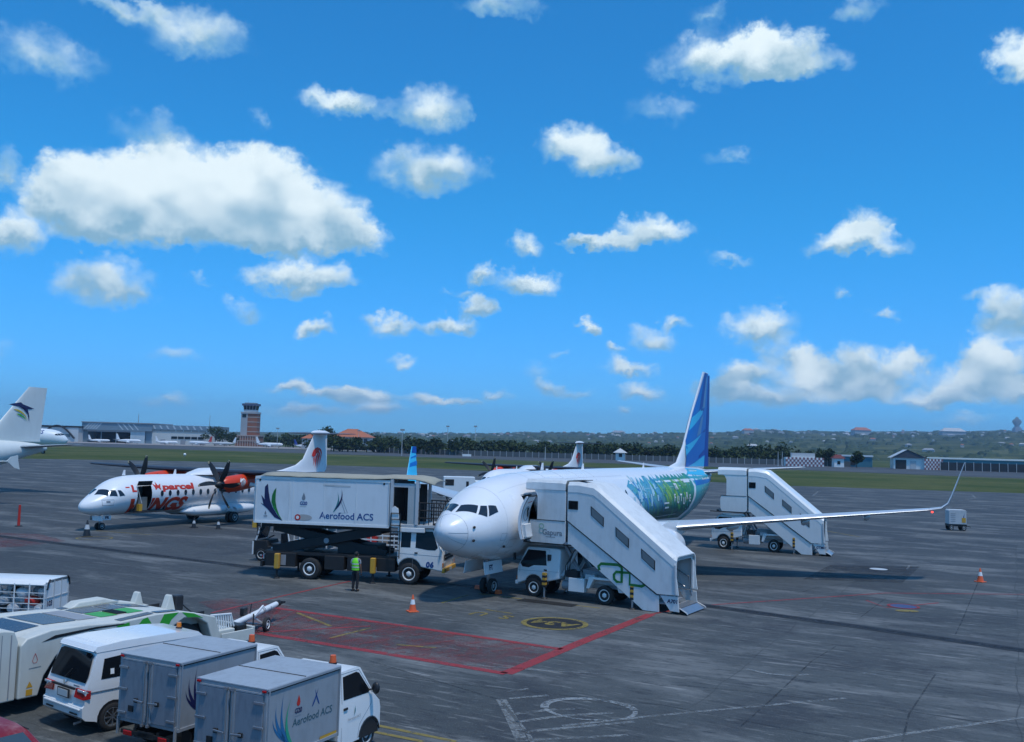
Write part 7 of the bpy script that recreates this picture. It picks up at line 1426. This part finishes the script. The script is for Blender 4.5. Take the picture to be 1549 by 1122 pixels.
    MB().span((5.62, -1.2, .62), (6.4, -.1, 1.0)).build('rear_locker', TUGW, t, None, .03); MB().cyl((6.96, -1.35, .4), (6.96, -1.35, 1.35), .022, .022, 6).build('marker_pole', DARK, t)
    gr = MB(); gr.tube([(5.55, -1.05, 1.02), (5.60, -1.05, 1.45), (6.35, -1.05, 1.40), (6.48, -1.05, 1.02)], .03, 6); g = gr.build('guard_frame', WHITE, t)
    for k in range(9): MB().bar((5.66 + k * .09, -1.05, 1.02), (5.63 + k * .085, -1.05, 1.42), .022, .035).build('slat', WHITE, g)
    MB().tube([(5.9, -1.21, .85), (6.1, -1.22, .70), (6.4, -1.21, .68)], .014, 5).build('hose', BLACK, t)
    # driver's cab at the other end
    c = [(-2.6, .36), (-2.6, 1.2), (-2.35, 1.95), (-.75, 2.0), (-.5, 1.95), (-.40, 1.7), (-.40, .36)]
    cb = MB().prism(c, -1.48, 0.1).build('cab', TUGW, t, None, .04, 3)
    MB().prism([(-2.3, 1.15), (-2.15, 1.80), (-.95, 1.84), (-.95, 1.15)], -1.488, -1.47).build('side_window', GLASS, cb); MB().tube([(-.80, -1.484, .42), (-.80, -1.484, 1.9)], .008, 4).build('door_seam', GPRINT, cb); MB().ball((-1.0, -1.50, .95), (.09, .03, .05), 10, 6).build('door_handle', BLACK, cb, 60); MB().bar((-.58, -1.484, .45), (-.58, -1.484, 1.88), .03, .02).build('corner_trim', GREY, cb)
    MB().span((-2.5, .3, .4), (-.4, 1.4, 1.5)).build('engine_cover', TUGW, t, None, .05)
tug()
def tow_bar():
    t = thing('tow_bar', 'white aircraft tow bar on small wheels lying beyond the tractor', 'tow bar', (-8.62, 33.1, 0), atan2(1.9, .33))
    MB().cyl((-1.6, 0, .50), (1.75, 0, .62), .10, .10, 16).build('bar', WHITE, t, 40); MB().cyl((1.75, 0, .62), (2.0, 0, .63), .12, .11, 14).build('head_collar', DARK, t, 40); MB().tube([(2.0, -.12, .63), (2.2, -.14, .64), (2.2, .14, .64), (2.0, .12, .63)], .035, 6).build('hook', DARK, t)
    MB().cyl((.0, -.42, .24), (.0, .42, .24), .03, .03, 8).build('axle', STEEL, t)
    for s in (1, -1): wheel(t, 0, s * .44, .24, .13, s, 'white'); MB().bar((0, s * .36, .24), (-.35, s * .06, .55), .05, .05).build('wheel_strut', LGREY, t)
    MB().bar((-.45, -.2, .58), (.2, -.2, .82), .06, .06).build('pump_lever', WHITE, t); MB().box((-.5, .18, .72), (.3, .16, .26)).build('pump', BLACK, t, None, .03); MB().tube([(-.4, 0, .6), (-.3, 0, .95), (-.1, .1, .9)], .02, 5).build('hose', BLACK, t); MB().tube([(-1.6, -.14, .5), (-1.85, -.14, .5), (-1.85, .14, .5), (-1.6, .14, .5)], .04, 6).build('towing_eye', DARK, t)
    for x in (.5, .62, 1.1): MB().cyl((x, 0, .575), (x + .05, 0, .578), .115, .115, 14).build('collar', GREY, t, 40)
tow_bar()

def cart(label, x, y, th, number, full):
    t = thing('baggage_cart', label, 'baggage cart', (x, y, 0), th, 'covered baggage carts')      # long axis along local -x, end face at x = 0
    L, W, z0, z1 = 2.75, 1.5, .45, 1.58
    MB().span((-L, 0, z0 - .1), (0, W, z0)).build('floor', GREY, t, None, .01)
    o = [(0, z1 - .14), (.10, z1 - .02), (.22, z1 + .02), (W - .22, z1 + .02), (W - .10, z1 - .02), (W, z1 - .14)]
    MB().loft([[(x_, a, b) for a, b in o] + [(x_, a * .97 + .02, b - .03) for a, b in o[::-1]] for x_ in (-L, .02)]).build('canopy', WHITE, t, 40, .006)
    for y_ in (0.03, W - .03): MB().tube([(.03, y_, z1 - .3), (.03, y_ + (.05 if y_ < 1 else -.05), z1 - .08), (.03, y_ + (.16 if y_ < 1 else -.16), z1 + .02)], .035, 6).build('corner_bead', BLACK, t)
    for k in range(3):
        for r_ in range(2): MB().span((-.02, .05 + k * .47, z0 + .06 + r_ * .5), (.0, .05 + k * .47 + .44, z0 + .06 + r_ * .5 + .47)).build('end_panel', WHITE, t, None, .006)
    for k in range(4): MB().span((-.03, .01 + k * .47, z0), (.025, .05 + k * .47, z1 - .05)).build('end_post', LGREY, t)
    MB().span((-.03, 0, z0 + .53), (.02, W, z0 + .56)).build('end_rail', LGREY, t)
    decal('cart_number', [text2d(number, .25, 0, .01)], lambda u, v: (.006, .27 + u, z0 + .34 + v), NAVY, t)
    for s in (0, 1):
        y_ = .02 if s == 0 else W - .02
        for k in range(6): MB().bar((-.05 - k * .53, y_, z0), (-.05 - k * .53, y_, z1 - .1), .035, .035).build('side_post', WHITE, t)
        for z_ in (.18, .36, .54, .72): MB().bar((-L, y_, z0 + z_), (0, y_, z0 + z_), .022, .022).build('side_rail', WHITE, t)
        MB().box((.0, y_ + (.05 if s == 0 else -.05), z0 + .02), (.08, .12, .12)).build('corner_reflector', REDL, t, None, .02)
        for x_ in (-.45, -L + .45): wheel(t, x_, W * .5 + (s * 2 - 1) * .55, .2, .14, s * 2 - 1)
    MB().tube([(-L, W / 2, .32), (-L - .7, W / 2, .30)], .03, 6).build('drawbar', DARK, t)
    if full:
        rr = random.Random(8); bags = [paint('white_sack', (.62, .64, .66), .7, .2, scale=3, bump=.3), paint('grey_sack', (.40, .43, .46), .7, .3, scale=3), RED, BLACK, paint('blue_bag', (.05, .10, .22), .6, .2)]
        c_, s_ = cos(th), sin(th)
        for k in range(22):
            lx = -.3 - (k % 8) * .32; ly = .28 + (k // 8) * .3; lz = z0 + .02 + (k // 8) * .27;  m = bags[0] if k % 5 in (0, 1, 3) else bags[1] if k % 5 == 2 else bags[2 + k % 3]
            nm = {0: 'white', 1: 'grey', 2: 'red', 3: 'black', 4: 'dark blue'}[bags.index(m)]; ly = .3 + .2 * (k % 3) 
            g = MB(); g.loft([[(.2 * (1 + .1 * rr.random()) * cos(a) * r_, .24 * sin(a) * r_ * (1 + .12 * rr.random()), z_) for a in [2 * pi * q / 9 for q in range(9)]] for z_, r_ in ((0, .8), (.06, 1), (.18, 1.02), (.25, .8), (.29, .35))])
            o = g.build('mail_sack' if m in bags[:2] else 'travel_bag', m, None, 60, loc=(x + lx * c_ - ly * s_, y + lx * s_ + ly * c_, lz)); o.rotation_euler = (rr.uniform(-.2, .2), rr.uniform(-.2, .2), rr.uniform(0, 3))
            side_ = ('near side', 'middle row', 'far side')[k % 3]; place = ('bottom layer', 'middle layer', 'top layer')[min(2, k // 8)]; tag(o, '%s %s, %s of cart 103, %s, %s from the end' % (nm, 'sack' if m in bags[:2] else 'bag', place, side_, ('first', 'second', 'third', 'fourth', 'fifth', 'sixth', 'seventh', 'eighth')[k % 8]), 'sack' if m in bags[:2] else 'bag', 'bags and sacks in the baggage cart')
    return t
cart('white covered baggage cart numbered 103 filled with white sacks', -15.55, 32.45, -.06, '103', True)
cart('white baggage cart hitched behind the numbered one at the picture edge', -19.3, 33.1, -.04, '98', False)

def red_car():
    t = thing('red_car', 'dark red car seen from above at the bottom left corner, its paint faded', 'car', (-8.18, 16.18, 0), R(-33))
    fade = paint('faded_red', (.20, .010, .012), .35, .8, scale=2.6, dirtcol=(.34, .15, .15), coat=.15)
    W = 1.66; zt = 1.46; ol = [(-.95, .30), (-.98, .8), (-.9, .98), (-.55, 1.40), (-.35, 1.45), (-2.2 + 1.2, 1.44)]
    ol = [(-3.5, .32), (-3.52, .85), (-3.4, 1.0), (-3.1, 1.36), (-2.9, 1.44), (-1.9, 1.47), (-.95, 1.43), (-.62, 1.36), (.05, .96), (.75, .86), (.92, .72), (.95, .34), (.85, .26)] + arch(.15, .34, .29, -6, 186, 9) + [(-.3, .22), (-2.2, .22)] + arch(-2.65, .34, .29, -6, 186, 9) + [(-3.2, .26)]
    b = shell('body', ol, W, fade, t, .92, zt, .22, .06, 3); yf = leany(W, .92, zt, .22)
    decal('windscreen', [[(-.66, .05), (.66, .05), (.55, .95), (-.55, .95)]], lambda u, v: (.05 - .67 * v + .012, u, .96 + .40 * v + .014), flat('clear_windscreen', (.05, .08, .10), .05), b, .3)
    for s in (1, -1):
        side_patch('front_window', [(-.15, 1.0), (-.68, 1.32), (-1.5, 1.38), (-1.5, 1.0)], yf, GLASS, b, s, .008); side_patch('rear_window', [(-1.6, 1.0), (-1.6, 1.38), (-2.7, 1.36), (-3.0, 1.0)], yf, GLASS, b, s, .008)
        wheel(t, .15, s * .70, .29, .18, s); wheel(t, -2.65, s * .70, .29, .18, s); MB().box((.9, s * .58, .68), (.12, .3, .14)).build('headlight', CLEAR, b, None, .03); MB().box((-.12, s * .90, 1.0), (.1, .16, .12)).build('mirror', BLACK, b, None, .03)
        for xx in (.15, -2.65): MB().prism(arch(xx, .33, .29, 0, 180, 9), s * .82, s * .4).build('wheel_housing', BLACK, b)
        MB().tube([(-.62, s * (yf(1.36) - .01), 1.372), (-1.9, s * (yf(1.45) - .02), 1.47), (-2.9, s * (yf(1.44) - .02), 1.445)], .012, 5).build('gutter', BLACK, b)
    decal('dashboard_items', [[(-.35, .14), (-.1, .12), (-.08, .3), (-.3, .34)], [(.15, .2), (.42, .16), (.38, .4), (.2, .42)]], lambda u, v: (.05 - .67 * v + .012, u, .96 + .40 * v + .020), flat('pale_papers', (.30, .36, .38), .3), b)
    MB().bar((.02, -.5, 1.0), (-.05, .1, 1.04), .014, .012).build('wiper', BLACK, b)
red_car()

# ------------------------------------------------------------------ the ramp agent
def person():
    t = thing('person', 'ramp worker in a bright green safety vest and dark trousers facing the catering truck', 'person', (-6.66, 42.3, 0), R(70))
    def sk(name, pts, edges, rad, mat, par, sub=2, root=0):
        me = bpy.data.meshes.new(name); me.from_pydata(pts, edges, []); o = bpy.data.objects.new(name, me); COL.objects.link(o); o.parent = par
        m = o.modifiers.new('skin', 'SKIN'); m.use_smooth_shade = True
        for i, r in enumerate(rad): d = me.skin_vertices[0].data[i]; d.radius = r if isinstance(r, tuple) else (r, r); d.use_root = i == root
        s = o.modifiers.new('sub', 'SUBSURF'); s.levels = s.render_levels = sub; me.materials.append(mat); return o
    SKIN = flat('skin', (.22, .11, .065), .6); CL = paint('dark_trousers', (.016, .017, .022), .85, .15); SH = paint('grey_shirt', (.26, .29, .33), .85, .15); VE = flat('safety_green', (.22, .78, .03), .6); HAIR = flat('black_hair', (.012, .011, .011), .7)
    # faces local +x; y to the left
    pts = [(0, 0, .92), (0, 0, 1.10), (.0, 0, 1.28), (.01, 0, 1.40), (.02, 0, 1.47), (.03, 0, 1.56), (.03, 0, 1.645),
           (0, .17, 1.37), (-.02, .235, 1.12), (.14, .20, .95), (.20, .17, .90), (0, -.17, 1.37), (-.03, -.24, 1.12), (.02, -.25, .88), (.04, -.25, .80),
           (0, .09, .88), (.02, .10, .48), (-.02, .10, .08), (.10, .11, .035), (0, -.09, .88), (-.01, -.11, .48), (-.05, -.11, .08), (.07, -.12, .035)]
    ed = [(0, 1), (1, 2), (2, 3), (3, 4), (4, 5), (5, 6), (3, 7), (7, 8), (8, 9), (9, 10), (3, 11), (11, 12), (12, 13), (13, 14), (0, 15), (15, 16), (16, 17), (17, 18), (0, 19), (19, 20), (20, 21), (21, 22)]
    rd = [(.12, .14), (.11, .13), (.12, .15), .08, .052, .078, .085, .055, .042, .034, .036, .055, .042, .034, .036, .08, .058, .042, .038, .08, .058, .042, .038]
    sk('body', pts, ed, rd, SKIN, t)
    sk('trousers', [(0, 0, .96), (0, 0, .90), (0, .09, .84), (.02, .10, .48), (-.02, .10, .10), (0, -.09, .84), (-.01, -.11, .48), (-.05, -.11, .10)], [(0, 1), (1, 2), (2, 3), (3, 4), (1, 5), (5, 6), (6, 7)], [(.13, .155), (.135, .16), .098, .074, .062, .098, .074, .062], CL, t)
    sk('shirt', [(0, 0, .95), (0, 0, 1.12), (0, 0, 1.28), (.01, 0, 1.40), (.02, 0, 1.45), (0, .18, 1.37), (-.015, .225, 1.18), (0, -.18, 1.37), (-.025, -.23, 1.18)], [(0, 1), (1, 2), (2, 3), (3, 4), (3, 5), (5, 6), (3, 7), (7, 8)], [(.135, .165), (.125, .15), (.135, .17), (.10, .13), .06, .068, .058, .068, .058], SH, t)
    v = MB(); v.loft([[(x + a * cos(q), b * sin(q), z) for q in [2 * pi * i / 18 for i in range(18)]] for z, a, b, x in ((.93, .155, .19, 0), (1.05, .15, .18, 0), (1.2, .155, .19, 0), (1.32, .15, .19, 0), (1.42, .11, .13, .01), (1.455, .085, .085, .015))], False); ve = v.build('safety_vest', VE, t, 60)
    for z in (1.06, 1.2): MB().loft([[(a * cos(q), b * sin(q), zz) for q in [2 * pi * i / 18 for i in range(18)]] for zz, a, b in ((z - .025, .160, .196), (z + .025, .161, .197))], False).build('reflective_band', flat('reflective_band', (.65, .68, .62), .3) if 'reflective_band' not in MATS else MATS['reflective_band'], ve, 60)
    MB().ball((.015, 0, 1.63), (.108, .088, .105), 14, 9).build('hair', HAIR, t, 70); MB().ball((.115, 0, 1.585), (.022, .016, .022), 8, 5).build('nose', SKIN, t, 70)
    for s in (1, -1):
        MB().ball((.03, s * .088, 1.58), (.022, .012, .032), 8, 5).build('ear', SKIN, t, 70); MB().ball((.100, s * .032, 1.60), (.010, .014, .009), 8, 5).build('eye', BLACK, t, 70)
        sh = MB(); sh.loft([[(x, s * .108 + w * cos(q), max(.0, .045 + h * sin(q))) for q in [2 * pi * i / 10 for i in range(10)]] for x, w, h in ((-.11, .03, .04), (-.06, .045, .06), (.04, .045, .055), (.12, .045, .04), (.17, .02, .02))]); sh.build('shoe', BLACK, t, 60)
    for (hx, hy, hz, dx, dz) in ((.22, .165, .885, .06, -.05), (.045, -.25, .77, .015, -.07)):
        for k in range(5):
            f = MB(); y0 = hy - .03 + k * .015; ln = (.75, 1, 1.1, 1.0, .8)[k]; f.tube([(hx, y0, hz), (hx + dx * .6 * ln, y0, hz + dz * .6 * ln), (hx + dx * ln + .005, y0, hz + dz * ln * 1.05)], [.0095, .009, .007], 6); f.build('finger' if k else 'thumb', SKIN, t, 60)
person()

# ------------------------------------------------------------------ parked aircraft far across the field, and the air
def far_jet(label, x, y, rz, s, tail, body):
    t = thing('distant_jet', label, 'airplane', (x, y, 0), rz, 'airplanes parked across the field'); t.scale = (s, s, s)
    MB().lathe((15, 0, 3.3), (-1, 0, 0), [(0, .05), (.4, .7), (1.5, 1.3), (4, 1.7), (19, 1.7), (24, 1.2), (29, .35), (30, .1)], 14).build('fuselage', body, t, 50)
    MB().prism([(-10.5, 4.6), (-13.8, 11), (-15.4, 11), (-14.4, 4.2)], -.15, .15).build('fin', tail, t)
    for k in (1, -1):
        MB().slab([(3, 0), (1, 0), (-5, k * 14), (-3.2, k * 14)] if k > 0 else [(3, 0), (-3.2, -14), (-5, -14), (-1, 0)], 2.4, 2.7).build('wing', body, t); MB().slab([(-11.5, 0), (-14.4, k * 5.5), (-15.3, k * 5.5), (-14, 0)], 4.4, 4.6).build('stabilizer', body, t); MB().cyl((3.4, k * 4.6, 1.7), (-.4, k * 4.6, 1.8), .95, .7, 10).build('engine', body, t, 40); MB().cyl((-2, k * 2.6, .5), (-2, k * 2.9, .5), .5, .5, 8).build('wheel', RUBBER, t); MB().cyl((-2, k * 2.6, .5), (-2, k * 2.2, 2.4), .14).build('gear_leg', GREY, t)
    MB().cyl((10.5, -.2, .4), (10.5, .2, .4), .4, .4, 8).build('wheel', RUBBER, t); MB().cyl((10.5, 0, .4), (10.4, 0, 2.2), .12).build('gear_leg', GREY, t); MB().add([(13.6, -1.0, 3.75), (13.6, 1.0, 3.75), (13.0, 1.1, 4.3), (13.0, -1.1, 4.3)], [(0, 1, 2, 3)]).build('windscreen', GLASS, t)
WJ = paint('far_white', (.74, .76, .78), .35, .05, scale=.2); BJ = flat('far_blue', (.03, .06, .30), .4)
far_jet('small white jet outside the open hangar front, tail to the left', -322, 800, -.12, .74, WJ, WJ)
far_jet('white jet parked below the pale hangar door', -292, 806, .08, .62, WJ, WJ)
far_jet('white and red jet in front of the pale workshop block', -262, 802, 2.9, .72, RED, WJ)
far_jet('grey white jet at the right end of the workshop block', -243, 806, 3.0, .70, WJ, LGREY)
far_jet('white jet with a tall fin right of the control tower', -203, 800, -.15, .80, WJ, WJ)
far_jet('blue tailed jet half hidden behind the turboprop tail', -170, 790, -.05, .66, BJ, WJ)
far_jet('small white jet in the shade left of the hangar', -352, 812, .1, .6, WJ, WJ)

def haze():
    q = MB().span((-15500, -2500, -1.2), (15500, 9200, 330)); o = q.build('haze', [], None)
    m = bpy.data.materials.new('haze'); m.use_nodes = True; t = NT(m.node_tree); t.n.clear()
    v = t.new('ShaderNodeVolumePrincipled'); v.inputs['Color'].default_value = (.50, .74, 1.0, 1); v.inputs['Density'].default_value = 9.5e-5; v.inputs['Anisotropy'].default_value = .2
    t.l.new(v.outputs[0], t.new('ShaderNodeOutputMaterial').inputs['Volume']); o.data.materials.append(m); tag(o, kind='stuff')
haze()
